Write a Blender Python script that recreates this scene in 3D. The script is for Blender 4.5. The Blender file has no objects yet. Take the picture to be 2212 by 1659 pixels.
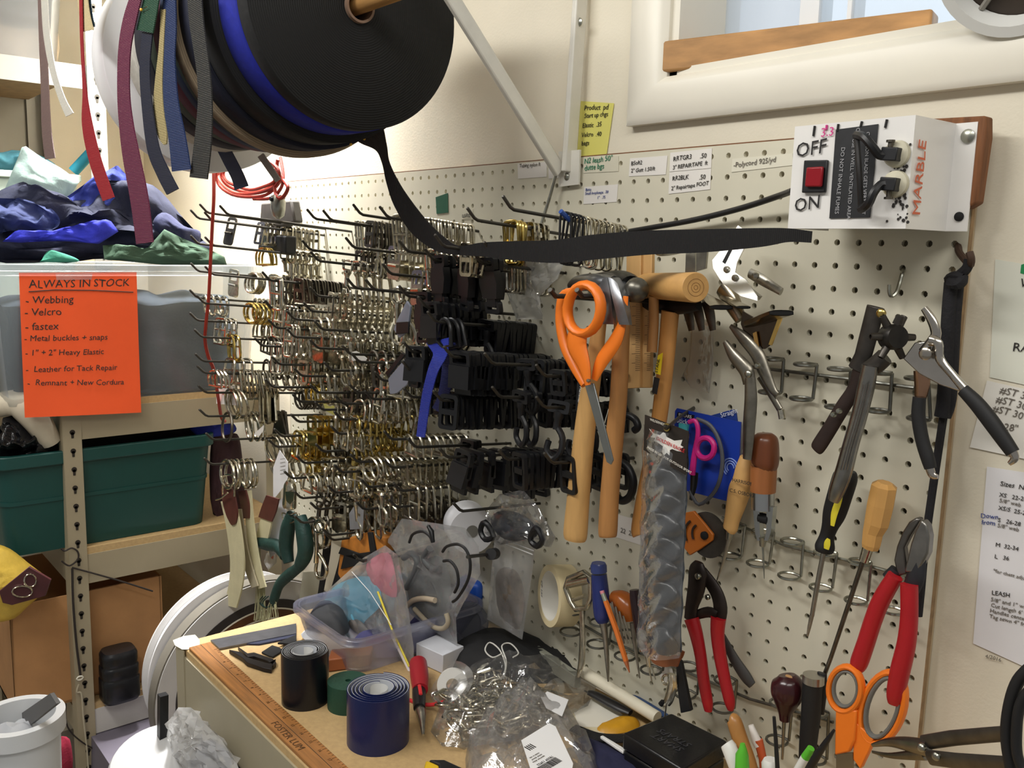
import bpy, bmesh, math, random
from mathutils import Vector, Matrix, Euler, noise
random.seed(7)
SC = bpy.context.scene
COL = SC.collection
PI = math.pi
# ---------------------------------------------------------------- camera
F = 1933.94
CV = ((0.63971516, 0.76817662, 0.02586899), (0.13292861, -0.07742409, -0.98809691), (-0.75703006, 0.6355393, -0.15164201))
CAM = Vector((0.63692, -0.90904, 1.54166))
cd = bpy.data.cameras.new('camera'); cam = bpy.data.objects.new('camera', cd); COL.objects.link(cam)
cd.sensor_width = 36.0; cd.lens = F / 2212 * 36.0; cd.clip_start = 0.01
_m = Matrix((CV[0], [-v for v in CV[1]], [-v for v in CV[2]])).transposed().to_4x4()
_m.translation = CAM
cam.matrix_world = _m
SC.camera = cam
# ---------------------------------------------------------------- exposure, world
SC.view_settings.view_transform = 'Standard'; SC.view_settings.look = 'None'
SC.view_settings.gamma = 1.0; SC.view_settings.use_curve_mapping = False
SC.view_settings.exposure = 0.08
wd = bpy.data.worlds.new('world'); SC.world = wd; wd.use_nodes = True
nt = wd.node_tree; bg = nt.nodes['Background']
tc = nt.nodes.new('ShaderNodeTexCoord'); sx = nt.nodes.new('ShaderNodeSeparateXYZ'); rp = nt.nodes.new('ShaderNodeValToRGB')
nt.links.new(tc.outputs['Generated'], sx.inputs[0]); nt.links.new(sx.outputs[1], rp.inputs[0]); nt.links.new(rp.outputs[0], bg.inputs[0])
rp.color_ramp.elements[0].position = 0.02; rp.color_ramp.elements[0].color = (0.19, 0.186, 0.178, 1)   # the dim shop behind
rp.color_ramp.elements[1].position = 0.12; rp.color_ramp.elements[1].color = (0.80, 0.90, 1.0, 1)      # overcast sky beyond the window wall
bg.inputs[1].default_value = 1.25

def area(name, loc, tgt, sx_, sy_, w, col=(1, 1, 1)):
    l = bpy.data.lights.new(name, 'AREA'); l.shape = 'RECTANGLE'; l.size = sx_; l.size_y = sy_; l.energy = w; l.color = col
    o = bpy.data.objects.new(name, l); COL.objects.link(o); o.location = loc
    o.rotation_euler = (Vector(tgt) - Vector(loc)).to_track_quat('-Z', 'Y').to_euler(); return o
# ceiling fluorescents of the shop
area('ceiling_lamp', (-0.55, -1.25, 2.50), (-0.45, -0.5, 0.9), 1.3, 0.16, 19, (1.0, 0.985, 0.95))
area('ceiling_lamp', (-1.28, -0.17, 2.48), (-1.33, -0.03, 1.3), 0.12, 0.22, 27, (1.0, 0.99, 0.97)).data.spread = math.radians(95)
area('ceiling_lamp', (1.0, -1.1, 2.55), (0.4, -0.3, 1.1), 1.2, 0.3, 11.5, (1.0, 0.975, 0.93))

# ---------------------------------------------------------------- pixel -> point on a plane of the room
def ray(px, py):
    a = ((px - 1106) / F, (py - 829.5) / F, 1.0)
    return Vector([sum(CV[k][i] * a[k] for k in range(3)) for i in range(3)])
def at(px, py, y=None, x=None, z=None):
    v = ray(px, py)
    if y is not None: s = (y - CAM.y) / v.y
    elif x is not None: s = (x - CAM.x) / v.x
    else: s = (z - CAM.z) / v.z
    return CAM + v * s
def dep(p): return (p - CAM).dot(Vector(CV[2]))
def wpx(p, w): return w * dep(p) / F           # width in metres of w pixels at p
def Ys(pts, y): return [at(p[0], p[1], y=(p[2] if len(p) > 2 else y)) for p in pts]
def Xs(pts, x): return [at(p[0], p[1], x=x) for p in pts]
def Zs(pts, z): return [at(p[0], p[1], z=z) for p in pts]
TZ = 0.897                                      # bench top
# ---------------------------------------------------------------- materials
def lin(h):
    if isinstance(h, str):
        h = h.lstrip('#'); c = [int(h[i:i + 2], 16) / 255 for i in (0, 2, 4)]
    else: c = h
    return tuple(((v + 0.055) / 1.055) ** 2.4 if v > 0.04045 else v / 12.92 for v in c) + (1,)
MC = {}
def mat(col, rough=0.5, metal=0.0, var=0.0, vs=30, bump=0.0, bs=200, kind=None, alpha=None, spec=0.5, sheen=0, name=None):
    key = (col, rough, metal, var, vs, bump, bs, kind, alpha, spec)
    if key in MC: return MC[key]
    m = bpy.data.materials.new(name or ('mat_%s_%d' % (str(col).strip('#'), len(MC)))); m.use_nodes = True
    nt = m.node_tree; N = nt.nodes; L = nt.links; b = N['Principled BSDF']
    c = lin(col); b.inputs['Base Color'].default_value = c; b.inputs['Roughness'].default_value = rough
    b.inputs['Metallic'].default_value = metal; b.inputs['Specular IOR Level'].default_value = spec
    t = N.new('ShaderNodeTexCoord')
    if var:
        n = N.new('ShaderNodeTexNoise'); n.inputs['Scale'].default_value = vs; n.inputs['Detail'].default_value = 5
        L.new(t.outputs['Object'], n.inputs['Vector'])
        if kind in ('wood', 'woodx', 'woody'):
            mp = N.new('ShaderNodeMapping'); s = {'wood': (6, 6, .5), 'woodx': (.5, 6, 6), 'woody': (6, .5, 6)}[kind]
            mp.inputs['Scale'].default_value = s; L.new(t.outputs['Object'], mp.inputs[0]); L.new(mp.outputs[0], n.inputs['Vector'])
        r = N.new('ShaderNodeValToRGB'); r.color_ramp.elements[0].position = .3; r.color_ramp.elements[1].position = .7
        r.color_ramp.elements[0].color = tuple(v * (1 - var) for v in c[:3]) + (1,)
        r.color_ramp.elements[1].color = tuple(min(1, v * (1 + var * .6)) for v in c[:3]) + (1,)
        L.new(n.outputs['Fac'], r.inputs[0]); L.new(r.outputs[0], b.inputs['Base Color'])
    if kind in ('rib', 'ribx', 'rings', 'weave'):
        w = N.new('ShaderNodeTexWave'); w.inputs['Scale'].default_value = bs
        if kind == 'rings': w.wave_type = 'RINGS'; w.rings_direction = 'X'; w.inputs['Distortion'].default_value = 1.5
        else: w.wave_type = 'BANDS'; w.bands_direction = 'X' if kind == 'ribx' else 'Z'
        L.new(t.outputs['Object'], w.inputs['Vector'])
        bp = N.new('ShaderNodeBump'); bp.inputs['Strength'].default_value = bump or .5; bp.inputs['Distance'].default_value = .0008
        L.new(w.outputs['Fac'], bp.inputs['Height']); L.new(bp.outputs[0], b.inputs['Normal'])
        mx = N.new('ShaderNodeMix'); mx.data_type = 'RGBA'; mx.inputs[6].default_value = tuple(v * .72 for v in c[:3]) + (1,); mx.inputs[7].default_value = tuple(min(1, v * 1.12) for v in c[:3]) + (1,)
        L.new(w.outputs['Fac'], mx.inputs[0]); L.new(mx.outputs[2], b.inputs['Base Color'])
    elif bump:
        n2 = N.new('ShaderNodeTexNoise'); n2.inputs['Scale'].default_value = bs; n2.inputs['Detail'].default_value = 3
        L.new(t.outputs['Object'], n2.inputs['Vector'])
        bp = N.new('ShaderNodeBump'); bp.inputs['Strength'].default_value = bump; bp.inputs['Distance'].default_value = .002
        L.new(n2.outputs['Fac'], bp.inputs['Height']); L.new(bp.outputs[0], b.inputs['Normal'])
    if kind == 'film':                          # thin clear plastic: mostly lets light through, a little milky, shiny
        out = N['Material Output']
        tr = N.new('ShaderNodeBsdfTransparent'); tr.inputs[0].default_value = (.97, .97, .97, 1)
        gl = N.new('ShaderNodeBsdfGlossy'); gl.inputs['Roughness'].default_value = rough
        tl = N.new('ShaderNodeBsdfDiffuse'); tl.inputs[0].default_value = c
        fr = N.new('ShaderNodeLayerWeight'); fr.inputs[0].default_value = .35
        t2 = N.new('ShaderNodeBsdfTranslucent'); t2.inputs[0].default_value = c; m0 = N.new('ShaderNodeMixShader'); m0.inputs[0].default_value = .5; L.new(tl.outputs[0], m0.inputs[1]); L.new(t2.outputs[0], m0.inputs[2])
        m1 = N.new('ShaderNodeMixShader'); m1.inputs[0].default_value = alpha; L.new(tr.outputs[0], m1.inputs[1]); L.new(m0.outputs[0], m1.inputs[2])
        ml = N.new('ShaderNodeMath'); ml.operation = 'MULTIPLY_ADD'; ml.inputs[1].default_value = .5; ml.inputs[2].default_value = .05
        L.new(fr.outputs['Fresnel'], ml.inputs[0])
        m2 = N.new('ShaderNodeMixShader'); L.new(ml.outputs[0], m2.inputs[0]); L.new(m1.outputs[0], m2.inputs[1]); L.new(gl.outputs[0], m2.inputs[2])
        L.new(m2.outputs[0], out.inputs[0])
        if bump: L.new(bp.outputs[0], gl.inputs['Normal'])
    MC[key] = m; return m
chrome = mat('#d2cdbd', .17, 1.0, .25, 300); nickel = mat('#cac4b2', .24, 1.0, .3, 250); brass = mat('#cdb56a', .22, 1.0, .2, 200)
steel = mat('#a8a59c', .33, 1.0, .2, 90); darksteel = mat('#6a655c', .4, 1.0, .25, 120); wire = mat('#45433e', .38, .6, .2, 100)
zinc = mat('#a9aaa0', .3, 1.0, .2, 120)
blk = mat('#111216', .42, 0, .2, 60); blkmatte = mat('#101011', .8, 0, .2, 60); rubber = mat('#131315', .6)
paper = mat('#e9e6de', .7); ink = mat('#2a2724', .8); inkblue = mat('#3a4a8c', .8)
# ---------------------------------------------------------------- mesh building
def tag(o, label=None, cat=None, group=None, kind=None):
    if label: o['label'] = label
    if cat: o['category'] = cat
    if group: o['group'] = group
    if kind: o['kind'] = kind
    return o
def wl(o):
    v = Vector((0, 0, 0))
    while o: v += o.location; o = o.parent
    return v
def thing(name, label, cat, loc, group=None):
    o = bpy.data.objects.new(name, None); COL.objects.link(o); o.location = loc; o.empty_display_size = .02
    return tag(o, label, cat, group)
def cat_rom(P, n=6, closed=False):
    P = [Vector(p) for p in P]
    if len(P) < 3: return P
    out = []; N = len(P)
    for i in range(N if closed else N - 1):
        if closed: a, b, c, d = P[i - 1], P[i], P[(i + 1) % N], P[(i + 2) % N]
        else: a, b, c, d = P[max(i - 1, 0)], P[i], P[i + 1], P[min(i + 2, N - 1)]
        for k in range(n):
            t = k / n
            out.append(.5 * ((2 * b) + (c - a) * t + (2 * a - 5 * b + 4 * c - d) * t * t + (3 * b - a - 3 * c + d) * t ** 3))
    if not closed: out.append(P[-1])
    return out
class MB:
    def __init__(s): s.v = []; s.f = []
    def add(s, vs, fs):
        k = len(s.v); s.v += [Vector(v) for v in vs]; s.f += [tuple(i + k for i in f) for f in fs]; return s
    def tube(s, P, r, n=8, closed=False, smooth=0, flat=1.0, up=None):
        P = [Vector(p) for p in P]
        if smooth:
            if not isinstance(r, (int, float)):
                R_ = cat_rom([Vector((q, 0, 0)) for q in r], smooth, closed); r = [q.x for q in R_]
            P = cat_rom(P, smooth, closed)
        N = len(P); R = [r] * N if isinstance(r, (int, float)) else list(r)
        T = []
        for i in range(N):
            a = P[i - 1] if (closed or i) else P[0]; b = P[(i + 1) % N] if (closed or i < N - 1) else P[-1]
            d = (b - a); T.append(d.normalized() if d.length > 1e-9 else Vector((0, 0, 1)))
        u = Vector(up) if up is not None else T[0].orthogonal()
        u = (u - T[0] * u.dot(T[0])).normalized(); vs = []
        for i in range(N):
            if up is not None: u = Vector(up)
            u = (u - T[i] * u.dot(T[i])); u = u.normalized() if u.length > 1e-6 else T[i].orthogonal().normalized()
            w = T[i].cross(u)
            for k in range(n):
                a = 2 * PI * k / n; vs.append(P[i] + (u * math.cos(a) * flat + w * math.sin(a)) * R[i])
        fs = []
        for i in range(N if closed else N - 1):
            j = (i + 1) % N
            for k in range(n): fs.append((i * n + k, i * n + (k + 1) % n, j * n + (k + 1) % n, j * n + k))
        if not closed: fs += [tuple(range(n))[::-1], tuple((N - 1) * n + k for k in range(n))]
        return s.add(vs, fs)
    def box(s, c, d, rot=None):
        c = Vector(c); M = rot.to_matrix() if rot is not None and not isinstance(rot, Matrix) else (rot or Matrix.Identity(3))
        vs = [c + M @ Vector((x * d[0] / 2, y * d[1] / 2, z * d[2] / 2)) for x in (-1, 1) for y in (-1, 1) for z in (-1, 1)]
        return s.add(vs, [(0, 1, 3, 2), (4, 6, 7, 5), (0, 4, 5, 1), (2, 3, 7, 6), (0, 2, 6, 4), (1, 5, 7, 3)])
    def prism(s, P, ext):
        P = [Vector(p) for p in P]; e = Vector(ext); n = len(P)
        return s.add(P + [p + e for p in P], [tuple(range(n)), tuple(range(2 * n - 1, n - 1, -1))] + [(i, i + n, (i + 1) % n + n, (i + 1) % n) for i in range(n)])
    def frame(s, A, B, ext):                    # flat ring between two loops of equal length, extruded
        A = [Vector(p) for p in A]; B = [Vector(p) for p in B]; e = Vector(ext); n = len(A)
        vs = A + B + [p + e for p in A] + [p + e for p in B]; fs = []
        for i in range(n):
            j = (i + 1) % n
            fs += [(i, j, n + j, n + i), (2 * n + i, 3 * n + i, 3 * n + j, 2 * n + j), (i, 2 * n + i, 2 * n + j, j), (n + i, n + j, 3 * n + j, 3 * n + i)]
        return s.add(vs, fs)
    def lathe(s, prof, o, ax, n=32, closed=False):
        o = Vector(o); ax = Vector(ax).normalized(); u = ax.orthogonal().normalized(); w = ax.cross(u); vs = []
        for r, h in prof:
            for k in range(n):
                a = 2 * PI * k / n; vs.append(o + ax * h + (u * math.cos(a) + w * math.sin(a)) * r)
        m = len(prof); fs = []
        for i in range(m if closed else m - 1):
            j = (i + 1) % m
            for k in range(n): fs.append((i * n + k, i * n + (k + 1) % n, j * n + (k + 1) % n, j * n + k))
        if not closed:
            if prof[0][0] > 1e-6: fs.append(tuple(range(n))[::-1])
            if prof[-1][0] > 1e-6: fs.append(tuple((m - 1) * n + k for k in range(n)))
        return s.add(vs, fs)
    def ball(s, c, r, n=14):
        c = Vector(c); r = Vector((r, r, r)) if isinstance(r, (int, float)) else Vector(r); h = n // 2; vs = []
        for i in range(h + 1):
            t = PI * i / h
            for k in range(n):
                a = 2 * PI * k / n; vs.append(c + Vector((r.x * math.sin(t) * math.cos(a), r.y * math.sin(t) * math.sin(a), r.z * math.cos(t))))
        return s.add(vs, [(i * n + k, (i + 1) * n + k, (i + 1) * n + (k + 1) % n, i * n + (k + 1) % n) for i in range(h) for k in range(n)])
    def grid(s, fn, nu, nv):
        vs = [fn(i / nu, j / nv) for j in range(nv + 1) for i in range(nu + 1)]
        return s.add(vs, [(j * (nu + 1) + i, j * (nu + 1) + i + 1, (j + 1) * (nu + 1) + i + 1, (j + 1) * (nu + 1) + i) for j in range(nv) for i in range(nu)])
    def puff(s, P, nrm, d, rings=7, wob=0.0, ws=25, seed=0, back=.15, sub=4):
        P = cat_rom(P, sub, True) if sub > 1 else [Vector(P[i]).lerp(Vector(P[(i + 1) % len(P)]), k / 4) for i in range(len(P)) for k in range(4)]; c = sum(P, Vector()) / len(P); nrm = Vector(nrm).normalized(); n = len(P); vs = []
        for sg, dd in ((1, d), (-1, d * back)):
            for i in range(rings):
                t = i / (rings - 1) * .97; h = math.sqrt(max(0, 1 - (1 - t) ** 2)) * dd
                for p in P:
                    q = p.lerp(c, t); q = q + nrm * sg * h
                    if wob and i: q = q + nrm * ((noise.noise(q * ws + Vector((seed, 0, 0))) - abs(noise.noise(q * ws * 1.4 + Vector((3, seed, 0)))) + .6 * abs(noise.noise(q * ws * 2.9 + Vector((seed, 7, 0))))) * wob) + Vector((0, 0, 1)) * noise.noise(q * ws * 1.7 + Vector((0, seed, 3))) * wob * .5
                    vs.append(q)
        fs = []
        for b, fl in ((0, 0), (rings * n, 1)):
            for i in range(rings - 1):
                for k in range(n):
                    q = (b + i * n + k, b + i * n + (k + 1) % n, b + (i + 1) * n + (k + 1) % n, b + (i + 1) * n + k)
                    fs.append(q[::-1] if fl else q)
            top = tuple(b + (rings - 1) * n + k for k in range(n)); fs.append(top[::-1] if fl else top)
        return s.add(vs, fs)
    def build(s, name, m, parent=None, bevel=0, ang=38, flat=False, org=None, weld=True):
        me = bpy.data.meshes.new(name)
        if parent is not None: o0 = wl(parent)
        elif org is not None: o0 = Vector(org)
        else:
            o0 = Vector(((min(v.x for v in s.v) + max(v.x for v in s.v)) / 2, (min(v.y for v in s.v) + max(v.y for v in s.v)) / 2, min(v.z for v in s.v)))
        off = o0
        if parent is not None and org is not None: off = Vector(org)
        me.from_pydata([v - off for v in s.v], [], s.f)
        bm = bmesh.new(); bm.from_mesh(me)
        if weld: bmesh.ops.remove_doubles(bm, verts=bm.verts, dist=1e-6)
        bmesh.ops.recalc_face_normals(bm, faces=bm.faces); bm.to_mesh(me); bm.free()
        if not flat:
            me.polygons.foreach_set('use_smooth', [True] * len(me.polygons)); me.set_sharp_from_angle(angle=math.radians(ang))
        for k in (m if isinstance(m, (list, tuple)) else [m]): me.materials.append(k)
        o = bpy.data.objects.new(name, me); COL.objects.link(o)
        if parent is not None:
            o.parent = parent; o.location = off - o0
        else: o.location = off
        if bevel:
            md = o.modifiers.new('edge', 'BEVEL'); md.width = bevel; md.segments = 2; md.limit_method = 'ANGLE'; md.angle_limit = math.radians(40)
        return o
def solo(mb, name, m, label, cat, group=None, **k): return tag(mb.build(name, m, **k), label, cat, group)
def struct(mb, name, m, **k): return tag(mb.build(name, m, **k), kind='structure')
def slab(P, t, nrm=None):
    P = [Vector(p) for p in P]
    if nrm is None: nrm = (P[1] - P[0]).cross(P[-1] - P[0]).normalized()
    return MB().prism(P, Vector(nrm) * t)
def strip_pts(pts, y, n=6):                     # ribbon: (px, py, width px[, y]) -> edge points in the room
    Q = [Vector((p[0], p[1], p[2])) for p in pts]; yy = [Vector((p[3] if len(p) > 3 else y, 0, 0)) for p in pts]
    Q = cat_rom(Q, n); yy = cat_rom(yy, n); A = []; B = []
    for i, q in enumerate(Q):
        a = Q[max(i - 1, 0)]; b = Q[min(i + 1, len(Q) - 1)]; d = Vector((b.x - a.x, b.y - a.y)); d.normalize(); nn = Vector((-d.y, d.x)) * q.z / 2
        A.append(at(q.x + nn.x, q.y + nn.y, y=yy[i].x)); B.append(at(q.x - nn.x, q.y - nn.y, y=yy[i].x))
    return A, B
def strip(pts, y, t=.0014, n=6):
    A, B = strip_pts(pts, y, n); e = Vector((0, t, 0)); m = len(A); mb = MB()
    vs = A + B + [p + e for p in A] + [p + e for p in B]; fs = []
    for i in range(m - 1):
        fs += [(i, i + 1, m + i + 1, m + i), (2 * m + i, 3 * m + i, 3 * m + i + 1, 2 * m + i + 1), (i, 2 * m + i, 2 * m + i + 1, i + 1), (m + i, m + i + 1, 3 * m + i + 1, 3 * m + i)]
    fs += [(0, m, 3 * m, 2 * m), (m - 1, 3 * m - 1, 4 * m - 1, 2 * m - 1)]
    return mb.add(vs, fs)
def text(txt, o, rt, up, size, m, parent, name='lettering', depth=.0003, shear=0.0, jit=0):
    cu = bpy.data.curves.new(name, 'FONT'); cu.body = txt; cu.size = size; cu.extrude = depth / 2 if depth else 0; cu.shear = shear; cu.resolution_u = 2
    tmp = bpy.data.objects.new(name, cu); COL.objects.link(tmp)
    dg = bpy.context.evaluated_depsgraph_get(); dg.update(); me = bpy.data.meshes.new_from_object(tmp.evaluated_get(dg))
    bpy.data.objects.remove(tmp); bpy.data.curves.remove(cu); me.name = name
    R = Vector(rt).normalized(); U = Vector(up); U = (U - R * U.dot(R)).normalized(); Nn = R.cross(U); o = Vector(o); base = wl(parent) if parent else Vector()
    for v in me.vertices:
        c = v.co; dx = dy = 0
        if jit:
            k = c.x / size * 1.3; dy = noise.noise(Vector((k, len(txt), 1))) * size * jit; dx = noise.noise(Vector((k * .7, 5, c.y / size * 2))) * size * jit * .5
        v.co = o + R * (c.x + dx) + U * (c.y + dy) + Nn * (c.z + .0003) - base
    me.materials.clear(); me.materials.append(m)
    ob = bpy.data.objects.new(name, me); COL.objects.link(ob)
    if parent: ob.parent = parent
    return ob
def ptext(txt, a, b, y, size, m, parent, name='handwriting', shear=.12, jit=.1, off=.0006):   # from px a towards px b on plane y
    A = at(a[0], a[1], y=y - off); B = at(b[0], b[1], y=y - off)
    return text(txt, A, B - A, (0, 0, 1), size, m, parent, name, .0003, shear, jit)
def scribble(P, w, m, parent, name='pen_line', nrm=None):
    return MB().tube(P, w, 5).build(name, m, parent)
def copy_tree(o, loc=None, rot=None, parent=None):
    c = o.copy(); COL.objects.link(c)
    if parent: c.parent = parent
    if loc is not None: c.location = loc
    if rot is not None: c.rotation_euler = rot
    for ch in list(o.children): copy_tree(ch, parent=c)
    return c
ORD = ['first', 'second', 'third', 'fourth', 'fifth', 'sixth', 'seventh', 'eighth', 'ninth', 'tenth', 'eleventh', 'twelfth', 'thirteenth']
# ================================================================ setting
cream = mat('#e4dcc8', .62, 0, .05, 6, .12, 260); white_trim = mat('#e9e4d6', .4, 0, .04, 5)
boardm = mat('#d6d1bd', .55, 0, .06, 9); hard = mat('#7b5133', .8, 0, .3, 60)
def wall_with_hole(x0, x1, z0, z1, hx0, hx1, hz0, hz1, y, t):
    mb = MB()
    for a, b, c, d in ((x0, hx0, z0, z1), (hx1, x1, z0, z1), (hx0, hx1, z0, hz0), (hx0, hx1, hz1, z1)):
        mb.box(((a + b) / 2, y + t / 2, (c + d) / 2), (b - a, t, d - c))
    return mb
WY = 0.020                                       # face of the back wall
wi = at(1447, 167, y=WY)                         # inner lower corner of the window casing
wo = at(1367, 275, y=WY)
HX0, HZ0 = wi.x, wi.z; HX1, HZ1 = HX0 + 1.05, HZ0 + .55
struct(wall_with_hole(-2.25, 2.6, 0, 2.62, HX0, HX1, HZ0, HZ1, WY, .13), 'wall_back', cream)
struct(MB().box((-2.30, -1.2, 1.31), (.1, 2.7, 2.62)), 'wall_left', cream)
struct(MB().box((.15, -1.35, -.03), (5.0, 3.0, .06)), 'floor', mat('#8d877c', .5, 0, .2, 12))
struct(MB().box((.15, -1.35, 2.65), (5.0, 3.0, .06)), 'ceiling', mat('#e4dfd2', .8))
def casing():
    mb = MB(); w = HX0 - wo.x; h = HZ0 - wo.z; y0 = WY
    prof = [(0, 0), (0, .013), (.12, .018), (.45, .020), (.8, .0175), (.93, .011), (1, .006), (1, 0)]   # rounded board section
    o = [(wo.x, wo.z), (HX1 + w, wo.z), (HX1 + w, HZ1 + h), (wo.x, HZ1 + h)]; i = [(HX0, HZ0), (HX1, HZ0), (HX1, HZ1), (HX0, HZ1)]
    vs = []; n = len(prof)
    for k in range(4):
        for t, d in prof: vs.append((o[k][0] + (i[k][0] - o[k][0]) * t, y0 - d, o[k][1] + (i[k][1] - o[k][1]) * t))
    fs = [(k * n + j, k * n + j + 1, ((k + 1) % 4) * n + j + 1, ((k + 1) % 4) * n + j) for k in range(4) for j in range(n - 1)]
    return mb.add(vs, fs)
win = struct(casing(), 'window_1', white_trim)
jm = MB()
for a, b, c, d in ((HX0 - .001, HX0 + .012, HZ0, HZ1), (HX1 - .012, HX1, HZ0, HZ1), (HX0, HX1, HZ0 - .001, HZ0 + .01), (HX0, HX1, HZ1 - .01, HZ1)):
    jm.box(((a + b) / 2, WY + .062, (c + d) / 2), (b - a, .125, d - c))
jm.build('window_frame', white_trim, win)
vinyl = mat('#e9edf0', .35)
sash = MB()
for px, w in ((1475, 26), (1762, 46), (1848, 10)):
    p = at(px, 40, y=WY + .085); ww = wpx(p, w); sash.box((p.x, WY + .085, (HZ0 + HZ1) / 2), (ww, .03, HZ1 - HZ0 - .02))
sash.build('sash', vinyl, win)
pa = at(1475, 40, y=WY + .09).x; pb = at(1762, 40, y=WY + .09).x
MB().box(((pa + pb) / 2, WY + .095, (HZ0 + HZ1) / 2), (pb - pa, .004, HZ1 - HZ0 - .02)).build('pane', mat('#d9dfe6', .5, 0, 0, 30, 0, 200, 'film', .55), win)
MB().box(((pb + HX1) / 2, WY + .075, (HZ0 + HZ1) / 2), (HX1 - pb, .004, HZ1 - HZ0 - .02)).build('pane', mat('#cfe0ee', .1, 0, 0, 30, 0, 200, 'film', .12), win)
# lumber offcut lying slantwise on the sill
def lumber():
    a = at(1402, 92, y=WY - .016); b0 = at(2010, 66, y=WY + .07)
    b = Vector((b0.x, b0.y, a.z)); a2 = at(1402, 158, y=WY - .016); h = a.z - a2.z
    d = (b - a).normalized(); n = Vector((-d.y, d.x, 0)); w = n * .036
    P = [a, b, b + w, a + w]
    return MB().prism([p - Vector((0, 0, h)) for p in P], (0, 0, h))
solo(lumber(), 'lumber_offcut', mat('#b98a55', .6, 0, .35, 9, .1, 60, 'woodx'), 'rough pine two-by-four offcut lying slantwise on the window sill', 'lumber', bevel=.003)
# round white fixture seen at the top edge of the window
lc = at(2185, -78, y=-.03); lt = thing('round_lamp', 'round white rimmed lamp head with a dark opening before the window', 'lamp', lc)
ax = (CAM - lc).normalized() + Vector((-.3, 0, -.25)); ax.normalize()
MB().lathe([(.060, -.02), (.066, -.005), (.064, .004), (.054, .004), (.050, -.015)], lc, ax, 40, True).build('rim', mat('#dcdcd8', .3), lt)
MB().lathe([(.0, -.045), (.03, -.042), (.055, -.02)], lc, ax, 32).build('lamp_shade', mat('#e2e2de', .3), lt)
MB().lathe([(.0, -.019), (.052, -.0185), (.052, -.016), (0, -.016)], lc, ax, 32).build('opening', mat('#3a3028', .5), lt)
for k in range(3):
    u = Vector(ax).orthogonal().normalized(); w = Vector(ax).cross(u); a = k * 2.1
    MB().tube([lc - ax * .012, lc - ax * .012 + (u * math.cos(a) + w * math.sin(a)) * .05], .003, 6).build('spoke', mat('#8a857c', .4), lt)
# ---------------------------------------------------------------- pegboard with real holes
G = .0254
def pegboard():
    mb = MB(); n = 8; r = .0036; h = G / 2
    sq = []
    for k in range(n):
        a = 2 * PI * k / n + PI / 8; c, s_ = math.cos(a), math.sin(a); m = max(abs(c), abs(s_)); sq.append((c / m * h, s_ / m * h))
    # make corners exact: 8 points = 4 corners pulled by pairs
    sq = [(h, h * .414), (h * .414, h), (-h * .414, h), (-h, h * .414), (-h, -h * .414), (-h * .414, -h), (h * .414, -h), (h, -h * .414)]
    vs = []; fs = []
    cs = [(h, h), (-h, h), (-h, -h), (h, -h)]
    for c in range(-48, 10):
        for rr in range(-5, 25):
            cx, cz = c * G, 1.53 - rr * G; k = len(vs)
            vs += [(cx + p[0], 0, cz + p[1]) for p in sq] + [(cx + r * math.cos(2 * PI * (i + .5) / n), 0, cz + r * math.sin(2 * PI * (i + .5) / n)) for i in range(n)] + \
                  [(cx + r * math.cos(2 * PI * (i + .5) / n), .006, cz + r * math.sin(2 * PI * (i + .5) / n)) for i in range(n)] + [(cx + p[0], 0, cz + p[1]) for p in cs]
            for i in range(n):
                j = (i + 1) % n
                fs += [(k + i, k + j, k + n + j, k + n + i), (k + n + i, k + n + j, k + 2 * n + j, k + 2 * n + i)]
            fs += [(k + 0, k + 3 * n + 0, k + 1), (k + 2, k + 3 * n + 1, k + 3), (k + 4, k + 3 * n + 2, k + 5), (k + 6, k + 3 * n + 3, k + 7)]
    return mb.add(vs, fs)
pb_ = thing('pegboard', 'large cream painted pegboard covering the wall behind the bench', 'pegboard', (-.49, 0, .91))
o = pegboard().build('panel', boardm, pb_, flat=True)
BX0, BX1, BZ0, BZ1 = -48.5 * G, 9.5 * G, 1.53 - 24.5 * G, 1.53 + 5.5 * G
e = MB()
MB().box((BX1 + .0004, .0035, (BZ0 + BZ1) / 2), (.0008, .007, BZ1 - BZ0)).build('board_edge', mat('#9c7f5c', .8, 0, .3, 60), pb_)
for a, b, c, d in ((BX0 - .001, BX0, BZ0, BZ1), (BX0, BX1, BZ1, BZ1 + .0015)):
    e.box(((a + b) / 2, .0035, (c + d) / 2), (b - a, .007, d - c))
e.build('board_edge', hard, pb_)
e = MB()
for x in (BX0 + .02, -.6, -.3, BX1 - .012): MB().box((x, .013, (BZ0 + BZ1) / 2), (.018, .013, BZ1 - BZ0)).build('batten', mat('#b9a688', .7, 0, .2, 20, 0, 200, 'wood'), pb_)
# labels and marks written or stuck on the board
def label_card(px, y, lab, name='price_label', m=paper, t=.0004, cat='label'):
    P = Ys(px, y); return solo(slab(P, t, (0, 1, 0)), name, m, lab, cat, flat=True)
def written(card, lines, y, m=ink, size=.007):
    for txt, a, b, s in lines: ptext(txt, a, b, y, s, m, card)
LY = -.0008
def card(px, lab, lines=(), m=paper, y=LY, name='price_label', cat='label', mi=ink, off=.0006):
    P = Ys(px, y); c = sum(P, Vector()) / 4; t = thing(name, lab, cat, (c.x, c.y, min(p.z for p in P)))
    slab(P, .0004, (0, 1, 0)).build('paper', m, t, flat=True)
    for q in lines: ptext(q[0], q[1], q[2], y, q[3], q[4] if len(q) > 4 else mi, t, off=off)
    return t
pgrey = mat('#6d675f', .8); green = mat('#1f7a5a', .7)
lab_paper = mat('#e6e2dc', .6)
card([(1118, 354), (1181, 349), (1181, 382), (1119, 386)], 'faded blank price label near the top edge of the board beside the bracket foot', [('Tubing nylon ft', (1122, 362), (1175, 358), .008, pgrey), ('', (0, 0), (1, 1), .01)][:1], lab_paper)
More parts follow.
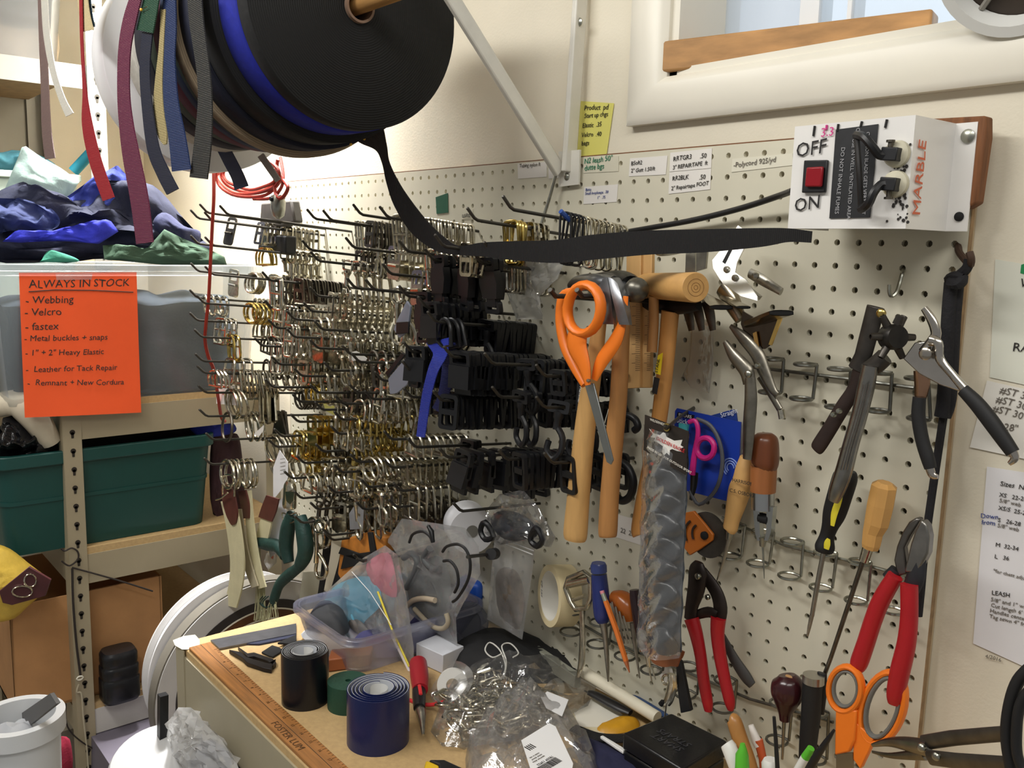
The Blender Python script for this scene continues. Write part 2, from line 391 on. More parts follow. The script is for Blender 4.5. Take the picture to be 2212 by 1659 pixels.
card([(1185, 350), (1251, 346), (1251, 381), (1185, 386)], 'white price label partly hidden under the screwed bracket foot', [('ft', (1240, 372), (1250, 371), .008, pgrey)], lab_paper)
g = card([(1260, 344), (1336, 337), (1336, 370), (1260, 374)], 'green handwriting about leash length on the board', [('N2 leash 50"', (1262, 354), (1336, 345), .0105, green), ('dutte bgs', (1262, 368), (1330, 361), .0105, green)], boardm)
card([(1361, 342), (1442, 336), (1438, 377), (1358, 381)], 'small white label with two penned lines below the board top', [('BSoft2', (1363, 357), (1400, 353), .0075), ('2" Gutt 1.50/ft', (1363, 373), (1432, 366), .0072)], lab_paper)
card([(1448, 330), (1538, 320), (1536, 363), (1446, 371)], 'upper label of the pair of repair tape prices', [('RRTGR3', (1454, 348), (1530, 338), .0082), ('.50', (1512, 342), (1535, 339), .0082), ('3" REPAIRTAPE  ft', (1453, 366), (1532, 355), .0072)], lab_paper)
card([(1446, 372), (1536, 364), (1534, 409), (1444, 419)], 'lower label of the pair of repair tape prices', [('RR2BLK', (1452, 390), (1528, 382), .0078), ('.50', (1510, 388), (1532, 385), .0082), ('2" Repairtape FOOT', (1450, 411), (1532, 399), .0070)], lab_paper)
card([(1262, 404), (1335, 398), (1332, 436), (1260, 441)], 'small blue penned label with three prices, lone below the green writing', [('Boss', (1265, 413), (1290, 411), .006, inkblue), ('Small loopkeeps  .50', (1264, 421), (1325, 416), .0055, inkblue), ('1"   .75', (1290, 430), (1330, 427), .0055, inkblue)], lab_paper)
card([(1582, 343), (1712, 331), (1712, 357), (1580, 372)], 'long faded label reading Polycord price beside the white box', [('-Polycord 925/yd', (1584, 362), (1680, 349), .0085, pgrey)], mat('#dedac8', .6))
card([(1250, 218), (1326, 223), (1310, 335), (1240, 341)], 'yellow sticky note with a penciled list curling on the wall', [('Product  pd', (1262, 238), (1318, 236), .010), ('Start up chgs', (1262, 255), (1318, 250), .009), ('Elastic  .35', (1258, 276), (1310, 272), .009), ('Velcro  .40', (1256, 296), (1306, 293), .009), ('bags', (1256, 314), (1290, 312), .009)], mat('#ded873', .7), WY - .002, 'sticky_note', 'note')
solo(slab(Ys([(941, 426), (967, 417), (968, 459), (943, 462)], LY), .0006, (0, 1, 0)), 'tape_square', mat('#1d5a43', .5), 'small square of dark green tape stuck on the bare board', 'tape')
card([(996, 452), (1022, 452), (1022, 474), (996, 474)], 'penned word used on the bare board beside the green tape', [('used', (998, 470), (1020, 468), .012)], boardm, -.0004)
# ---------------------------------------------------------------- bench: steel shelf with particle board top
steelpaint = mat('#a39a82', .45, 0, .08, 8); particle = mat('#bd9f70', .75, 0, .10, 160, .1, 300)
bt = thing('workbench', 'tan steel framed workbench with a particle board top below the pegboard', 'workbench', (-.2, -.215, 0))
BXL, BYF = -.742, -.436
MB().box(((BXL + .45) / 2, (BYF - .002) / 2, TZ - .008), (.45 - BXL, -BYF - .002, .016)).build('worktop', particle, bt, bevel=.002)
sk = MB(); sk.box(((BXL + .45) / 2, BYF - .0015, TZ - .055), (.45 - BXL, .003, .085)); sk.box(((BXL + .45) / 2, BYF + .012, TZ - .095), (.45 - BXL, .025, .003))
sk.build('front_beam', steelpaint, bt)
MB().box((BXL - .0015, BYF / 2, TZ - .055), (.003, -BYF - .02, .085)).build('end_beam', steelpaint, bt)
def keypost(x, y, z0, z1, sx_, sy_, w=.034):
    mb = MB(); t = .002
    mb.box((x + sx_ * w / 2, y, (z0 + z1) / 2), (w, t, z1 - z0)); mb.box((x, y + sy_ * w / 2, (z0 + z1) / 2), (t, w, z1 - z0)); return mb
def keyholes(x, y, z0, z1, dirv, nrm, step=.0381):
    mb = MB(); z = z0; d = Vector(dirv); n = Vector(nrm)
    while z < z1:
        c = Vector((x, y, z)) + d * .017 + n * .0012
        mb.lathe([(.0, 0), (.0052, 0), (.0052, .0006), (0, .0006)], c, n, 12)
        mb.prism([c - d * .0028, c + d * .0028, c + d * .0022 - Vector((0, 0, .012)), c - d * .0022 - Vector((0, 0, .012))], n * .0006); z += step
    return mb
hole = mat('#2b241c', .9)
p = keypost(BXL - .004, BYF - .004, 0, TZ - .002, 1, 1).build('post', steelpaint, bt)
keyholes(BXL - .004, BYF - .004, .3, TZ - .03, (0, 1, 0), (-1, 0, 0)).build('keyhole', hole, p)
keyholes(BXL - .004, BYF - .004, .3, TZ - .11, (1, 0, 0), (0, -1, 0)).build('keyhole', hole, p)
for x, y, a, b in ((.45, BYF - .004, -1, 1), (BXL - .004, -.006, 1, -1), (.45, -.006, -1, -1)): keypost(x, y, 0, TZ - .018, a, b).build('post', steelpaint, bt)
MB().box((-.14, -.22, .35), (1.18, .42, .016)).build('shelf', particle, bt)
c = at(398, 1385, z=TZ)
MB().puff([c + Vector(v) for v in ((-.012, -.014, .001), (.03, -.014, .001), (.035, .012, .001), (-.012, .022, .001))], (0, 0, 1), .0025, 5, .002, 60, 1, .1, 2).build('corner_tape', mat('#eee6d2', .15, 0, .1, 40, .3, 60), bt)
# ================================================================ webbing rolls on their rod
def web(col, kind='rib', v=.6): return mat(col, .62, 0, 0, 30, v, 150, kind)
RY, RZ = -.306, 1.834
def roll(x1, w, R, col, lab, rin=.02, tail=None, core=False, tailname='loose_end', rings='rings', dy=0, dz=0, rimcol=None):
    c = Vector((x1 - w / 2, RY + dy, RZ + dz)); t = thing('webbing_roll', lab, 'webbing roll', c, 'webbing rolls on the dowel')
    h = w / 2; e = .0012
    MB().lathe([(rin, -h), (R - e, -h), (R, -h + e), (R, h - e), (R - e, h), (rin, h)], c, (1, 0, 0), 96, True).build('winding', mat(col, .8, 0, 0, 30, .55, 105, rings) if rings else mat(col, .6), t, ang=50)
    if core: 
        MB().lathe([(rin - .003, -h), (rin, -h), (rin, h + .006), (rin - .003, h + .006)], c, (1, 0, 0), 48, True).build('core', mat('#8a6f5c', .8, 0, .2, 80), t)
    if tail: tail(t)
    return t
def tailf(pts, y, col, v=.9, t=.0016):
    def f(par): strip(pts, y, t).build('loose_end', web(col, 'rib', v), par)
    return f
def front_tail(par):
    pts = [(776, 262, 70, -.235), (800, 288, 62, -.225), (822, 318, 26, -.21), (832, 350, 15, -.20), (846, 392, 24, -.195), (868, 438, 36, -.19), (905, 490, 42, -.185), (950, 527, 34, -.18), (990, 541, 20, -.178), (1040, 539, 30, -.175), (1100, 541, 40, -.17), (1200, 543, 50, -.16), (1290, 533, 54, -.15), (1400, 524, 52, -.14), (1520, 520, 50, -.13), (1640, 513, 41, -.12), (1700, 508, 30, -.115), (1752, 512, 25, -.11)]
    strip(pts, -.2, .0016, 8).build('loose_end', mat('#0b0a0c', .7, 0, 0, 30, .9, 150, 'ribx'), par)
R1 = [
 (-.400, .027, .149, '#0a0a0b', 'large black webbing roll facing the room, its long loose end draped over the peg hooks', front_tail, True),
 (-.428, .050, .150, '#1422a0', 'royal blue webbing roll directly behind the big black one', None, False),
 (-.479, .045, .160, '#0d0d0f', 'black webbing roll sandwiched between the royal blue and the navy roll', tailf([(418, -30, 30, -.478), (424, 50, 30), (438, 150, 28), (442, 220, 30), (438, 300, 36), (428, 385, 38)], -.478, '#2a2a29'), False),
 (-.525, .044, .1655, '#0d1228', 'dark navy webbing roll beside the tan one', tailf([(364, -30, 27, -.482), (366, 60, 27), (362, 130, 30), (368, 220, 32), (382, 300, 36), (391, 368, 40)], -.482, '#1c3262', 1.0), False),
 (-.570, .018, .174, '#9c8a72', 'thin tan webbing roll between the navy and the dark green roll', tailf([(352, 20, 10, -.483), (348, 100, 10), (342, 180, 16), (342, 240, 22), (350, 290, 20), (356, 312, 6)], -.483, '#b0a070'), False),
 (-.588, .024, .168, '#1c3327', 'dark green webbing roll with a short folded end pinned near the rim', tailf([(332, -30, 30, -.490), (322, 20, 34), (312, 68, 36)], -.490, '#1a4a34'), False),
 (-.615, .026, .165, '#1c3050', 'navy ribbon roll seen through the gap past the dark green one', tailf([(318, 70, 22, -.487), (312, 140, 22), (316, 220, 22), (330, 320, 26), (352, 375, 28), (372, 414, 28)], -.487, '#12182e', .3), False),
 (-.645, .040, .160, '#4b1a2c', 'maroon webbing roll with a long loose end hanging to the fabric bin', tailf([(300, -30, 22, -.494), (280, 40, 28), (268, 110, 26), (266, 200, 26), (272, 270, 30), (283, 340, 36), (300, 430, 38), (312, 525, 36)], -.494, '#6c2545'), False),
 (-.69, .05, .150, '#2a3d2c', 'green webbing roll hidden deep in the stack beside the maroon one', None, False),
 (-.745, .05, .150, '#1a1c2a', 'navy webbing roll deep in the stack with a short end by the red cord', tailf([(476, 310, 26, -.30), (494, 345, 27), (512, 380, 27), (521, 406, 30)], -.30, '#232c4c', .3), False),
 (-.80, .045, .15, '#c9c5bb', 'pale webbing roll deep in the stack with a thin grey end by the red coil', tailf([(562, 335, 14, -.26), (578, 358, 14), (600, 390, 13)], -.26, '#b9b2a8', .2), False),
]
for x1, w, R, col, lab, tl, core in R1: roll(x1, w, R, col, lab, .020 if core else .022, tl, core)
roll(-.885, .060, .170, '#e8e8ea', 'big white elastic roll at the far end of the dowel, its rim in bright light', .03, None, False, rings=None, dz=-.01)
# wooden dowel
solo(MB().lathe([(0, 0), (.011, 0), (.011, .69), (0, .69)], (-1.0, RY + .004, RZ + .004), (1, 0, 0), 20), 'dowel', mat('#b98b52', .6, 0, .2, 30, 0, 200, 'woodx'), 'wooden dowel running through the cores of the webbing rolls', 'dowel')
# yellow headed pins
def pin(p0, p1, lab):
    a = at(*p0); b = at(*p1); t = thing('straight_pin', lab, 'pin', a)
    MB().tube([a, b], .0004, 5).build('shaft', chrome, t); MB().ball(a, .0022, 8).build('head', mat('#e8b23a', .3), t)
pin((787, 300, -.226), (787, 272, -.222), 'yellow headed pin stuck in the black loose end below the big roll')
pin((758, 312, -.27), (750, 291, -.27), 'thin pin stuck in the lower rim of the big black roll')
pin((305, 21, -.493), (318, 14, -.493), 'yellow headed pin beside the folded green end')
# ribbons hanging from above the frame
for pts, y, col, nm, lab in (
    ([(82, -160, 8), (86, 0, 9), (92, 90, 16), (96, 180, 17), (100, 280, 20), (108, 343, 22)], -.50, '#7d6662', 'ribbon', 'dusty mauve ribbon hanging before the shelf, its end on the mint fabric'),
    ([(90, -160, 14), (97, 30, 14), (104, 100, 14), (116, 160, 13), (134, 215, 14), (150, 248, 18)], -.502, '#d9d5cb', 'ribbon', 'narrow white ribbon with a frayed curling tip'),
    ([(172, -160, 6), (175, 60, 6), (182, 190, 8), (188, 270, 22), (206, 350, 26), (234, 430, 26)], -.507, '#981322', 'ribbon', 'bright red ribbon twisting down to a slanted cut end'),
    ([(172, -160, 20), (178, 0, 22), (190, 66, 22)], -.504, '#cbb98f', 'ribbon', 'short beige webbing end behind the red ribbon'),
    ([(186, -160, 8), (190, 0, 10), (200, 58, 8)], -.4985, '#2a5270', 'ribbon', 'sliver of blue ribbon edging the beige webbing end')):
    solo(strip(pts, y, .0012), nm, web(col, 'rib', .5), lab, 'ribbon', 'ribbons hanging before the shelf')
# ---------------------------------------------------------------- white shelf bracket
wp = mat('#d9d6cc', .35, 0, .06, 40); bk = thing('shelf_bracket', 'white steel shelf bracket with a slanting brace screwed to the wall', 'bracket', at(1222, 375, y=-.004))
bx = at(1225, 372, y=-.006).x
def chan(a, b, w, d, side):
    mb = MB(); a = Vector(a); b = Vector(b); mb.tube([a, b], w, 4, up=(1, 0, 0)); return mb
a0 = at(1228, 372, y=-.008); a1 = Vector((a0.x, WY - .008, 2.08)); br = at(1000, 0, x=a0.x); bd = (br - a0)
MB().box(((a0 + a1) / 2), (.022, .010, (a1 - a0).length), (a1 - a0).to_track_quat('Z', 'X')).build('upright', wp, bk, bevel=.002)
B1 = a0 + bd * 1.5
q = (B1 - a0).to_track_quat('Z', 'X')
MB().box(a0.lerp(B1, .5) + Vector((-.012, -.006, 0)), (.020, .009, (B1 - a0).length), q).build('brace', wp, bk, bevel=.002)
MB().box((a0.x, -.18, 2.075), (.024, .40, .012)).build('arm', wp, bk, bevel=.002)
MB().prism([a0 + Vector(v) for v in ((-.020, -.0005, -.020), (.022, -.0005, -.018), (.022, -.0005, .03), (-.022, -.0005, .03))], (0, .003, 0)).build('foot', wp, bk)
def screw(p, n, r, par, m=zinc):
    MB().lathe([(r, 0), (r, .0012), (r * .6, .0026), (0, .003)], p, n, 16).build('screw', m, par)
screw(a0 + Vector((-.002, -.001, -.006)), (0, -1, 0), .005, bk)
screw(at(1252, 48, y=-.001), (0, -1, 0), .006, bk)
# round bar standing behind the bracket
solo(MB().tube([at(1205, 362, y=-.02), at(1186, 430, y=-.02), at(1166, 495, y=-.03)], .0026, 8), 'metal_rod', zinc, 'thin bright metal rod leaning down from the bracket foot', 'rod')
# ================================================================ shelves at the far end
SX = -1.27
shl = thing('shelving_unit', 'tan steel shelving unit with keyhole posts holding bins and boxes', 'shelving unit', (-1.7, -.3, 0))
YL = at(145, 950, x=SX).y - .004; YR = -.012
def deckz(px, py): return at(px, py, x=SX).z
Z2 = deckz(300, 858); Z3 = deckz(300, 1163); Z4 = deckz(250, 1505)
beamp = mat('#a2967c', .5, 0, .08, 6)
for i, (zt, h) in enumerate(((Z2, .062), (Z3, .062), (Z4, .055))):
    MB().box((SX - .44, (YL + YR) / 2, zt - .007), (.88, YR - YL, .014)).build('shelf_board', particle, shl)
    MB().box((SX, (YL + YR) / 2, zt - .014 - h / 2), (.004, YR - YL, h)).build('beam', beamp if i < 2 else mat('#c9c5be', .4), shl)
    MB().box((SX - .44, YL, zt - .014 - h / 2), (.88, .004, h)).build('beam', beamp, shl)
p = keypost(SX + .004, YL - .004, 0, Z2 - .01, -1, 1).build('post', beamp, shl)
keyholes(SX + .004, YL - .004, .2, Z2 - .03, (0, 1, 0), (1, 0, 0)).build('keyhole', hole, p)
for x, y, a, b in ((SX + .004, YR, -1, -1), (SX - .88, YL - .004, 1, 1), (SX - .88, YR, 1, -1)): keypost(x, y, 0, Z2 - .01, a, b).build('post', beamp, shl)
# grey painted unit standing further back
UX = -1.53; pR = at(222, 250, x=UX); grey = mat('#98948a', .5, 0, .06, 10)
us = thing('shelving_unit', 'pale grey steel shelving unit with light showing through its keyhole post', 'shelving unit', (UX - .3, pR.y - .3, Z2))
UZ = at(95, 155, x=UX).z
yR = at(232, 330, x=UX).y
p = keypost(UX, yR, Z2, 2.5, -1, -1, .036).build('post', grey, us)
keyholes(UX, yR - .034, Z2 + .1, 2.4, (0, 1, 0), (1, 0, 0), .0381).build('keyhole', mat('#4a463e', .9), p)
keypost(UX - .58, yR, Z2, 2.5, 1, -1, .036).build('post', grey, us)
MB().box((UX - .005, yR - .45, UZ), (.004, .84, .05)).build('beam', grey, us)
MB().box((UX - .59, yR - .45, 1.9), (.004, .9, 1.2)).build('back_panel', mat('#8f8b80', .6, 0, .1, 8), us)
MB().box((UX - .3, yR - .45, UZ + .02), (.58, .84, .012)).build('shelf_board', mat('#7d6c52', .8, 0, .2, 50), us)
MB().box((UX - .3, yR - .45, Z2 + .14), (.58, .84, .012)).build('shelf_board', mat('#a98f68', .8, 0, .2, 50), us)
for x, y in ((UX, yR - .88), (UX - .58, yR - .88)): keypost(x, y, 0, 2.5, -1 if x == UX else 1, 1, .036).build('post', grey, us)
# ---------------------------------------------------------------- bins and their contents
def tubbin(name, lab, cat, corners, z0, z1, m, rimw=.012, taper=.02, t=.004, rimh=.02, group=None, ribs=None):
    x0, x1, y0, y1 = corners; c = Vector(((x0 + x1) / 2, (y0 + y1) / 2, z0)); T = thing(name, lab, cat, c, group)
    def loop(o, z, r=.03, n=5):
        X0, X1, Y0, Y1 = x0 - o, x1 + o, y0 - o, y1 + o; P = []
        for cx, cy, s in ((X1 - r, Y1 - r, 0), (X0 + r, Y1 - r, 1), (X0 + r, Y0 + r, 2), (X1 - r, Y0 + r, 3)):
            for k in range(n + 1):
                a = PI / 2 * (s + k / n); P.append((cx + r * math.cos(a), cy + r * math.sin(a), z))
        return P
    mb = MB(); n = 24; Ls = [loop(-taper, z0), loop(0, z1 - rimh), loop(0, z1), loop(-t, z1), loop(-taper - t, z0 + t)]
    vs = sum(Ls, []); fs = [(i * n + k, i * n + (k + 1) % n, (i + 1) * n + (k + 1) % n, (i + 1) * n + k) for i in range(4) for k in range(n)]
    fs += [tuple(range(n))[::-1], tuple(4 * n + k for k in range(n))]
    mb.add(vs, fs).build('body', m, T, ang=50)
    A = loop(rimw, z1); B = loop(-t, z1)
    rm = MB(); rm.frame(loop(rimw, z1 - rimh), loop(.001, z1 - rimh), (0, 0, rimh)); rm.build('rim', m, T, bevel=.002)
    if ribs:
        for zz in ribs:
            MB().frame(loop(-taper * (1 - (zz - z0) / (z1 - z0)) + .003, zz), loop(-taper * (1 - (zz - z0) / (z1 - z0)) - .001, zz), (0, 0, .008)).build('ridge', m, T)
    return T
clearbin = mat('#c9d4d8', .3, 0, 0, 30, .05, 40, 'film', .15)
zb = at(300, 572, x=SX + .02).z
tubbin('storage_bin', 'large clear plastic bin full of dark fabric on the upper shelf', 'bin', (SX - .20, SX + .015, at(-30, 570, x=SX).y, at(556, 575, x=SX).y), Z2 + .001, zb, clearbin, .012, .015, .003, .022)
cl_y0 = at(-20, 570, x=SX).y; cl_y1 = at(470, 575, x=SX).y
def clothbox(x0, x1, y0, y1, z0, z1, seed, wob=.012):
    def f(u, v):
        a = u * 2 * PI; r = 1 / max(abs(math.cos(a)), abs(math.sin(a))); r = min(r, 1.25)
        if v < .7: h = z0 + (z1 - z0) * v / .7; s = 1
        else: s = 1 - (v - .7) / .3; h = z1 + .02 * (1 - s)
        x = (x0 + x1) / 2 + (x1 - x0) / 2 * r * s * math.cos(a); y = (y0 + y1) / 2 + (y1 - y0) / 2 * r * s * math.sin(a)
        q = Vector((x, y, h)); d = noise.noise(q * 14 + Vector((seed, 0, 0))) * wob * (0 if v < .02 else 1)
        return Vector((min(max(x + d, x0), x1), min(max(y + d, y0), y1), h + d))
    return MB().grid(f, 72, 22)
solo(clothbox(SX - .185, SX - .004, cl_y0 + .02, cl_y1 + .05, Z2 + .008, zb - .075, 3, .02), 'folded_fabric', mat('#1d2833', .85, 0, .25, 30, .3, 200), 'dark blue grey fabric packed inside the clear bin', 'fabric', org=None)
def cloth(px, x, lab, col, d=.05, nrm=(.8, -.55, .2), wob=.012, ws=22, seed=1, cat='fabric', name='fabric_scrap', rough=.85, sheen=0, group=None, back=.3, sub=4, kind=None, m=None):
    P = Xs(px, x); return solo(MB().puff(P, nrm, d, 16, wob, ws, seed, back, sub), name, m or mat(col, rough, 0, .18, 30, .25, 220), lab, cat, group, ang=70)
cloth([(-30, 440), (40, 395), (70, 400), (110, 415), (140, 440), (185, 410), (250, 395), (330, 400), (395, 470), (430, 510), (440, 545), (200, 560), (-30, 560)], SX - .09, 'crumpled navy fabric heaped over the brim of the clear bin', '#12172f', .05, wob=.045, ws=16, seed=4)
cloth([(5, 420), (18, 390), (48, 318), (56, 316), (90, 340), (130, 362), (172, 392), (150, 425), (110, 440), (60, 430)], SX - .105, 'pale mint fabric standing in a peak above the navy heap', '#93a8a2', .02, wob=.012, ws=14, seed=9, sub=1)
cloth([(145, 425), (200, 385), (255, 358), (275, 380), (268, 420), (240, 450), (180, 455)], SX - .07, 'blue fabric corner rising behind the red ribbon tip', '#22307e', .015, wob=.016, seed=12, sub=1)
cloth([(-20, 430), (0, 428), (60, 432), (110, 450), (130, 480), (100, 500), (20, 495), (-20, 500)], SX - .05, 'slate blue folded fabric lying on the heap beside the clear brim', '#25305a', .03, wob=.03, ws=20, seed=15)
cloth([(5, 522), (40, 497), (100, 500), (150, 497), (215, 478), (240, 478), (256, 500), (215, 526), (120, 520), (40, 524)], SX - .01, 'bright royal blue fabric strip draped over the bin brim', '#252db0', .015, wob=.012, seed=20, sub=1)
cloth([(225, 560), (222, 530), (250, 528), (315, 540), (355, 495), (395, 515), (455, 540), (485, 555), (490, 572), (350, 572)], SX + .0, 'olive green fabric with a raised fold at the bin brim', '#2b4431', .015, wob=.012, seed=22, sub=1)
cloth([(90, 562), (105, 541), (130, 545), (165, 558), (165, 566), (92, 566)], SX + .012, 'small folded corner of teal green fabric at the bin brim', '#2f7a64', .008, wob=.003, seed=23)
cloth([(330, 480), (360, 460), (400, 490), (432, 500), (428, 530), (390, 545), (350, 520)], SX - .06, 'rolled dark navy fabric end behind the olive fold', '#1d2140', .025, wob=.01, seed=25)
# round dark ends of rolled fabric
rf = at(333, 452, x=SX - .12)
t = thing('fabric_tube', 'short black roll with a turquoise end behind the maroon ribbon', 'fabric roll', rf); d = Vector((.8, -.55, .1)).normalized()
MB().lathe([(.0, 0), (.018, 0), (.018, -.08), (0, -.08)], rf, d, 24).build('cover', blkmatte, t); MB().lathe([(0, .0005), (.012, .0005), (.0, .001)], rf, d, 24).build('end', mat('#2f9fc0', .6), t)
# second bin on the grey unit
b2 = at(0, 375, x=UX + .0); zr2 = at(80, 372, x=UX - .03).z
tubbin('storage_bin', 'pale plastic bin behind the mint fabric on the grey unit', 'bin', (UX - .30, UX - .03, at(-60, 375, x=UX - .03).y, at(172, 375, x=UX - .03).y), Z2 + .148, zr2, mat('#b8c8bc', .4), .008, .015, .003, .015)
cloth([(-30, 350), (-10, 335), (30, 325), (70, 330), (105, 345), (120, 362), (60, 372), (-30, 372)], UX - .10, 'turquoise plastic wrapped cloth inside the pale bin', '#4d8a9a', .03, wob=.012, seed=31)
t0 = at(178, 350, x=UX - .06); t = thing('rolled_cloth', 'small turquoise rolled cloth poking out beside the pale bin', 'fabric roll', t0); d = Vector((.3, .6, .75)).normalized()
MB().lathe([(0, -.03), (.012, -.03), (.012, .034), (0, .034)], t0, d, 18).build('roll', mat('#1e8296', .7), t); MB().lathe([(.0, .0341), (.0118, .0341), (.008, .037), (0, .0365)], t0, d, 18).build('end', blkmatte, t)
# bins on the top deck of the grey unit
zt = UZ + .027
tubbin('storage_bin', 'clear bin of pale fabric on the grey shelf at the top', 'bin', (UX - .42, UX - .06, at(-120, 60, x=UX - .06).y, at(152, 100, x=UX - .06).y), zt, zt + .26, mat('#c6c6c2', .35, 0, 0, 30, .05, 40, 'film', .3), .01, .02, .003, .02)
cx1 = UX - .09; yy = (at(-110, 60, x=cx1).y, at(140, 100, x=cx1).y)
solo(clothbox(UX - .40, cx1, yy[0] + .02, yy[1] - .005, zt + .006, zt + .075, 5), 'folded_fabric', mat('#9a8a74', .85, 0, .3, 30), 'beige fabric folded at the bottom of the top clear bin', 'fabric')
solo(clothbox(UX - .40, cx1, yy[0] + .02, yy[1] - .005, zt + .10, zt + .2, 6), 'folded_fabric', mat('#6a7076', .85, 0, .3, 30), 'grey blue fabric lying over the beige in the top clear bin', 'fabric')
# orange notice
sg = Xs([(41, 589), (295, 588), (303, 890), (52, 901)], SX + .022); c = sum(sg, Vector()) / 4
sign = thing('paper_notice', 'bright orange handwritten stock list taped to the clear bin', 'notice', (c.x, c.y, min(p.z for p in sg)))
def curl(u, v):
    p = sg[0].lerp(sg[1], u).lerp(sg[3].lerp(sg[2], u), v); return p + Vector((.006 * v * v * (1 + .5 * math.sin(u * 3)), 0, 0))
MB().grid(curl, 14, 18).build('paper', mat('#e8541e', .7, 0, .04, 12), sign)
def stext(txt, px, size, par=sign, m=ink, X=SX + .0222, jit=.12):
    a = at(px[0], px[1], x=X); b = at(px[0] + 100, px[1] + px[2], x=X)
    ob = text(txt, a, b - a, (0, 0, 1), size * SS, m, par, 'handwriting', .0003, .1, jit)
    for v in ob.data.vertices:
        k = (v.co.z + par.location.z - sg[0].z) / (sg[3].z - sg[0].z); u = (v.co.y + par.location.y - sg[0].y) / (sg[1].y - sg[0].y); v.co.x += .006 * k * k * (1 + .5 * math.sin(u * 3))
    return ob
SS = (CAM.x - SX) / (CAM.x + .9)
stext('ALWAYS IN STOCK', (62, 622, -2), .0168)
scribble(Xs([(62, 630), (120, 626), (200, 627), (288, 631)], SX + .0236), .0009, ink, sign, 'underline')
for tx, px, s in (('- Webbing', (54, 656, -2), .016), ('- Velcro', (52, 682, -2), .016), ('- fastex', (53, 713, -2), .016), ('- Metal buckles + snaps', (51, 737, -2), .0128), ('- 1" + 2" Heavy Elastic', (53, 768, -2), .0126), ('-  Leather for Tack Repair', (54, 804, -3), .0126), ('-  Remnant + New Cordura', (57, 832, -1), .0125)): stext(tx, px, s)
MB().prism(Xs([(120, 591), (200, 590), (198, 604), (122, 605)], SX + .0228), (.0004, 0, 0)).build('clear_tape', mat('#ffffff', .1, 0, 0, 30, .1, 60, 'film', .15), sign)
# green tub on the middle shelf
ty0 = at(-8, 1000, x=SX).y; ty1 = at(462, 930, x=SX).y; tz = at(250, 965, x=SX + .012).z
tubbin('storage_tub', 'dark teal plastic tub on the middle shelf below the notice', 'tub', (SX - .30, SX - .008, ty0, ty1), Z3 + .001, tz, mat('#11433e', .45, 0, .05, 20), .008, .014, .004, .026, ribs=[Z3 + .105])
cloth([(-20, 990), (-5, 930), (20, 905), (60, 895), (100, 925), (125, 960), (118, 990), (60, 1000)], SX - .05, 'shiny black plastic bag bulging from the teal tub', '#17171a', .05, wob=.03, ws=30, seed=40, cat='bag', name='plastic_bag', m=mat('#141417', .22, 0, .2, 30, .5, 60))
cloth([(150, 990), (170, 940), (300, 925), (420, 905), (470, 905), (470, 950), (300, 985)], SX - .10, 'black fabric filling the shaded teal tub', '#141416', .03, wob=.012, seed=41)
cloth([(410, 925), (430, 905), (470, 900), (505, 915), (505, 935), (440, 945)], SX - .04, 'royal blue cloth tip behind the lowest hanging rings', '#1d2a92', .02, wob=.008, seed=43)
cloth([(460, 1110), (458, 945), (500, 935), (520, 960), (525, 1110)], SX - .07, 'dark maroon cloth bundle beside the teal tub', '#3a2024', .03, wob=.012, seed=44)
c0 = at(55, 890, x=SX - .04)
solo(MB().tube([at(-30, 885, x=SX - .05), at(30, 870, x=SX - .03), at(70, 895, x=SX - .02), at(110, 955, x=SX - .03)], [.02, .026, .028, .02], 14, smooth=4), 'foam_tube', mat('#cfc4ae', .8, 0, .1, 20), 'cream foam tube bent below the clear bin corner', 'foam')
# yellow bag with a leather strap in the carton
cloth([(-40, 1330), (-30, 1190), (10, 1180), (60, 1215), (105, 1260), (60, 1310), (20, 1340)], SX + .0, 'bright yellow leather bag wedged into the cardboard carton', '#d9b64a', .045, wob=.006, seed=50, cat='bag', name='leather_bag', rough=.5)
lb = thing('leather_strap', 'dark brown leather strap with two steel rings on the yellow bag', 'strap', at(60, 1260, x=SX + .05))
P = Xs([(0, 1275), (65, 1222), (112, 1250), (100, 1285), (28, 1305), (8, 1300)], SX + .048)
MB().prism(P, Vector((.005, -.003, 0))).build('strap', mat('#4a2226', .5, 0, .15, 40), lb, bevel=.001)
for q, rx, ry in (((65, 1254), 13, 14), ((48, 1278), 22, 12)):
    c = at(q[0], q[1], x=SX + .056); MB().tube([at(q[0] + rx * math.cos(a * PI / 6), q[1] + ry * math.sin(a * PI / 6), x=SX + .056) for a in range(12)], .0016, 8, True).build('ring', chrome, lb)
# cardboard carton (behind the post)
kraft = mat('#b58556', .85, 0, .1, 20, .1, 150); kz0 = Z4 + .002
ky0 = at(0, 1380, x=SX + .0).y; ck = thing('cardboard_box', 'brown cardboard carton on the lowest shelf behind the post', 'box', (SX - .2, -.4, kz0))
kx = SX - .03; fy0 = at(20, 1310, x=kx).y; fy1 = at(345, 1220, x=kx).y; kzt = at(80, 1300, x=kx).z
MB().box((kx - .0025, (fy0 + fy1) / 2, (kz0 + kzt) / 2), (.005, fy1 - fy0, kzt - kz0)).build('side', kraft, ck)
MB().box((kx - .15, fy0 + .0025, (kz0 + kzt) / 2), (.30, .005, kzt - kz0)).build('side', kraft, ck)
MB().box((kx - .15, fy1, (kz0 + kzt) / 2), (.30, .005, kzt - kz0)).build('side', kraft, ck)
MB().box((kx - .30, (fy0 + fy1) / 2, (kz0 + kzt) / 2), (.005, fy1 - fy0, kzt - kz0)).build('side', kraft, ck)
MB().box((kx - .15, (fy0 + fy1) / 2, kz0 + .0025), (.30, fy1 - fy0, .005)).build('bottom', kraft, ck)
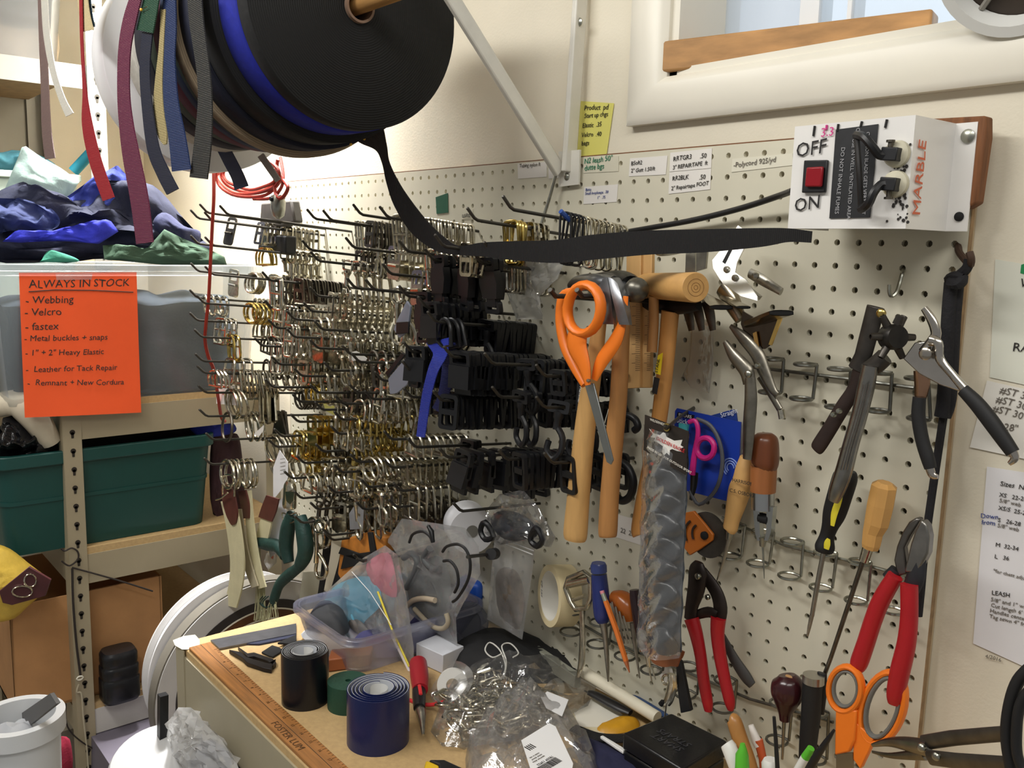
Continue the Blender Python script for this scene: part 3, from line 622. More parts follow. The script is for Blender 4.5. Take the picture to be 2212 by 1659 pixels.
# black jar shaped case standing before the carton
jx = SX + .012; jb = at(258, 1470, x=jx); jt = at(258, 1362, x=jx); jr = wpx(jb, 78) / 2; jh = jt.z - jb.z
jc = Vector((jx, jb.y, Z4 + .001)); J = thing('black_case', 'ribbed black plastic case standing on the shelf edge before the carton', 'case', jc)
prof = [(0, 0), (.9, 0), (1, .06), (1, .44), (.94, .48), (.97, .54), (.97, .68), (.9, .72), (.93, .78), (.93, .93), (.82, 1.0), (0, 1.0)]
def rsq(u, v):
    i = v * (len(prof) - 1); k = min(int(i), len(prof) - 2); f = i - k; r = prof[k][0] + (prof[k + 1][0] - prof[k][0]) * f; h = prof[k][1] + (prof[k + 1][1] - prof[k][1]) * f
    a = u * 2 * PI; e = .55; c, s = math.cos(a), math.sin(a)
    return jc + Vector((jr * r * math.copysign(abs(c) ** e, c) * .8, jr * r * math.copysign(abs(s) ** e, s), h * jh))
MB().grid(rsq, 40, 33).build('body', mat('#141518', .28, 0, .1, 40, .1, 40), J, ang=50)
# cords tied round the post
cordm = mat('#2a221e', .8)
for P, r, nm, lab, m in (
    ([(132, 1185), (140, 1190), (155, 1184), (168, 1192), (168, 1208), (150, 1222), (133, 1212)], 3, 'cord', 'dark brown cord looped round the shelf post', cordm),
    ([(156, 1226), (200, 1238), (260, 1255), (330, 1277)], 3, 'cord', 'dark brown cord stretching from the post across to the white discs', cordm),
    ([(156, 1228), (158, 1300), (165, 1390), (174, 1460)], 4, 'cord', 'dark brown cord hanging straight down the post', cordm),
    ([(170, 1478), (166, 1495), (176, 1500), (180, 1550), (188, 1620), (192, 1680)], 3, 'string', 'pale twisted string tied to the bottom of the dark cord', mat('#b5ab93', .8)),
    ([(142, 1520), (146, 1570), (180, 1605), (230, 1630), (275, 1655)], 2.5, 'thin_cord', 'thin black cord curving down past the post foot', cordm)):
    Q = [at(a, b, x=SX + .012) for a, b in P]; solo(MB().tube(Q, wpx(Q[0], r) / 1.6, 8, smooth=5), nm, m, lab, 'cord')
kn = at(172, 1464, x=SX + .013); solo(MB().tube([kn + Vector((.002, math.cos(a) * .006, math.sin(a) * .004)) for a in [i * PI / 4 for i in range(8)]], .0016, 6, True), 'string_knot', mat('#ddd8c8', .7), 'white thread knot binding the cord to the pale string', 'knot')
# bucket, lids and boxes below the shelf
bq = at(40, 1545, y=-.72); bx_, by_, bh = bq.x, bq.y, bq.z; bkr = wpx(bq, 160) / 2
B = thing('bucket', 'white plastic bucket with grey cloth on the floor beside the shelf', 'bucket', (bx_, by_, 0))
MB().lathe([(.0, .4), (bkr - .014, .4), (bkr, bh - .02), (bkr + .006, bh - .02), (bkr + .006, bh), (bkr - .004, bh), (bkr - .018, .41), (0, .41)], (bx_, by_, 0), (0, 0, 1), 48).build('body', mat('#d4d6d8', .4), B)
MB().lathe([(bkr - .025, 0), (bkr - .014, .4), (bkr - .017, .4), (bkr - .028, 0)], (bx_, by_, 0), (0, 0, 1), 40, True).build('base', mat('#c9cbcd', .4), B)
MB().puff([Vector((bx_, by_, bh - .03)) + Vector((math.cos(a * .628) * (bkr - .012), math.sin(a * .628) * (bkr - .012), 0)) for a in range(10)], (0, 0, 1), .02, 6, .012, 20, 2).build('cloth', mat('#a9abb0', .8), B)
solo(slab(Ys([(40, 1545), (108, 1498), (122, 1520), (66, 1565)], by_ + .01), .004), 'grey_block', mat('#5d5c5c', .7), 'flat grey foam piece lying in the white bucket', 'foam')
cloth([(86, 1680), (108, 1605), (150, 1598), (152, 1680)], SX + .10, 'crimson cloth hanging at the foot of the post', '#9a1f3a', .02, wob=.006, seed=60)
solo(slab(Xs([(190, 1580), (360, 1530), (362, 1720), (190, 1720)], SX - .02), -.3), 'drawer_box', mat('#6a6470', .6, 0, .1, 20), 'grey purple plastic box on the floor under the lowest shelf', 'box')
solo(slab(Xs([(192, 1575), (245, 1562), (245, 1585), (192, 1598)], SX - .015), .004), 'red_strap', mat('#a3203a', .6), 'red strip of strap lying along the top of the grey purple box', 'strap')
# chair part and white seat below the bench end
q0 = at(300, 1640, x=-.72)
solo(MB().lathe([(0, 0), (.07, 0), (.075, .006), (.07, .014), (0, .018)], (q0.x, q0.y + .03, q0.z - .02), (.25, -.2, 1), 40), 'stool_seat', mat('#b2b2b2', .35), 'white round stool seat at the bottom edge below the bench corner', 'stool')
ch = thing('clamp_post', 'black upright post with a round knob below the bench corner', 'post', at(352, 1700, x=-.735))
A = at(352, 1500, x=-.752); Bq = at(350, 1720, x=-.752); MB().tube([A, Bq], .0095, 4).build('post', blk, ch)
A = at(368, 1638, x=-.745); MB().lathe([(0, -.01), (.016, -.01), (.018, 0), (.016, .012), (0, .014)], A, (.7, -.6, 0), 24).build('knob', blk, ch)
# big white reels of tape standing between shelf and bench
def reel(x, px, R, lab, bands, w=.02, y=None):
    c = at(px[0], px[1], x=x); T = thing('tape_reel', lab, 'reel', c, 'big tape reels on edge by the bench')
    for nm, r0, r1, dx, hw, col in bands:
        MB().lathe([(r0 * R, dx - hw), (r1 * R, dx - hw), (r1 * R, dx + hw), (r0 * R, dx + hw)], c, (1, 0, 0), 96, True).build(nm, mat(col, .5, 0, .05, 20), T)
    return T
reel(-1.175, (505, 1420), .197, 'white plastic reel standing furthest from the bench end', [('flange', .25, 1, 0, .002, '#d2d0ce'), ('flange', .25, 1, .035, .002, '#e2e0e2'), ('winding', .26, .93, .0165, .014, '#efefef')])
reel(-1.118, (560, 1470), .236, 'wide white reel with brown and black tape rings standing beside the bench end', [('grey_tape', .8, .985, .0, .016, '#6f6a60'), ('flange', .3, .97, .017, .0012, '#c9c6c4'), ('black_tape', .72, .80, .019, .0012, '#2f2a2a'), ('brown_tape', .63, .71, .019, .0012, '#5a3416'), ('olive_tape', .40, .62, .019, .001, '#565038'), ('white_line', .708, .722, .0195, .0012, '#e6e0d0'), ('white_line', .617, .632, .0195, .0012, '#e6e0d0'), ('white_line', .535, .545, .0195, .0012, '#d6d0c0')])
# ================================================================ peg hooks with hanging hardware
def rrect(w, h, r, zt, n=4, y=0):               # rounded rectangle in the xz plane, top edge at zt
    P = []
    for cx, cz, s in ((w / 2 - r, zt - r, 0), (-w / 2 + r, zt - r, 1), (-w / 2 + r, zt - h + r, 2), (w / 2 - r, zt - h + r, 3)):
        for k in range(n + 1):
            a = PI / 2 * (s + k / n); P.append(Vector((cx + r * math.cos(a), y, cz + r * math.sin(a))))
    return P
TOP = .0045
def hw(kind):
    mb = MB()
    if kind == 'slide':                          # flat stamped tri-glide
        w, h, t = .021, .033, .0022; mb.frame(rrect(w, h, .004, TOP + .002, 3, -t / 2), rrect(w - .007, h - .007, .002, TOP - .0015, 3, -t / 2), (0, t, 0)); mb.box((0, 0, TOP + .002 - h / 2), (w - .006, t * 1.2, .0045))
    elif kind == 'wide':                         # wide wire slide
        w, h = .020, .042; mb.tube(rrect(w, h, .005, TOP, 3), .0016, 6, True); mb.tube([(-w / 2, 0, TOP - h / 2), (w / 2, 0, TOP - h / 2)], .0016, 6)
    elif kind == 'oring': mb.tube([(.0145 * math.cos(a * PI / 9), 0, TOP - .0145 + .0145 * math.sin(a * PI / 9)) for a in range(18)], .0018, 6, True)
    elif kind == 'bigring': mb.tube([(.021 * math.cos(a * PI / 11), 0, TOP - .021 + .021 * math.sin(a * PI / 11)) for a in range(22)], .0021, 7, True)
    elif kind == 'dring':
        P = [(.015 * math.cos(a * PI / 9), 0, TOP - .015 + .015 * math.sin(a * PI / 9)) for a in range(10)] + [(-.015, 0, TOP - .024), (.015, 0, TOP - .024)]; mb.tube(P, .0017, 6, True)
    elif kind == 'prong':                        # roller buckle with tongue
        w, h = .030, .036; mb.tube(rrect(w, h, .008, TOP, 3), .0019, 6, True); mb.tube([(-w / 2, 0, TOP - h * .45), (w / 2, 0, TOP - h * .45)], .0014, 6); mb.tube([(0, -.002, TOP - h * .45), (0, -.003, TOP - h * .8), (0, -.001, TOP - h - .002)], .0013, 6); mb.tube([(-w / 2 + .005, 0, TOP - h), (w / 2 - .005, 0, TOP - h)], .0029, 8)
    elif kind == 'snap':                         # swivel bolt snap
        mb.tube([(.009 * math.cos(a * PI / 8), 0, TOP - .009 + .009 * math.sin(a * PI / 8)) for a in range(16)], .0019, 6, True)
        mb.lathe([(0, 0), (.0042, 0), (.005, .004), (.0038, .008), (.0036, .026), (0, .026)], (0, 0, TOP - .018), (0, 0, -1), 10)
        mb.tube([(.002, 0, TOP - .042), (.008, 0, TOP - .05), (.009, 0, TOP - .06), (.003, 0, TOP - .068), (-.006, 0, TOP - .064), (-.0075, 0, TOP - .054), (-.004, 0, TOP - .044)], .0026, 7, smooth=3); mb.box((.0065, 0, TOP - .034), (.006, .003, .003))
    elif kind == 'tri':                          # triangular plate with slots
        w, h = .048, .044; A = [Vector(p) for p in ((0, -.001, TOP + .003), (w / 2, -.001, TOP - h), (w / 2 - .004, -.001, TOP - h - .004), (-w / 2 + .004, -.001, TOP - h - .004), (-w / 2, -.001, TOP - h), (-.006, -.001, TOP + .002))]
        mb.prism(A, (0, .002, 0)); mb.tube([(-w / 2, 0, TOP - h), (w / 2, 0, TOP - h)], .0024, 6); mb.tube([(w / 2, 0, TOP - h), (.005, 0, TOP + .002)], .0018, 6); mb.tube([(-w / 2, 0, TOP - h), (-.005, 0, TOP + .002)], .0018, 6)
        mb.tube([(.007 * math.cos(a * PI / 6), 0, TOP - .005 + .007 * math.sin(a * PI / 6)) for a in range(12)], .0016, 6, True)
    elif kind == 'trigger':                      # short trigger snap with square loop
        mb.tube(rrect(.018, .012, .003, TOP, 3), .0016, 6, True); mb.lathe([(0, 0), (.004, 0), (.0055, .003), (.003, .008), (.003, .02), (0, .02)], (0, 0, TOP - .012), (0, 0, -1), 10)
        mb.tube([(.003, 0, TOP - .032), (.009, 0, TOP - .038), (.008, 0, TOP - .05), (0, 0, TOP - .054), (-.007, 0, TOP - .047), (-.005, 0, TOP - .036)], .0021, 7, smooth=3)
    elif kind == 'plate':                        # solid two-slot plate buckle
        w, h, t = .026, .040, .0016; mb.frame(rrect(w, h, .005, TOP + .003, 3, -t / 2), rrect(w - .008, .012, .002, TOP - .001, 3, -t / 2), (0, t, 0)); mb.tube([(-.009, -.002, TOP - .02), (.009, -.002, TOP - .02)], .002, 6)
    elif kind == 'bslide':
        w, h, t = .027, .044, .005; mb.frame(rrect(w, h, .005, TOP + .003, 3, -t / 2), rrect(w - .009, h - .010, .003, TOP - .002, 3, -t / 2), (0, t, 0)); mb.box((0, 0, TOP + .003 - h / 2), (w - .006, t, .007))
    elif kind == 'bsmall':
        w, h, t = .022, .030, .0042; mb.frame(rrect(w, h, .004, TOP + .003, 3, -t / 2), rrect(w - .008, h - .009, .002, TOP - .0015, 3, -t / 2), (0, t, 0)); mb.box((0, 0, TOP + .003 - h / 2), (w - .006, t, .006))
    elif kind == 'bside':                        # side release buckle
        mb.frame(rrect(.030, .016, .003, TOP + .003, 3, -.003), rrect(.020, .007, .002, TOP - .001, 3, -.003), (0, .006, 0)); mb.prism([Vector(p) for p in ((-.015, -.005, TOP - .013), (.015, -.005, TOP - .013), (.018, -.005, TOP - .028), (.014, -.005, TOP - .046), (-.014, -.005, TOP - .046), (-.018, -.005, TOP - .028))], (0, .010, 0))
        mb.box((0, 0, TOP - .05), (.018, .007, .012)); mb.frame(rrect(.029, .014, .003, TOP - .05, 3, -.003), rrect(.020, .006, .002, TOP - .054, 3, -.003), (0, .006, 0))
    elif kind == 'bladder':                      # ladder lock, tilted body
        w, h = .032, .036; mb.frame(rrect(w, h, .004, TOP + .003, 3, -.004), rrect(w - .010, .011, .002, TOP - .001, 3, -.004), (0, .007, 0)); mb.prism([Vector(p) for p in ((-w / 2, -.006, TOP - .014), (w / 2, -.006, TOP - .014), (w / 2, -.010, TOP - .042), (-w / 2, -.010, TOP - .042))], (0, .008, 0)); mb.box((0, .001, TOP - .047), (w - .006, .005, .008))
    elif kind == 'bdring':
        P = [(.014 * math.cos(a * PI / 9), 0, TOP - .014 + .014 * math.sin(a * PI / 9)) for a in range(10)] + [(-.017, 0, TOP - .03), (0, 0, TOP - .036), (.017, 0, TOP - .03)]; mb.tube(P, .0026, 7, True)
    elif kind == 'bsnap':
        mb.frame(rrect(.030, .014, .003, TOP + .003, 3, -.003), rrect(.020, .006, .002, TOP - .001, 3, -.003), (0, .006, 0)); mb.lathe([(0, 0), (.006, 0), (.006, .006), (.0045, .009), (.0045, .02), (0, .02)], (0, 0, TOP - .01), (0, 0, -1), 12)
        mb.tube([(.002, 0, TOP - .028), (.010, 0, TOP - .038), (.010, 0, TOP - .054), (.001, 0, TOP - .063), (-.009, 0, TOP - .055), (-.008, 0, TOP - .044)], .0036, 8, smooth=3)
    return mb
KIND = {'slide': ('slide_buckle', 'slide buckle', 'buckle'), 'wide': ('wire_slide', 'wire slide', 'buckle'), 'oring': ('round_ring', 'round ring', 'ring'), 'bigring': ('round_ring', 'big round ring', 'ring'), 'dring': ('dee_ring', 'dee ring', 'ring'),
        'prong': ('roller_buckle', 'roller buckle', 'buckle'), 'snap': ('bolt_snap', 'bolt snap', 'snap hook'), 'tri': ('triangle_plate', 'triangle plate', 'ring'), 'trigger': ('trigger_snap', 'trigger snap', 'snap hook'), 'plate': ('plate_buckle', 'plate buckle', 'buckle'),
        'bslide': ('strap_slide', 'plastic slide', 'buckle'), 'bsmall': ('strap_slide', 'small plastic slide', 'buckle'), 'bside': ('side_release_buckle', 'side release buckle', 'buckle'), 'bladder': ('ladder_lock', 'ladder lock', 'buckle'), 'bdring': ('plastic_ring', 'plastic ring', 'ring'), 'bsnap': ('plastic_snap', 'plastic snap hook', 'snap hook')}
FIN = {'n': (nickel, 'nickel'), 'c': (chrome, 'shiny chrome'), 'g': (brass, 'brass'), 'd': (darksteel, 'dark steel'), 'b': (blk, 'black')}
proto = {}
def get_hw(kind, fin):
    if (kind, fin) not in proto:
        nm = KIND[kind][0]; ob = hw(kind).build(nm, FIN[fin][0], org=(0, 0, 0)); COL.objects.unlink(ob); proto[(kind, fin)] = ob
    return proto[(kind, fin)]
# (elbow px, elbow py, length, [(kind, finish, count, from, to)])   from/to: share of the straight wire, 0 at the board
HK = [
 (496, 464, .25, []), (452, 460, .245, []),
 (432, 472, .25, [('plate', 'd', 1, .74, .75), ('slide', 'n', 13, .10, .52)]), (462, 477, .235, [('slide', 'c', 8, .06, .4)]),
 (684, 473, .17, [('wide', 'n', 7, .2, .55)]), (719, 476, .17, [('snap', 'n', 2, .1, .6), ('slide', 'd', 8, .25, .6)]),
 (784, 464, .16, [('slide', 'n', 4, .2, .6)]), (842, 470, .17, [('wide', 'n', 22, .12, .92)]), (1032, 476, .17, [('slide', 'c', 4, .3, .5), ('wide', 'g', 4, .55, .68)]), (1110, 453, .19, []),
 (432, 527, .25, [('dring', 'g', 3, .42, .5), ('trigger', 'n', 5, .06, .32)]), (463, 530, .235, [('snap', 'n', 5, .05, .35)]),
 (674, 540, .18, [('slide', 'd', 9, .05, .5)]), (768, 535, .17, [('plate', 'n', 6, .1, .6)]), (692, 564, .18, [('trigger', 'c', 6, .2, .75)]), (884, 543, .17, [('wide', 'c', 10, .2, .8)]),
 (963, 533, .20, [('slide', 'c', 5, .55, .85), ('wide', 'n', 12, .1, .5)]),
 (432, 586, .25, [('plate', 'c', 1, .72, .73), ('oring', 'n', 4, .5, .58), ('prong', 'c', 1, .38, .39), ('prong', 'n', 8, .03, .28)]), (463, 593, .235, [('wide', 'd', 4, .3, .46)]),
 (587, 606, .20, [('wide', 'c', 3, .93, .97), ('slide', 'd', 16, .25, .75)]), (771, 622, .18, [('snap', 'n', 9, .05, .6)]), (812, 626, .20, [('snap', 'c', 6, .1, .6)]), (848, 592, .16, [('plate', 'n', 9, .2, .75)]),
 (430, 643, .25, [('oring', 'c', 4, .78, .98), ('oring', 'n', 10, .2, .55)]), (445, 655, .25, [('oring', 'g', 6, .45, .66), ('slide', 'd', 12, .08, .36)]),
 (592, 667, .19, [('wide', 'c', 4, .78, .96), ('snap', 'n', 13, .06, .72)]), (676, 672, .17, [('trigger', 'n', 9, .05, .8)]),
 (430, 692, .25, [('prong', 'c', 3, .72, .84), ('dring', 'n', 12, .1, .52)]), (600, 708, .19, [('wide', 'n', 3, .8, .9), ('snap', 'c', 11, .08, .7)]), (700, 712, .17, [('snap', 'n', 7, .1, .75)]),
 (440, 728, .25, [('prong', 'g', 2, .74, .8), ('dring', 'd', 10, .15, .5)]), (570, 747, .20, [('wide', 'n', 10, .55, .88), ('prong', 'n', 6, .05, .45)]), (690, 752, .17, [('trigger', 'n', 8, .1, .8)]), (760, 765, .16, [('snap', 'd', 6, .1, .8)]),
 (442, 780, .25, [('prong', 'n', 3, .62, .82), ('oring', 'd', 9, .1, .5)]), (607, 787, .19, [('slide', 'n', 12, .1, .8)]), (720, 800, .16, [('slide', 'c', 8, .15, .85)]), (780, 782, .16, [('snap', 'c', 5, .2, .8)]),
 (446, 806, .25, [('dring', 'c', 3, .86, .95), ('wide', 'n', 11, .45, .76), ('oring', 'n', 6, .08, .4)]), (593, 836, .20, [('dring', 'g', 5, .5, .66), ('oring', 'c', 7, .1, .45)]), (690, 848, .17, [('slide', 'd', 9, .1, .7)]), (775, 848, .16, [('snap', 'n', 3, .1, .3), ('wide', 'n', 5, .4, .8)]),
 (448, 848, .25, [('bigring', 'n', 3, .74, .82), ('tri', 'n', 5, .44, .60), ('oring', 'd', 7, .02, .22)]), (652, 868, .18, [('slide', 'n', 8, .1, .6)]), (744, 872, .16, [('dring', 'n', 9, .1, .85)]), (808, 862, .15, [('dring', 'n', 9, .05, .8)]),
 (450, 899, .25, [('bigring', 'd', 1, .83, .84), ('bigring', 'n', 4, .55, .68), ('tri', 'd', 2, .34, .42)]), (648, 911, .18, [('plate', 'g', 5, .55, .9), ('slide', 'd', 8, .06, .5)]), (742, 906, .16, [('dring', 'g', 8, .1, .9)]),
 (464, 950, .245, [('bigring', 'n', 8, .28, .52)]), (612, 942, .19, [('prong', 'g', 6, .55, .86), ('snap', 'n', 5, .05, .45)]), (735, 937, .16, [('oring', 'g', 6, .2, .6), ('dring', 'n', 5, .65, .95)]), (850, 949, .15, [('dring', 'n', 8, .05, .85)]),
 (600, 965, .20, [('trigger', 'g', 4, .5, .7), ('dring', 'd', 8, .1, .45)]), (702, 975, .17, [('snap', 'g', 6, .1, .7)]), (777, 998, .16, [('oring', 'n', 10, .1, .9)]),
 (460, 1003, .245, [('bigring', 'n', 6, .64, .9), ('oring', 'n', 6, .2, .5)]), (634, 1033, .19, [('dring', 'n', 9, .35, .9), ('snap', 'n', 4, .05, .3)]), (742, 1020, .16, [('prong', 'n', 7, .1, .9)]),
 (728, 1064, .17, [('snap', 'n', 6, .1, .85)]), (800, 1052, .15, [('trigger', 'n', 7, .1, .9)]), (655, 1076, .18, [('trigger', 'd', 7, .2, .85)]),
 (690, 640, .17, [('slide', 'n', 12, .1, .9)]), (640, 690, .18, [('dring', 'n', 8, .2, .8)]), (640, 728, .18, [('plate', 'n', 9, .1, .8)]), (655, 812, .17, [('prong', 'n', 8, .1, .8)]), (830, 822, .14, [('dring', 'c', 8, .1, .9)]), (700, 885, .16, [('trigger', 'n', 8, .1, .9)]), (660, 1000, .17, [('trigger', 'n', 7, .1, .8)]), (850, 1010, .14, [('slide', 'n', 9, .1, .9)]), (870, 1060, .14, [('wide', 'n', 6, .2, .9)]), (690, 1100, .16, [('plate', 'n', 6, .1, .8)]), (790, 1100, .15, [('wide', 'n', 7, .1, .9)]), (860, 1095, .14, [('plate', 'd', 5, .2, .9)]),
 (656, 1129, .18, [('bigring', 'n', 2, .8, .9), ('snap', 'n', 3, .2, .5)]), (716, 1156, .17, []), (783, 1212, .15, []), (722, 1166, .15, []),
 # black plastic side
 (925, 664, .17, [('bladder', 'b', 8, .45, 1.0)]), (946, 696, .18, [('bdring', 'b', 3, .78, .96), ('bsnap', 'b', 1, .5, .51), ('bslide', 'b', 16, .04, .46)]), (884, 640, .17, [('bside', 'b', 7, .2, .9)]),
 (940, 562, .15, [('bside', 'b', 3, .74, .98)]), (996, 566, .15, [('bside', 'b', 2, .82, .98)]), (1044, 568, .15, [('bside', 'b', 2, .82, .98)]), (1068, 549, .16, []),
 (981, 771, .18, [('bladder', 'b', 12, .45, .95), ('bslide', 'b', 8, .05, .4)]), (1069, 786, .17, [('bslide', 'b', 10, .06, .6), ('bsnap', 'b', 1, .66, .67)]),
 (893, 760, .17, [('bladder', 'b', 6, .5, 1.0)]), (890, 800, .17, [('bsmall', 'b', 10, .4, 1.0)]),
 (893, 858, .17, [('bsmall', 'b', 5, .4, .9)]), (958, 865, .18, [('bslide', 'b', 17, .12, .97)]), (1085, 858, .16, [('bslide', 'b', 8, .05, .55), ('bsnap', 'b', 2, .6, .85)]),
 (1180, 880, .15, [('bsnap', 'b', 3, .35, .95), ('bdring', 'b', 4, .05, .3)]),
 (902, 966, .18, [('bside', 'b', 2, .4, .5)]), (971, 988, .18, [('bladder', 'b', 4, .45, .92), ('bside', 'b', 4, .05, .4)]), (1099, 992, .17, [('bslide', 'b', 14, .05, .92)]), (1197, 1000, .15, [('bslide', 'b', 5, .1, .9)]),
 (1180, 812, .15, [('bsmall', 'b', 10, .1, .9)]),
 (1000, 1104, .15, []),
]
hookm = wire
def row_of(py):
    edges = [500, 558, 615, 676, 720, 768, 820, 880, 930, 980, 1045, 1100]
    k = sum(py > e for e in edges); return k
bands = {}
for h in HK: bands.setdefault(row_of(h[1]), []).append(h)
BANDW = ['top', 'second', 'third', 'fourth', 'fifth', 'sixth', 'seventh', 'eighth', 'ninth', 'tenth', 'eleventh', 'twelfth', 'lowest']
HOOKN = 0
for bi in sorted(bands):
    for oi, (ex, ey, Lh, items) in enumerate(sorted(bands[bi])):
        E_ = at(ex, ey, y=-Lh); sl = .09; Bs = Vector((E_.x, 0, E_.z - sl * Lh)); 
        where = 'on the %s hook from the red cord, %s hook row' % (ORD[oi], BANDW[bi])
        blackside = ex > 860 and ey > 530
        what = items[0] if items else None
        mb = MB(); mb.tube([Bs + Vector((0, .004, 0)), Bs, E_ + Vector((0, .008, -.0008)), E_, E_ + Vector((0, -.006, .003)), E_ + Vector((0, -.017, .0145))], .0023, 8)
        mb.ball(E_ + Vector((0, -.017, .0145)), .0024, 8)
        hk = mb.build('peg_hook', hookm, org=Bs)
        tag(hk, 'dark wire peg hook, %s from the red cord in the %s hook row' % (ORD[oi], BANDW[bi]), 'hook', 'long peg hooks'); HOOKN += 1
        rnd = random.Random(ex * 31 + ey); seen = {}
        for kind, fin, n, s0, s1 in items:
            src = get_hw(kind, fin); lean = rnd.uniform(-.12, .12); yaw = rnd.uniform(-.2, .25)
            lab = '%s %s %s' % (FIN[fin][1], KIND[kind][1], where)
            for i in range(n):
                s = s0 + (s1 - s0) * (i + .5) / n + rnd.uniform(-.1, .1) / max(n, 4) * (s1 - s0)
                o = src.copy(); COL.objects.link(o)
                o.location = Bs.lerp(E_, min(max(s, .03), .985))
                o.rotation_euler = (lean + rnd.uniform(-.1, .1), rnd.uniform(-.10, .10), yaw + rnd.uniform(-.15, .15))
                sc = 1.15 if fin == 'b' else 1.38; o.scale = (sc, sc, sc)
                tag(o, lab, KIND[kind][2], '%s %ss, hook %s in the %s row' % (FIN[fin][1], KIND[kind][1], ORD[oi], BANDW[bi]))
# small tags and notes hung among the hardware
def htag(px, y, lab, m=lab_paper, name='paper_tag', red=False):
    P = Ys(px, y); c = sum(P, Vector()) / len(P); t = thing(name, lab, 'tag', (c.x, c.y, min(p.z for p in P)))
    slab(P, .0004, (0, 1, 0)).build('paper', m, t, flat=True)
    return t, P
t, P = htag([(468, 828), (500, 834), (508, 846), (508, 868), (514, 876), (467, 872)], -.19, 'cream paper tag with a red spot hung below the lowest chrome rings')
q = at(482, 850, y=-.1905); MB().lathe([(0, 0), (.003, 0), (.003, .0004), (0, .0004)], q, (0, -1, 0), 14).build('red_spot', mat('#c8402a', .6), t)
t, P = htag([(604, 972), (622, 998), (622, 1040), (590, 1080), (590, 1010)], -.16, 'white pointed paper slip standing up beside the brass buckles', mat('#e4e4e6', .6))
for k in range(5): scribble([at(604 + 1, 992 + k * 8, y=-.1606), at(616, 990 + k * 8, y=-.1606)], .0004, pgrey, t)
htag([(752, 762), (770, 758), (793, 774), (788, 786), (770, 778), (756, 782)], -.12, 'small white folded tag lying over the bolt snaps', mat('#e8e6e0', .6))
htag([(548, 938), (570, 918), (569, 930), (560, 942), (551, 940)], -.17, 'small torn white tag below the triangle plates')
htag([(698, 872), (722, 872), (740, 876), (757, 880), (745, 896), (722, 897), (704, 888)], -.03, 'two yellow papers stuck on the board behind the brass rings', mat('#d2cb72', .7))
htag([(663, 792), (684, 788), (680, 800), (668, 806)], -.10, 'tiny orange yellow tag among the rings', mat('#d79a2a', .7))
htag([(800, 914), (845, 906), (862, 912), (815, 938)], -.012, 'grey white paper scrap behind the ring hooks', mat('#cfcdc6', .6))
# dark block and steel clamp hanging in the corner of the board
dk = thing('cloth_bag', 'grey black taped block hanging below the steel clamp at the board corner', 'bag', at(598, 480, y=-.10))
MB().prism(Ys([(563, 438), (628, 432), (636, 480), (608, 490), (560, 486)], -.10), (0, .02, 0)).build('upper_block', mat('#57544f', .6, 0, .2, 40), dk, bevel=.004)
MB().prism(Ys([(560, 505), (616, 510), (616, 548), (556, 540)], -.10), (0, .025, 0)).build('lower_block', mat('#141416', .6), dk, bevel=.003)
cl = thing('steel_clamp', 'small cast steel rope clamp under the red cord coil', 'clamp', at(600, 470, y=-.15))
c = at(601, 445, y=-.15)
MB().lathe([(0, .022), (.010, .020), (.014, .008), (.0135, -.006), (.011, -.018), (.004, -.024), (0, -.024)], c, (0, 0, 1), 20).build('body', zinc, cl)
MB().box(c + Vector((0, 0, .016)), (.036, .014, .008)).build('cross_bar', zinc, cl, bevel=.002)
MB().lathe([(0, 0), (.004, 0), (.004, .004), (0, .004)], c + Vector((.002, -.013, .012)), (0, -1, 0), 12).build('hole', blkmatte, cl)
# red cord: coil and the long drop
redm = mat('#9c2716', .5, 0, .12, 200, .3, 500)
rc = thing('cord_coil', 'coil of red cord hung beside the board with one end dropping straight down', 'cord', at(600, 430, y=-.14))
def coil(cx, cy, rx, ry, n, y, seed):
    P = []; rnd = random.Random(seed)
    for i in range(n * 12):
        a = i * PI / 6; k = i / (n * 12); P.append(at(cx + (rx * (1 - .25 * k) + rnd.uniform(-3, 3)) * math.cos(a) + 6 * k, cy + (ry * (1 - .35 * k) + rnd.uniform(-2, 2)) * math.sin(a) - 8 * k, y=y - .02 * math.sin(a * .37)))
    return P
MB().tube(coil(536, 382, 72, 46, 4, -.14, 2), .0032, 8, smooth=3).build('coil', redm, rc)
MB().tube([at(*q) for q in ((548, 430, -.15), (585, 428, -.15), (606, 408, -.15), (612, 380, -.14), (606, 340, -.13))], .0032, 8, smooth=5).build('strand', redm, rc)
MB().tube([at(*q) for q in ((600, 345, -.15), (593, 400, -.152), (600, 425, -.155), (612, 425, -.152), (622, 405, -.148), (612, 390, -.145))], .0036, 8, smooth=5).build('loop', redm, rc)
MB().tube([at(*q) for q in ((461, 330, -.24), (462, 420, -.245), (459, 480, -.245), (455, 560, -.245), (451, 640, -.245), (445, 700, -.245), (443, 735, -.24), (450, 770, -.23), (462, 800, -.215), (470, 850, -.20), (478, 900, -.18), (486, 910, -.16))], .0034, 8, smooth=5).build('drop', redm, rc)
# royal blue strap with leather keeper hanging among the black plastic
solo(strip([(945, 735, 50, -.16), (950, 765, 30, -.175), (935, 800, 22, -.18), (922, 850, 20, -.182), (914, 900, 19, -.183), (908, 944, 18, -.183)], -.18), 'webbing_strap', web('#2c3cae', 'rib', 1.0), 'short royal blue webbing strap hanging among the black plastic slides', 'strap')
solo(strip([(968, 740, 30, -.15), (968, 800, 28, -.15), (955, 860, 22, -.15), (940, 885, 16, -.15)], -.15), 'webbing_strap', web('#1b2260', 'rib', .8), 'dark blue webbing strap hanging behind the royal blue one', 'strap')
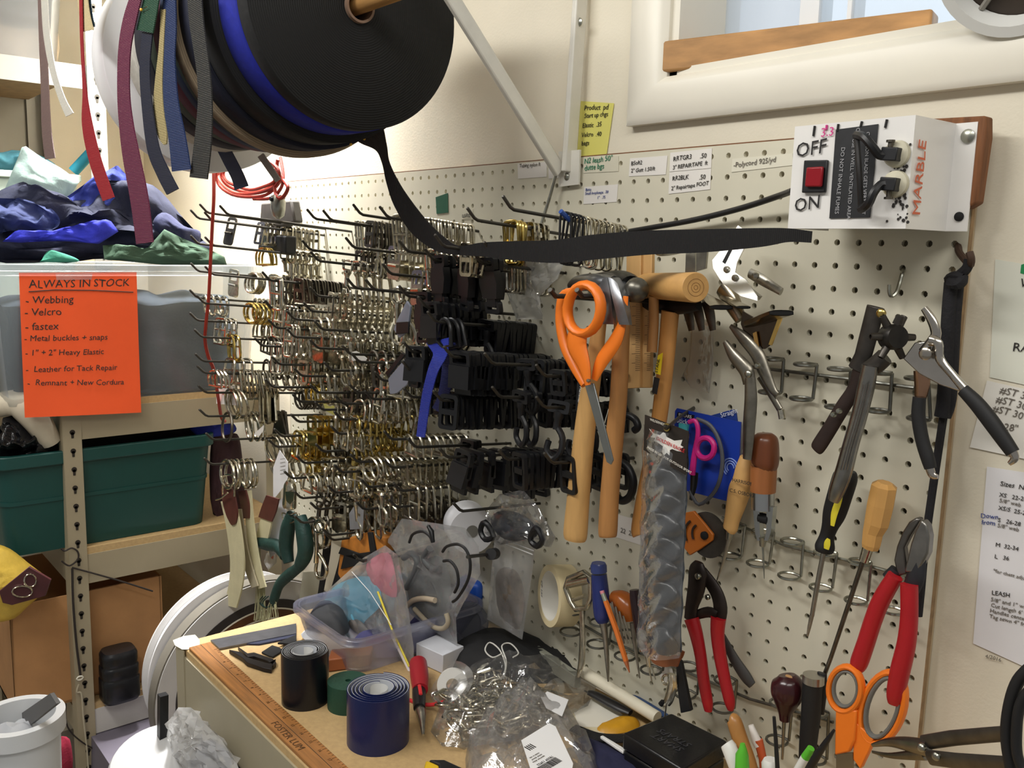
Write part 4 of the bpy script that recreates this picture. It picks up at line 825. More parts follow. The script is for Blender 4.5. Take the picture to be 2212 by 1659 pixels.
# grey plastic ladder piece on edge
t = thing('plastic_card', 'pale grey plastic buckle piece standing out beside the black ladder locks', 'buckle', at(850, 780, y=-.14))
MB().prism(Ys([(838, 818), (878, 770), (872, 788), (888, 812), (878, 832), (856, 850), (842, 852)], -.14), (0, .004, 0)).build('body', mat('#8d93a3', .35), t, bevel=.001)
MB().prism(Ys([(832, 806), (868, 762), (874, 766), (838, 812)], -.142), (0, .004, 0)).build('edge', blk, t)
t = thing('plastic_card', 'pale grey plastic buckle piece above the other one', 'buckle', at(860, 680, y=-.14))
MB().prism(Ys([(858, 690), (878, 650), (886, 662), (880, 716), (862, 730), (850, 712)], -.135), (0, .004, 0)).build('body', mat('#8d93a3', .35), t, bevel=.001)
MB().prism(Ys([(855, 696), (882, 694), (882, 720), (855, 722)], -.139), (0, .003, 0)).build('window', blk, t, bevel=.001)
# black vinyl coated hook loaded with chrome loops behind the strap
t = thing('loop_hook', 'peg hook with a blue tip crowded with chrome wire loops behind the black strap', 'hook', at(1225, 470, y=-.16))
hb = at(1240, 500, y=0); he = at(1216, 462, y=-.15); MB().tube([hb, he + Vector((0, .01, -.006)), he], .0024, 8).build('wire', hookm, t); MB().tube([he + Vector((0, .012, -.007)), he + Vector((0, -.004, .003))], .0032, 8).build('tip', mat('#2a4e9a', .4), t)
lp = {}
for fin, mm in (('black', blk), ('chrome', chrome)):
    o = MB().tube(rrect(.014, .062, .006, TOP + .006, 3), .0016, 6, True).build('wire_loop', mm, org=(0, 0, 0)); COL.objects.unlink(o); lp[fin] = o
for i in range(15):
    fin = 'black' if i < 4 else 'chrome'; o = lp[fin].copy(); COL.objects.link(o); q = at(1222 + i * 8.6, 478 + i * 2.0, y=-.145 + i * .0075); o.location = q; o.rotation_euler = (.1 * math.sin(i * 2.2), .12 * math.sin(i), .6 + .1 * math.sin(i * 3))
    tag(o, '%s long wire loop hanging behind the horizontal black strap' % fin, 'loop', '%s wire loops behind the black strap' % fin)
# ================================================================ tools on the board
hw_light = mat('#d3a668', .5, 0, .16, 14, 0, 200, 'wood'); hw_mid = mat('#b07d48', .5, 0, .2, 14, 0, 200, 'wood'); hw_honey = mat('#c98f4e', .45, 0, .2, 14, 0, 200, 'wood')
orange = mat('#ee7a1d', .42, 0, .04, 20); redg = mat('#a8161f', .38, 0, .06, 40); blued = mat('#3b3a3c', .4, .7, .3, 60)
def loft(rows, y, n=14, flat=.8, m=1):          # (px, py, width px[, y]) -> rounded limb
    P = [at(q[0], q[1], y=(q[3] if len(q) > 3 else y)) for q in rows]; R = [wpx(p, q[2]) / 2 for p, q in zip(P, rows)]
    return P, R
def limb(rows, y, n=14, flat=.8, smooth=4):
    P, R = loft(rows, y); return MB().tube(P, R, n, smooth=smooth, flat=flat, up=(0, 1, 0))
def plate(px, y, t=.004): return slab(Ys(px, y), t, (0, 1, 0))
def loop_pts(cx, cy, rx, ry, y, rot=0, n=20, dy=0):
    P = []
    for i in range(n):
        a = 2 * PI * i / n; u, v = rx * math.cos(a), ry * math.sin(a); c, s = math.cos(rot), math.sin(rot)
        P.append(at(cx + u * c - v * s, cy + u * s + v * c, y=y + dy * math.cos(a)))
    return P
def bolt(px, py, y, rpx, par, m=zinc, name='rivet'):
    p = at(px, py, y=y); r = wpx(p, rpx); MB().lathe([(0, -.002), (r, -.002), (r, .001), (r * .7, .0022), (0, .0026)], p, (0, -1, 0), 18).build(name, m, par)
# --- big orange scissors on two hooks
for k, (ex, ey) in enumerate(((1200, 640), (1258, 640))):
    e = at(ex, ey, y=-.175); b = Vector((e.x + .004, 0, e.z - .012)); mb = MB().tube([b + Vector((0, .004, 0)), b, e + Vector((0, .01, 0)), e, at(ex - 12, ey - 14, y=-.187)], .0031, 8); 
    tag(mb.build('peg_hook', hookm, org=b), 'dark peg hook through the %s finger loop of the orange scissors' % ('outer' if k == 0 else 'round'), 'hook')
sc = thing('scissors', 'large orange handled scissors hanging over the hammer handles', 'scissors', at(1270, 830, y=-.165))
Yc = -.166
MB().tube(loop_pts(1262, 668, 36, 53, Yc, .1), [wpx(at(1262, 668, y=Yc), 21) / 2] * 20, 12, True, flat=1.3, up=(0, 1, 0)).build('finger_loop', orange, sc)
mb = MB().tube([at(*q) for q in ((1250, 716, Yc), (1246, 745, Yc), (1262, 790, Yc), (1270, 832, Yc))], [wpx(at(1262, 760, y=Yc), w) / 2 for w in (52, 58, 36, 16)], 12, smooth=4, flat=.42, up=(0, 1, 0)); mb.build('handle', orange, sc)
mb = limb([(1240, 628, 14, -.15), (1216, 640, 22, -.15), (1210, 690, 24, -.15), (1220, 745, 26, -.152), (1240, 790, 24, -.155), (1262, 832, 16, -.158)], -.155, 12, .8, 5); mb.build('handle', orange, sc)
mb = limb([(1352, 640, 14, -.148), (1346, 690, 20, -.148), (1330, 735, 34, -.15), (1300, 780, 34, -.153), (1284, 820, 18, -.156)], -.15, 12, .5, 5); mb.build('handle', orange, sc)
plate([(1262, 828), (1282, 828), (1324, 994), (1319, 1004), (1310, 998)], -.160, .002).build('blade', mat('#8f9496', .3, .9, .1, 40), sc, bevel=.0005)
bolt(1271, 822, -.168, 4, sc, steel, 'pivot_screw')
# --- claw hammer with the pale handle
hm = thing('claw_hammer', 'claw hammer with a pale wooden handle hanging behind the scissors', 'hammer', at(1244, 1168, y=-.12))
limb([(1296, 690, 34, -.13), (1283, 790, 42, -.125), (1268, 890, 50, -.12), (1256, 1000, 54, -.115), (1248, 1090, 57, -.11), (1243, 1150, 60, -.108), (1242, 1166, 52, -.108)], -.12, 16, .75).build('handle', hw_light, hm)
mb = MB().grid(lambda u, v: at(1250 + 80 * u + 28 * v + 4 * math.sin(u * PI), 612 - 12 * math.sin(u * PI) + 84 * v ** 1.2 + 2 * u, y=-.142 - .012 * math.sin(v * 2.2) + .018 * u), 8, 10)
clw = MB()
for a, b in ((0.02, .44), (.56, 1)):
    def fn(u, v, a=a, b=b):
        g = .015 + .13 * max(0, v - .3); uu = u * (.5 - g) if a < .3 else .5 + g + u * (.5 - g)
        return at(1292 + (42 + 16 * v) * uu + 10 * v, 610 - 12 * math.sin(uu * PI) * (1 - v) + 90 * v + 2 * uu, y=-.145 - .010 * math.sin(v * 2.0))
    def fb(u, v, fn=fn): return fn(u, v) + Vector((0, .004 + .012 * (1 - v), 0))
    clw.grid(fn, 6, 12); clw.grid(fb, 6, 12)
    for e_ in (0, 1): clw.grid(lambda u, v, e_=e_, fn=fn, fb=fb: fn(e_, v).lerp(fb(e_, v), u), 2, 12)
    for e_ in (0, 1): clw.grid(lambda u, v, e_=e_, fn=fn, fb=fb: fn(u, e_).lerp(fb(u, e_), v), 6, 2)
clw.build('claw', mat('#84868a', .35, .9, .2, 60), hm)
limb([(1235, 618, 22, -.11), (1250, 612, 34, -.115), (1275, 610, 38, -.125), (1300, 612, 40, -.135), (1325, 614, 36, -.135)], -.125, 16, 1).build('head', mat('#77797c', .35, .9, .2, 60), hm)
# --- ball hammer with the darker handle
hm = thing('ball_hammer', 'ball hammer with a darker wooden handle beside the pale one', 'hammer', at(1312, 1160, y=-.10))
limb([(1345, 660, 38, -.115), (1341, 760, 40, -.112), (1336, 860, 42, -.108), (1326, 960, 44, -.105), (1317, 1070, 45, -.102), (1313, 1145, 46, -.10), (1313, 1160, 40, -.10)], -.105, 16, .8).build('handle', hw_mid, hm)
limb([(1280, 612, 40, -.095), (1330, 610, 52, -.105), (1352, 616, 58, -.115), (1362, 622, 54, -.122)], -.11, 18, 1).build('head', mat('#1d1d1f', .3, .7, .1, 60), hm)
MB().ball(at(1375, 626, y=-.125), wpx(at(1375, 626, y=-.12), 27), 20).build('ball', mat('#6b6860', .35, .9, .25, 60), hm)
# --- mallet: wooden cylinder head pointing at the room
ml = thing('wooden_mallet', 'wooden mallet with its round end grain facing out beside the hammer heads', 'mallet', at(1420, 655, y=-.10))
P0 = at(1395, 617, y=-.06); P1 = at(1503, 621, y=-.12); r = wpx(P1, 33)
axm = (P1 - P0).normalized(); L_ = (P1 - P0).length
MB().lathe([(0, 0), (r * .86, 0), (r * .92, .003), (r * .96, L_ * .5), (r, L_ - .002), (r - .001, L_), (0, L_)], P0, axm, 36).build('head', mat('#c89a5c', .5, 0, .15, 12, 0, 200, 'woodx'), ml)
for rr in (.3, .55, .12): MB().lathe([(r * rr, L_ + .0001), (r * rr + .0005, L_ + .0001), (r * rr + .0005, L_ + .0003), (r * rr, L_ + .0003)], P0, axm, 28, True).build('grain_ring', mat('#8a6234', .6), ml)
limb([(1412, 640, 24, -.085), (1412, 700, 24, -.08), (1408, 760, 24, -.08)], -.08, 12, .8).build('handle', hw_mid, ml)
# --- tack hammer hanging further back
hm = thing('tack_hammer', 'small dark headed hammer with a yellow sticker on its handle', 'hammer', at(1385, 1150, y=-.06))
limb([(1448, 672, 44, -.07), (1440, 760, 42, -.068), (1432, 840, 40, -.066), (1420, 930, 38, -.064), (1400, 1020, 34, -.062), (1382, 1110, 32, -.06), (1378, 1148, 34, -.06), (1379, 1156, 28, -.06)], -.06, 14, .7).build('handle', hw_honey, hm)
limb([(1395, 655, 30, -.05), (1430, 660, 36, -.06), (1475, 662, 34, -.07), (1510, 660, 20, -.075)], -.06, 14, .9).build('head', mat('#1f1f20', .4, .6), hm)
st = plate([(1421, 768), (1431, 762), (1426, 810), (1415, 806)], -.0835, .001).build('sticker', mat('#e0c41f', .4), hm)
plate([(1413, 814), (1424, 818), (1418, 852), (1408, 848)], -.083, .001).build('sticker', mat('#1c1c1c', .4), hm)
P = at(1426, 800, y=-.0840); text('STANLEY'[:5], at(1420, 806, y=-.0842), at(1427, 768, y=-.0842) - at(1420, 806, y=-.0842), (-1, 0, .15), .006, ink, hm, 'lettering')
P = at(1262, 940, y=-.14); ptext('12oz Hammer', (1246, 884), (1256, 800), -.1385, .008, mat('#dddddd', .5), hm, 'lettering', 0, 0) if False else None
plate([(1247, 826), (1256, 830), (1250, 884), (1243, 888)], -.128, .001).build('sticker', blk, bpy.data.objects['claw_hammer'])
text('Hammer', at(1253, 834, y=-.1285), at(1247, 880, y=-.1285) - at(1253, 834, y=-.1285), (1, 0, .12), .0062, mat('#d8d8d4', .5), bpy.data.objects['claw_hammer'], 'lettering')
# --- folding rulers (two wooden sticks)
rl = mat('#cda36a', .55, 0, .12, 10, 0, 200, 'wood')
for px, y, lab in (([(1353, 548), (1384, 545), (1382, 838), (1350, 840)], -.062, 'broad wooden sliding gauge stick hanging behind the ball hammer'), ([(1386, 549), (1408, 547), (1404, 838), (1380, 838)], -.058, 'narrow wooden ruler with fine tick marks beside the gauge stick')):
    P = Ys(px, y); t = thing('wooden_ruler', lab, 'ruler', sum(P, Vector()) / 4 - Vector((0, 0, .1)))
    slab(P, .006, (0, 1, 0)).build('stick', rl, t, bevel=.0008)
    mb = MB()
    for k in range(40):
        f = .32 + k * .014; a = P[0].lerp(P[3], f); b = P[1].lerp(P[2], f); w = .55 if k % 5 == 0 else .3
        mb.prism([a.lerp(b, 1 - w) + Vector((0, -.0003, 0)), b + Vector((0, -.0003, 0)), b + Vector((0, -.0003, -.0004)), a.lerp(b, 1 - w) + Vector((0, -.0003, -.0004))], (0, .0004, 0))
    mb.build('tick_marks', ink, t)
bolt(1351, 812, -.066, 7, t, zinc, 'wing_screw')
# --- sheet metal sewing folders
gold_steel = mat('#a89f8c', .22, 1.0, .2, 60)
def folder_tube(px, y0, y1, rpx, m, lab, tilt=None):
    A = at(px[0], px[1], y=y0); B = at(px[2], px[3], y=y1); t = thing('binding_folder', lab, 'sewing folder', (A + B) / 2, 'sheet metal binding folders')
    ax = (B - A).normalized(); L = (B - A).length; r = wpx(B, rpx); u = ax.cross(Vector((0, 0, 1))).normalized(); w = u.cross(ax)
    mb = MB()
    prof = [(-1, .12), (-.6, .2), (0, .22), (.6, .2), (1, .12), (1, -.12), (.6, -.2), (0, -.22), (-.6, -.2), (-1, -.12)]
    vs = []
    for s, k in ((0, .45), (.35, .6), (.7, .9), (1, 1.0)):
        vs += [A + ax * L * s + u * r * k * a + w * r * (k * b + (1 - k) * b * 2) for a, b in prof]
    n = 10; fs = [(i * n + j, i * n + (j + 1) % n, (i + 1) * n + (j + 1) % n, (i + 1) * n + j) for i in range(3) for j in range(n)]
    mb.add(vs, fs)
    mb.build('scoop', m, t); 
    vs2 = [A + ax * L * .995 + u * r * .97 * a + w * r * .75 * b for a, b in prof]; MB().add(vs2, [tuple(range(n))]).build('opening', blkmatte, t)
    return t
t = thing('binding_folder', 'mirror bright slotted folder plate with two screws catching the light', 'sewing folder', at(1585, 620, y=-.07), 'sheet metal binding folders')
bright = mat('#f0eee8', .38, 1.0, .05, 60)
P = [(1538, 562), (1572, 520), (1594, 486), (1622, 506), (1592, 566), (1588, 588), (1612, 604), (1636, 640), (1636, 650), (1600, 640), (1560, 612), (1540, 580)]
fy_ = lambda py: -.045 - (py - 486) / 164 * .042
slab(Ys([(a, b, fy_(b)) for a, b in P], 0), .0018, Vector((.05, .97, -.22))).build('plate', bright, t, bevel=.0003)
slab(Ys([(a, b, fy_(b) - .0006) for a, b in ((1560, 566), (1592, 505), (1597, 508), (1566, 570))], 0), .0004, (0, 1, 0)).build('slot', blkmatte, t)
for q in ((1569, 582), (1587, 600)): bolt(q[0], q[1], fy_(q[1]) - .002, 7, t, steel, 'screw')
plate([(1597, 606), (1640, 640), (1634, 648), (1592, 622)], -.070, .006).build('guide', steel, t)
limb([(1620, 590, 22, -.06), (1645, 604, 24, -.065), (1688, 630, 18, -.07)], -.065, 10, .5).build('arm', steel, t)
bolt(1631, 596, -.08, 8, t, steel, 'screw')
folder_tube((1520, 640, 1558, 664), -.05, -.085, 26, gold_steel, 'folder with a dark slit mouth just under the mallet end')
folder_tube((1560, 640, 1606, 664), -.04, -.08, 16, gold_steel, 'small folder with a slit mouth between two wider folders')
folder_tube((1618, 700, 1688, 676), -.05, -.075, 30, gold_steel, 'wide folder with a long flat mouth nearest the open board')
t = thing('binding_folder', 'curved folder strip with a gold edge hanging lowest of the folders', 'sewing folder', at(1640, 750, y=-.06), 'sheet metal binding folders')
plate([(1604, 672), (1652, 700), (1690, 678), (1668, 742), (1652, 754), (1632, 752), (1612, 730), (1600, 700)], -.055, .002).build('shell', mat('#5d5043', .2, 1.0, .3, 40), t)
plate([(1683, 680), (1690, 684), (1666, 746), (1660, 744)], -.060, .002).build('edge', mat('#e0b96a', .2, 1.0), t)  # edge strips coloured gold against the darker shell
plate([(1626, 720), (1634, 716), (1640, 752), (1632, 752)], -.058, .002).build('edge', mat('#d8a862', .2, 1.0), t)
t = thing('binding_folder', 'flat grey steel folder bracket standing behind the black strap', 'sewing folder', at(1495, 570, y=-.05), 'sheet metal binding folders')
plate([(1482, 535), (1502, 535), (1502, 588), (1480, 590)], -.045, .003).build('plate', steel, t); plate([(1504, 535), (1528, 535), (1524, 580), (1504, 586)], -.052, .003).build('plate', steel, t)
for k, q in enumerate(((1488, 700), (1510, 690), (1534, 700))):
    t = thing('binding_folder', ['narrow dark folder blade nearest the tack hammer', 'middle dark folder blade behind the mallet', 'dark folder blade next to the locking pliers jaws'][k], 'sewing folder', at(q[0], 700, y=-.045), 'sheet metal binding folders')
    limb([(q[0] - 8, 650, 28, -.05), (q[0], 680, 26, -.05), (q[0] + 6, 714, 16, -.05)], -.05, 10, .3).build('blade', darksteel, t)
limb([(1560, 620, 40, -.04), (1580, 650, 46, -.045), (1600, 690, 30, -.05)], -.045, 12, .4).build('blade', gold_steel, thing('binding_folder', 'broad rounded folder behind the mirror bright plate', 'sewing folder', at(1580, 690, y=-.045), 'sheet metal binding folders'))
# short grey hook and the two wall hooks
def jhook(pts, r, lab, m=zinc):
    P = [at(*q) for q in pts]; tag(MB().tube(P, r, 8, smooth=4).build('peg_hook', m, org=P[0]), lab, 'hook')
jhook([(1500, 535, -.0), (1455, 546, -.05), (1425, 548, -.085), (1415, 540, -.09), (1416, 522, -.09)], .0028, 'short grey peg hook with an upright tip in front of the black strap', steel)
jhook([(1952, 582, .003), (1949, 590, -.006), (1943, 612, -.010), (1936, 632, -.016), (1926, 640, -.02), (1921, 630, -.022), (1921, 615, -.022)], .0021, 'empty small jay shaped hook on the bare board below the white box')
# --- locking pliers
vp = thing('locking_pliers', 'nickel locking pliers hanging open behind the blue cards', 'pliers', at(1615, 1000, y=-.06)); lockm = mat('#8a857a', .32, .95, .3, 60)
for rows, nm, y in (([(1566, 738, 13), (1585, 768, 29), (1612, 800, 36), (1618, 830, 29)], 'jaw', -.062), ([(1578, 704, 10), (1606, 730, 29), (1634, 762, 34), (1650, 800, 31), (1668, 840, 21), (1680, 852, 13)], 'upper_body', -.056),
    ([(1620, 815, 26), (1622, 860, 31), (1619, 910, 31), (1616, 960, 26), (1614, 992, 21)], 'handle', -.064), ([(1640, 815, 13), (1664, 850, 16), (1685, 885, 16)], 'release_lever', -.05)):
    limb(rows, y, 12, .55).build(nm, lockm, vp)
bolt(1616, 808, -.075, 8, vp); bolt(1636, 790, -.07, 6, vp); MB().lathe([(0, -.004), (.004, -.004), (.004, .006), (0, .006)], at(1688, 893, y=-.05), (.3, 0, -1), 12).build('adjusting_screw', chrome, vp)
# --- blue cutter cards with pink scissors
bl = thing('blister_card', 'dark blue retail card with a swirl behind the package strip', 'card', at(1530, 1070, y=-.03)); blue = mat('#1638a0', .45, 0, .05, 10)
plate([(1458, 888), (1462, 882), (1600, 912), (1594, 1060), (1568, 1082), (1450, 1052)], -.030, .002).build('card', blue, bl)
plate([(1464, 890), (1500, 897), (1498, 906), (1462, 899)], -.0306, .0004).build('badge', blk, bl)
ptext('FISKARS', (1466, 899), (1498, 905), -.0308, .0058, mat('#e8e8e8', .5), bl, 'lettering', 0, 0); ptext('Stick', (1462, 912), (1500, 920), -.0306, .009, mat('#dfe3ee', .5), bl, 'lettering', 0, 0)
for r in (.011, .008, .005):
    c = at(1578, 1010, y=-.0306); MB().tube([c + Vector((r * math.cos(a * .3), 0, r * math.sin(a * .3))) for a in range(15)], .0009, 5).build('swirl', mat('#7f97d8', .5), bl)
b2c = thing('blister_card', 'tilted blue card reading straight tucked behind the other card', 'card', at(1560, 920, y=-.022))
plate([(1526, 900), (1584, 884), (1590, 890), (1596, 935), (1530, 925)], -.022, .0015).build('card', mat('#24408e', .45), b2c); ptext('Straight', (1558, 902), (1588, 893), -.0226, .0085, mat('#dfe3ee', .5), b2c, 'lettering', 0, 0)
pk = thing('snips', 'pink and grey handled scissors hanging in front of the blue card', 'scissors', at(1510, 1020, y=-.045)); pink = mat('#c2207a', .4)
MB().tube(loop_pts(1524, 968, 19, 22, -.045), .0036, 8, True).build('finger_loop', pink, pk)
limb([(1488, 912, 10), (1502, 910, 11), (1508, 935, 12), (1500, 985, 14), (1495, 1025, 15)], -.045, 10, .8).build('handle', pink, pk)
limb([(1505, 905, 9), (1535, 920, 10), (1556, 960, 10), (1560, 1010, 10), (1545, 1060, 9), (1510, 1090, 8), (1490, 1060, 8)], -.04, 10, .8).build('grey_handle', mat('#4a4c52', .5), pk)
plate([(1466, 914), (1486, 918), (1482, 940), (1466, 934)], -.048, .003).build('clip', mat('#3f9fa8', .4), pk)
limb([(1500, 1020, 22), (1498, 1050, 18), (1492, 1080, 8)], -.04, 8, .3).build('blade', mat('#3c3d40', .3, .8), pk)
# --- rotary blade disc with orange clip
rd = thing('rotary_cutter', 'orange rotary cutter clip with a dark blade guard disc below the blue cards', 'cutter', at(1520, 1200, y=-.035))
c = at(1530, 1155, y=-.03); r = wpx(c, 50)
MB().lathe([(0, 0), (r, 0), (r, .003), (0, .003)], c, (0, -1, 0), 48).build('disc', mat('#4b4641', .35, .3, .3, 60), rd)
P = [(1478, 1108), (1498, 1104), (1520, 1130), (1540, 1155), (1538, 1168), (1510, 1188), (1490, 1200), (1478, 1185)]
plate(P, -.038, .004).build('clip', mat('#c06a20', .45), rd, bevel=.001)
bolt(1521, 1157, -.040, 9, rd, blkmatte, 'pivot')
for k in range(2):
    q = at(1514 - k * 8, 1157, y=-.0395); R_ = wpx(q, 24 + 10 * k); MB().tube([q + Vector((-R_ * math.cos(a * .25 - .6), 0, R_ * math.sin(a * .25 - .6))) for a in range(7)], .0016, 5).build('slot', mat('#3a2a20', .7), rd)
# --- long package strip
gp = thing('package_strip', 'long clear package strip of black plastic hanging from a printed black card', 'package', at(1430, 1420, y=-.11))
def bagstrip(u, v, s):
    xl = 1391 + (-14) * v; xr = 1487 + (-18) * v
    px = xl + (xr - xl) * u; py = 915 + 490 * v + 26 * u * (1 - v) + (12 * math.sin(u * 3) if v > .97 else 0) + (28 * (u - .5) if v > .9 else 0)
    p = at(px, py, y=-.11); return p + Vector((0, (s * (.010 * math.sin(u * PI) + .004) + .0015 * math.sin(v * 38 + u * 9)) * (1 if 0 < u < 1 else .3), 0))
film = mat('#f4f5f6', .10, 0, 0, 30, .5, 70, 'film', .07); filmm = mat('#f8f9fa', .14, 0, 0, 30, .5, 45, 'film', .2); filmd = mat('#e6e8ea', .10, 0, 0, 30, .6, 50, 'film', .05)
MB().grid(lambda u, v: bagstrip(u, v, -1) + Vector((0, .0022 * abs(noise.noise(Vector((u * 3, v * 30 + u * 6, 2)))), 0)), 18, 110).build('bag', mat('#dfe4ea', .14, 0, 0, 30, .5, 60, 'film', .16), gp); MB().grid(lambda u, v: bagstrip(u, v, 1), 14, 60).build('bag', filmd, gp)
greyfill = mat('#26292e', .28, .0, .4, 45, .5, 60)
for k in range(9):
    v0 = .07 + k * .103
    def lump(u, v, v0=v0):
        a = u * 2 * PI; r = math.sin(v * PI); q = bagstrip(.5 + .43 * r * math.cos(a) , min(v0 + .045 + .050 * r * math.sin(a) * (1 + .3 * math.cos(a)) + .022 * math.cos(a) * r, .985), 0)
        return q + Vector((0, -.007 * math.cos(v * PI) + .0015 * noise.noise(q * 120), 0))
    MB().grid(lump, 22, 10).build('plastic_piece', mat('#191b1f', .3, 0, .3, 60, .4, 90), gp)
MB().grid(lambda u, v: bagstrip(.03 + .94 * u, .02 + .96 * v, .8), 10, 40).build('backing', mat('#5d6268', .45, 0, .35, 30, .3, 60), gp)
plate([(1393, 896), (1487, 932), (1480, 1026), (1390, 972)], -.121, .0012).build('header_card', mat('#2a231e', .4, 0, .35, 20), gp)
eag = [(1402, 926), (1412, 936), (1425, 940), (1432, 934), (1437, 936), (1440, 944), (1456, 952), (1474, 950), (1470, 962), (1476, 966), (1468, 970), (1472, 976), (1462, 974), (1452, 970), (1447, 972), (1446, 984), (1440, 978), (1434, 984), (1430, 976), (1432, 964), (1424, 958), (1412, 952), (1415, 946), (1406, 944), (1410, 938)]
plate(eag, -.1215, .0004).build('eagle', mat('#e8e6e0', .5), gp, flat=True)
rt = mat('#c0202a', .5); ptext('GOLDEN EAGLE', (1417, 949), (1461, 970), -.1217, .0060, rt, gp, 'lettering', 0, 0)
ptext('MADE IN USA  FOR OUTDOOR SPORT', (1398, 968), (1478, 1015), -.1215, .0040, mat('#e6e2d8', .5), gp, 'lettering', 0, 0)
ptext('WILDERNESS', (1404, 908), (1428, 917), -.1215, .0040, mat('#d8d4c8', .5), gp, 'lettering', 0, 0)
P = at(1441, 923, y=-.122); MB().lathe([(.0032, 0), (.0048, 0), (.0048, .0012), (.0032, .0012)], P, (0, -1, 0), 20, True).build('eyelet', brass, gp)
q = [at(1346, 930, y=-.01), at(1396, 928, y=-.10), at(1438, 922, y=-.122)]
jhook([(1500, 880, .003), (1470, 900, -.06), (1441, 924, -.13), (1436, 920, -.135)], .0022, 'thin hook through the eyelet of the package strip', hookm)
# --- awl and stitching awl in the ring rack
aw = thing('awl', 'wooden awl with black stamped lettering and a thin steel spike', 'awl', at(1545, 1260, y=-.035))
limb([(1612, 985, 26), (1610, 1010, 40), (1604, 1040, 44), (1598, 1058, 48), (1590, 1090, 42), (1582, 1120, 34), (1578, 1140, 32), (1577, 1143, 28)], -.038, 18, 1).build('handle', hw_light, aw)
limb([(1578, 1140, 18), (1575, 1165, 14)], -.038, 12, 1, 1).build('ferrule', zinc, aw); limb([(1575, 1165, 9), (1562, 1215, 7), (1546, 1262, 2)], -.038, 8, 1, 1).build('spike', steel, aw)
ptext('HARRISON NJ', (1582, 1040), (1618, 1048), -.0535, .0060, ink, aw, 'lettering', 0, 0); ptext('C.S. OSBORNE', (1576, 1062), (1616, 1072), -.0535, .0062, ink, aw, 'lettering', 0, 0)
aw = thing('stitching_awl', 'dark wooden stitching awl with a steel chuck in the wire rack', 'awl', at(1650, 1250, y=-.04))
limb([(1652, 936, 32), (1652, 946, 54), (1652, 970, 61), (1652, 1000, 59), (1650, 1008, 51)], -.042, 20, 1).build('knob', mat('#6b3a20', .3, 0, .25, 12, 0, 200, 'wood'), aw)
limb([(1650, 1006, 56), (1649, 1030, 56), (1648, 1062, 54)], -.042, 18, 1, 1).build('handle', mat('#9a5f34', .4, 0, .2, 14, 0, 200, 'wood'), aw)
limb([(1648, 1062, 49), (1648, 1100, 49)], -.042, 18, 1, 1).build('ferrule', mat('#b9bcbe', .25, 1.0), aw)
for dx in (-15, 15): plate([(1648 + dx - 7, 1096), (1648 + dx + 7, 1096), (1648 + dx * .8 + 5, 1150), (1648 + dx * .5 + 3, 1168), (1648 + dx * .5 - 5, 1168), (1648 + dx * .8 - 5, 1150)], -.046, .008).build('fork', mat('#b2b4b2', .25, 1.0), aw)
q = at(1651, 1120, y=-.042); MB().lathe([(0, -.006), (.006, -.006), (.006, .006), (0, .006)], q, (1, 0, 0), 16).build('bobbin', blkmatte, aw)
limb([(1648, 1160, 18), (1647, 1180, 12)], -.042, 12, 1, 1).build('chuck', zinc, aw); limb([(1648, 1180, 5), (1651, 1250, 2)], -.042, 8, 1, 1).build('needle', zinc, aw)
# --- wire ring racks
def rack(bar, y, rings, lab, m=zinc, r=.0019, rx=22, ry=8):
    P = [at(a, b, y=y) for a, b in bar]; t = thing('tool_rack', lab, 'rack', P[0]); MB().tube(P, r, 8).build('bar', m, t)
    for q in rings:
        (tx, ty), (bx2, by2), up = q[0], q[1], q[2]
        tp = at(tx, ty, y=y - .004); bt_ = at(bx2, by2, y=y - .004); mb = MB()
        for c, sgn in ((tp, 1), (bt_, 1)):
            R_ = wpx(c, rx)
            ctr = c + Vector((-R_ * .75, -R_ * .9, 0)); a0_ = math.atan2(c.y - ctr.y, c.x - ctr.x)
            P2 = [c] + [ctr + Vector((R_ * math.cos(a0_ + k * .37), R_ * math.sin(a0_ + k * .37), 0)) for k in range(1, 17)]; mb.tube(P2, r * .92, 7)
        mb.tube([tp, bt_], r * .92, 7); mb.tube([tp.lerp(bt_, .35), at((tx + bx2) / 2, ty + (by2 - ty) * .35, y=y)], r * .9, 6); mb.build('ring_bracket', m, t)
    return t
rackm = mat('#7d7d76', .35, .9, .2, 80)
rack([(1600, 790), (1660, 797), (1830, 818), (1975, 838)], -.006, [((1693, 776), (1688, 848), 1), ((1765, 788), (1756, 862), 1), ((1838, 798), (1832, 880), 1), ((1927, 806), (1922, 888), 1), ((2005, 818), (2010, 905), 1)], 'upper wire tool rack with paired rings holding the leather punch', rackm, .0021)
rack([(1560, 1118), (1700, 1180), (1850, 1215), (1985, 1252)], -.006, [((1610, 1135), (1602, 1202), 1), ((1672, 1150), (1662, 1218), 1), ((1736, 1170), (1730, 1245), 1), ((1808, 1195), (1798, 1270), 1), ((1882, 1215), (1874, 1298), 1), ((1962, 1240), (1955, 1320), 1)], 'middle wire tool rack of rings holding awls and screwdrivers', zinc)
rack([(1225, 1330), (1330, 1390), (1480, 1450), (1620, 1510), (1800, 1560)], -.006, [((1262, 1320), (1258, 1365), 1), ((1322, 1345), (1316, 1392), 1), ((1382, 1370), (1376, 1418), 1), ((1440, 1400), (1432, 1448), 1), ((1512, 1440), (1506, 1500), 1), ((1592, 1470), (1586, 1530), 1), ((1712, 1520), (1704, 1600), 1), ((1790, 1540), (1786, 1640), 1)], 'lowest wire tool rack running down to the bench end', rackm)
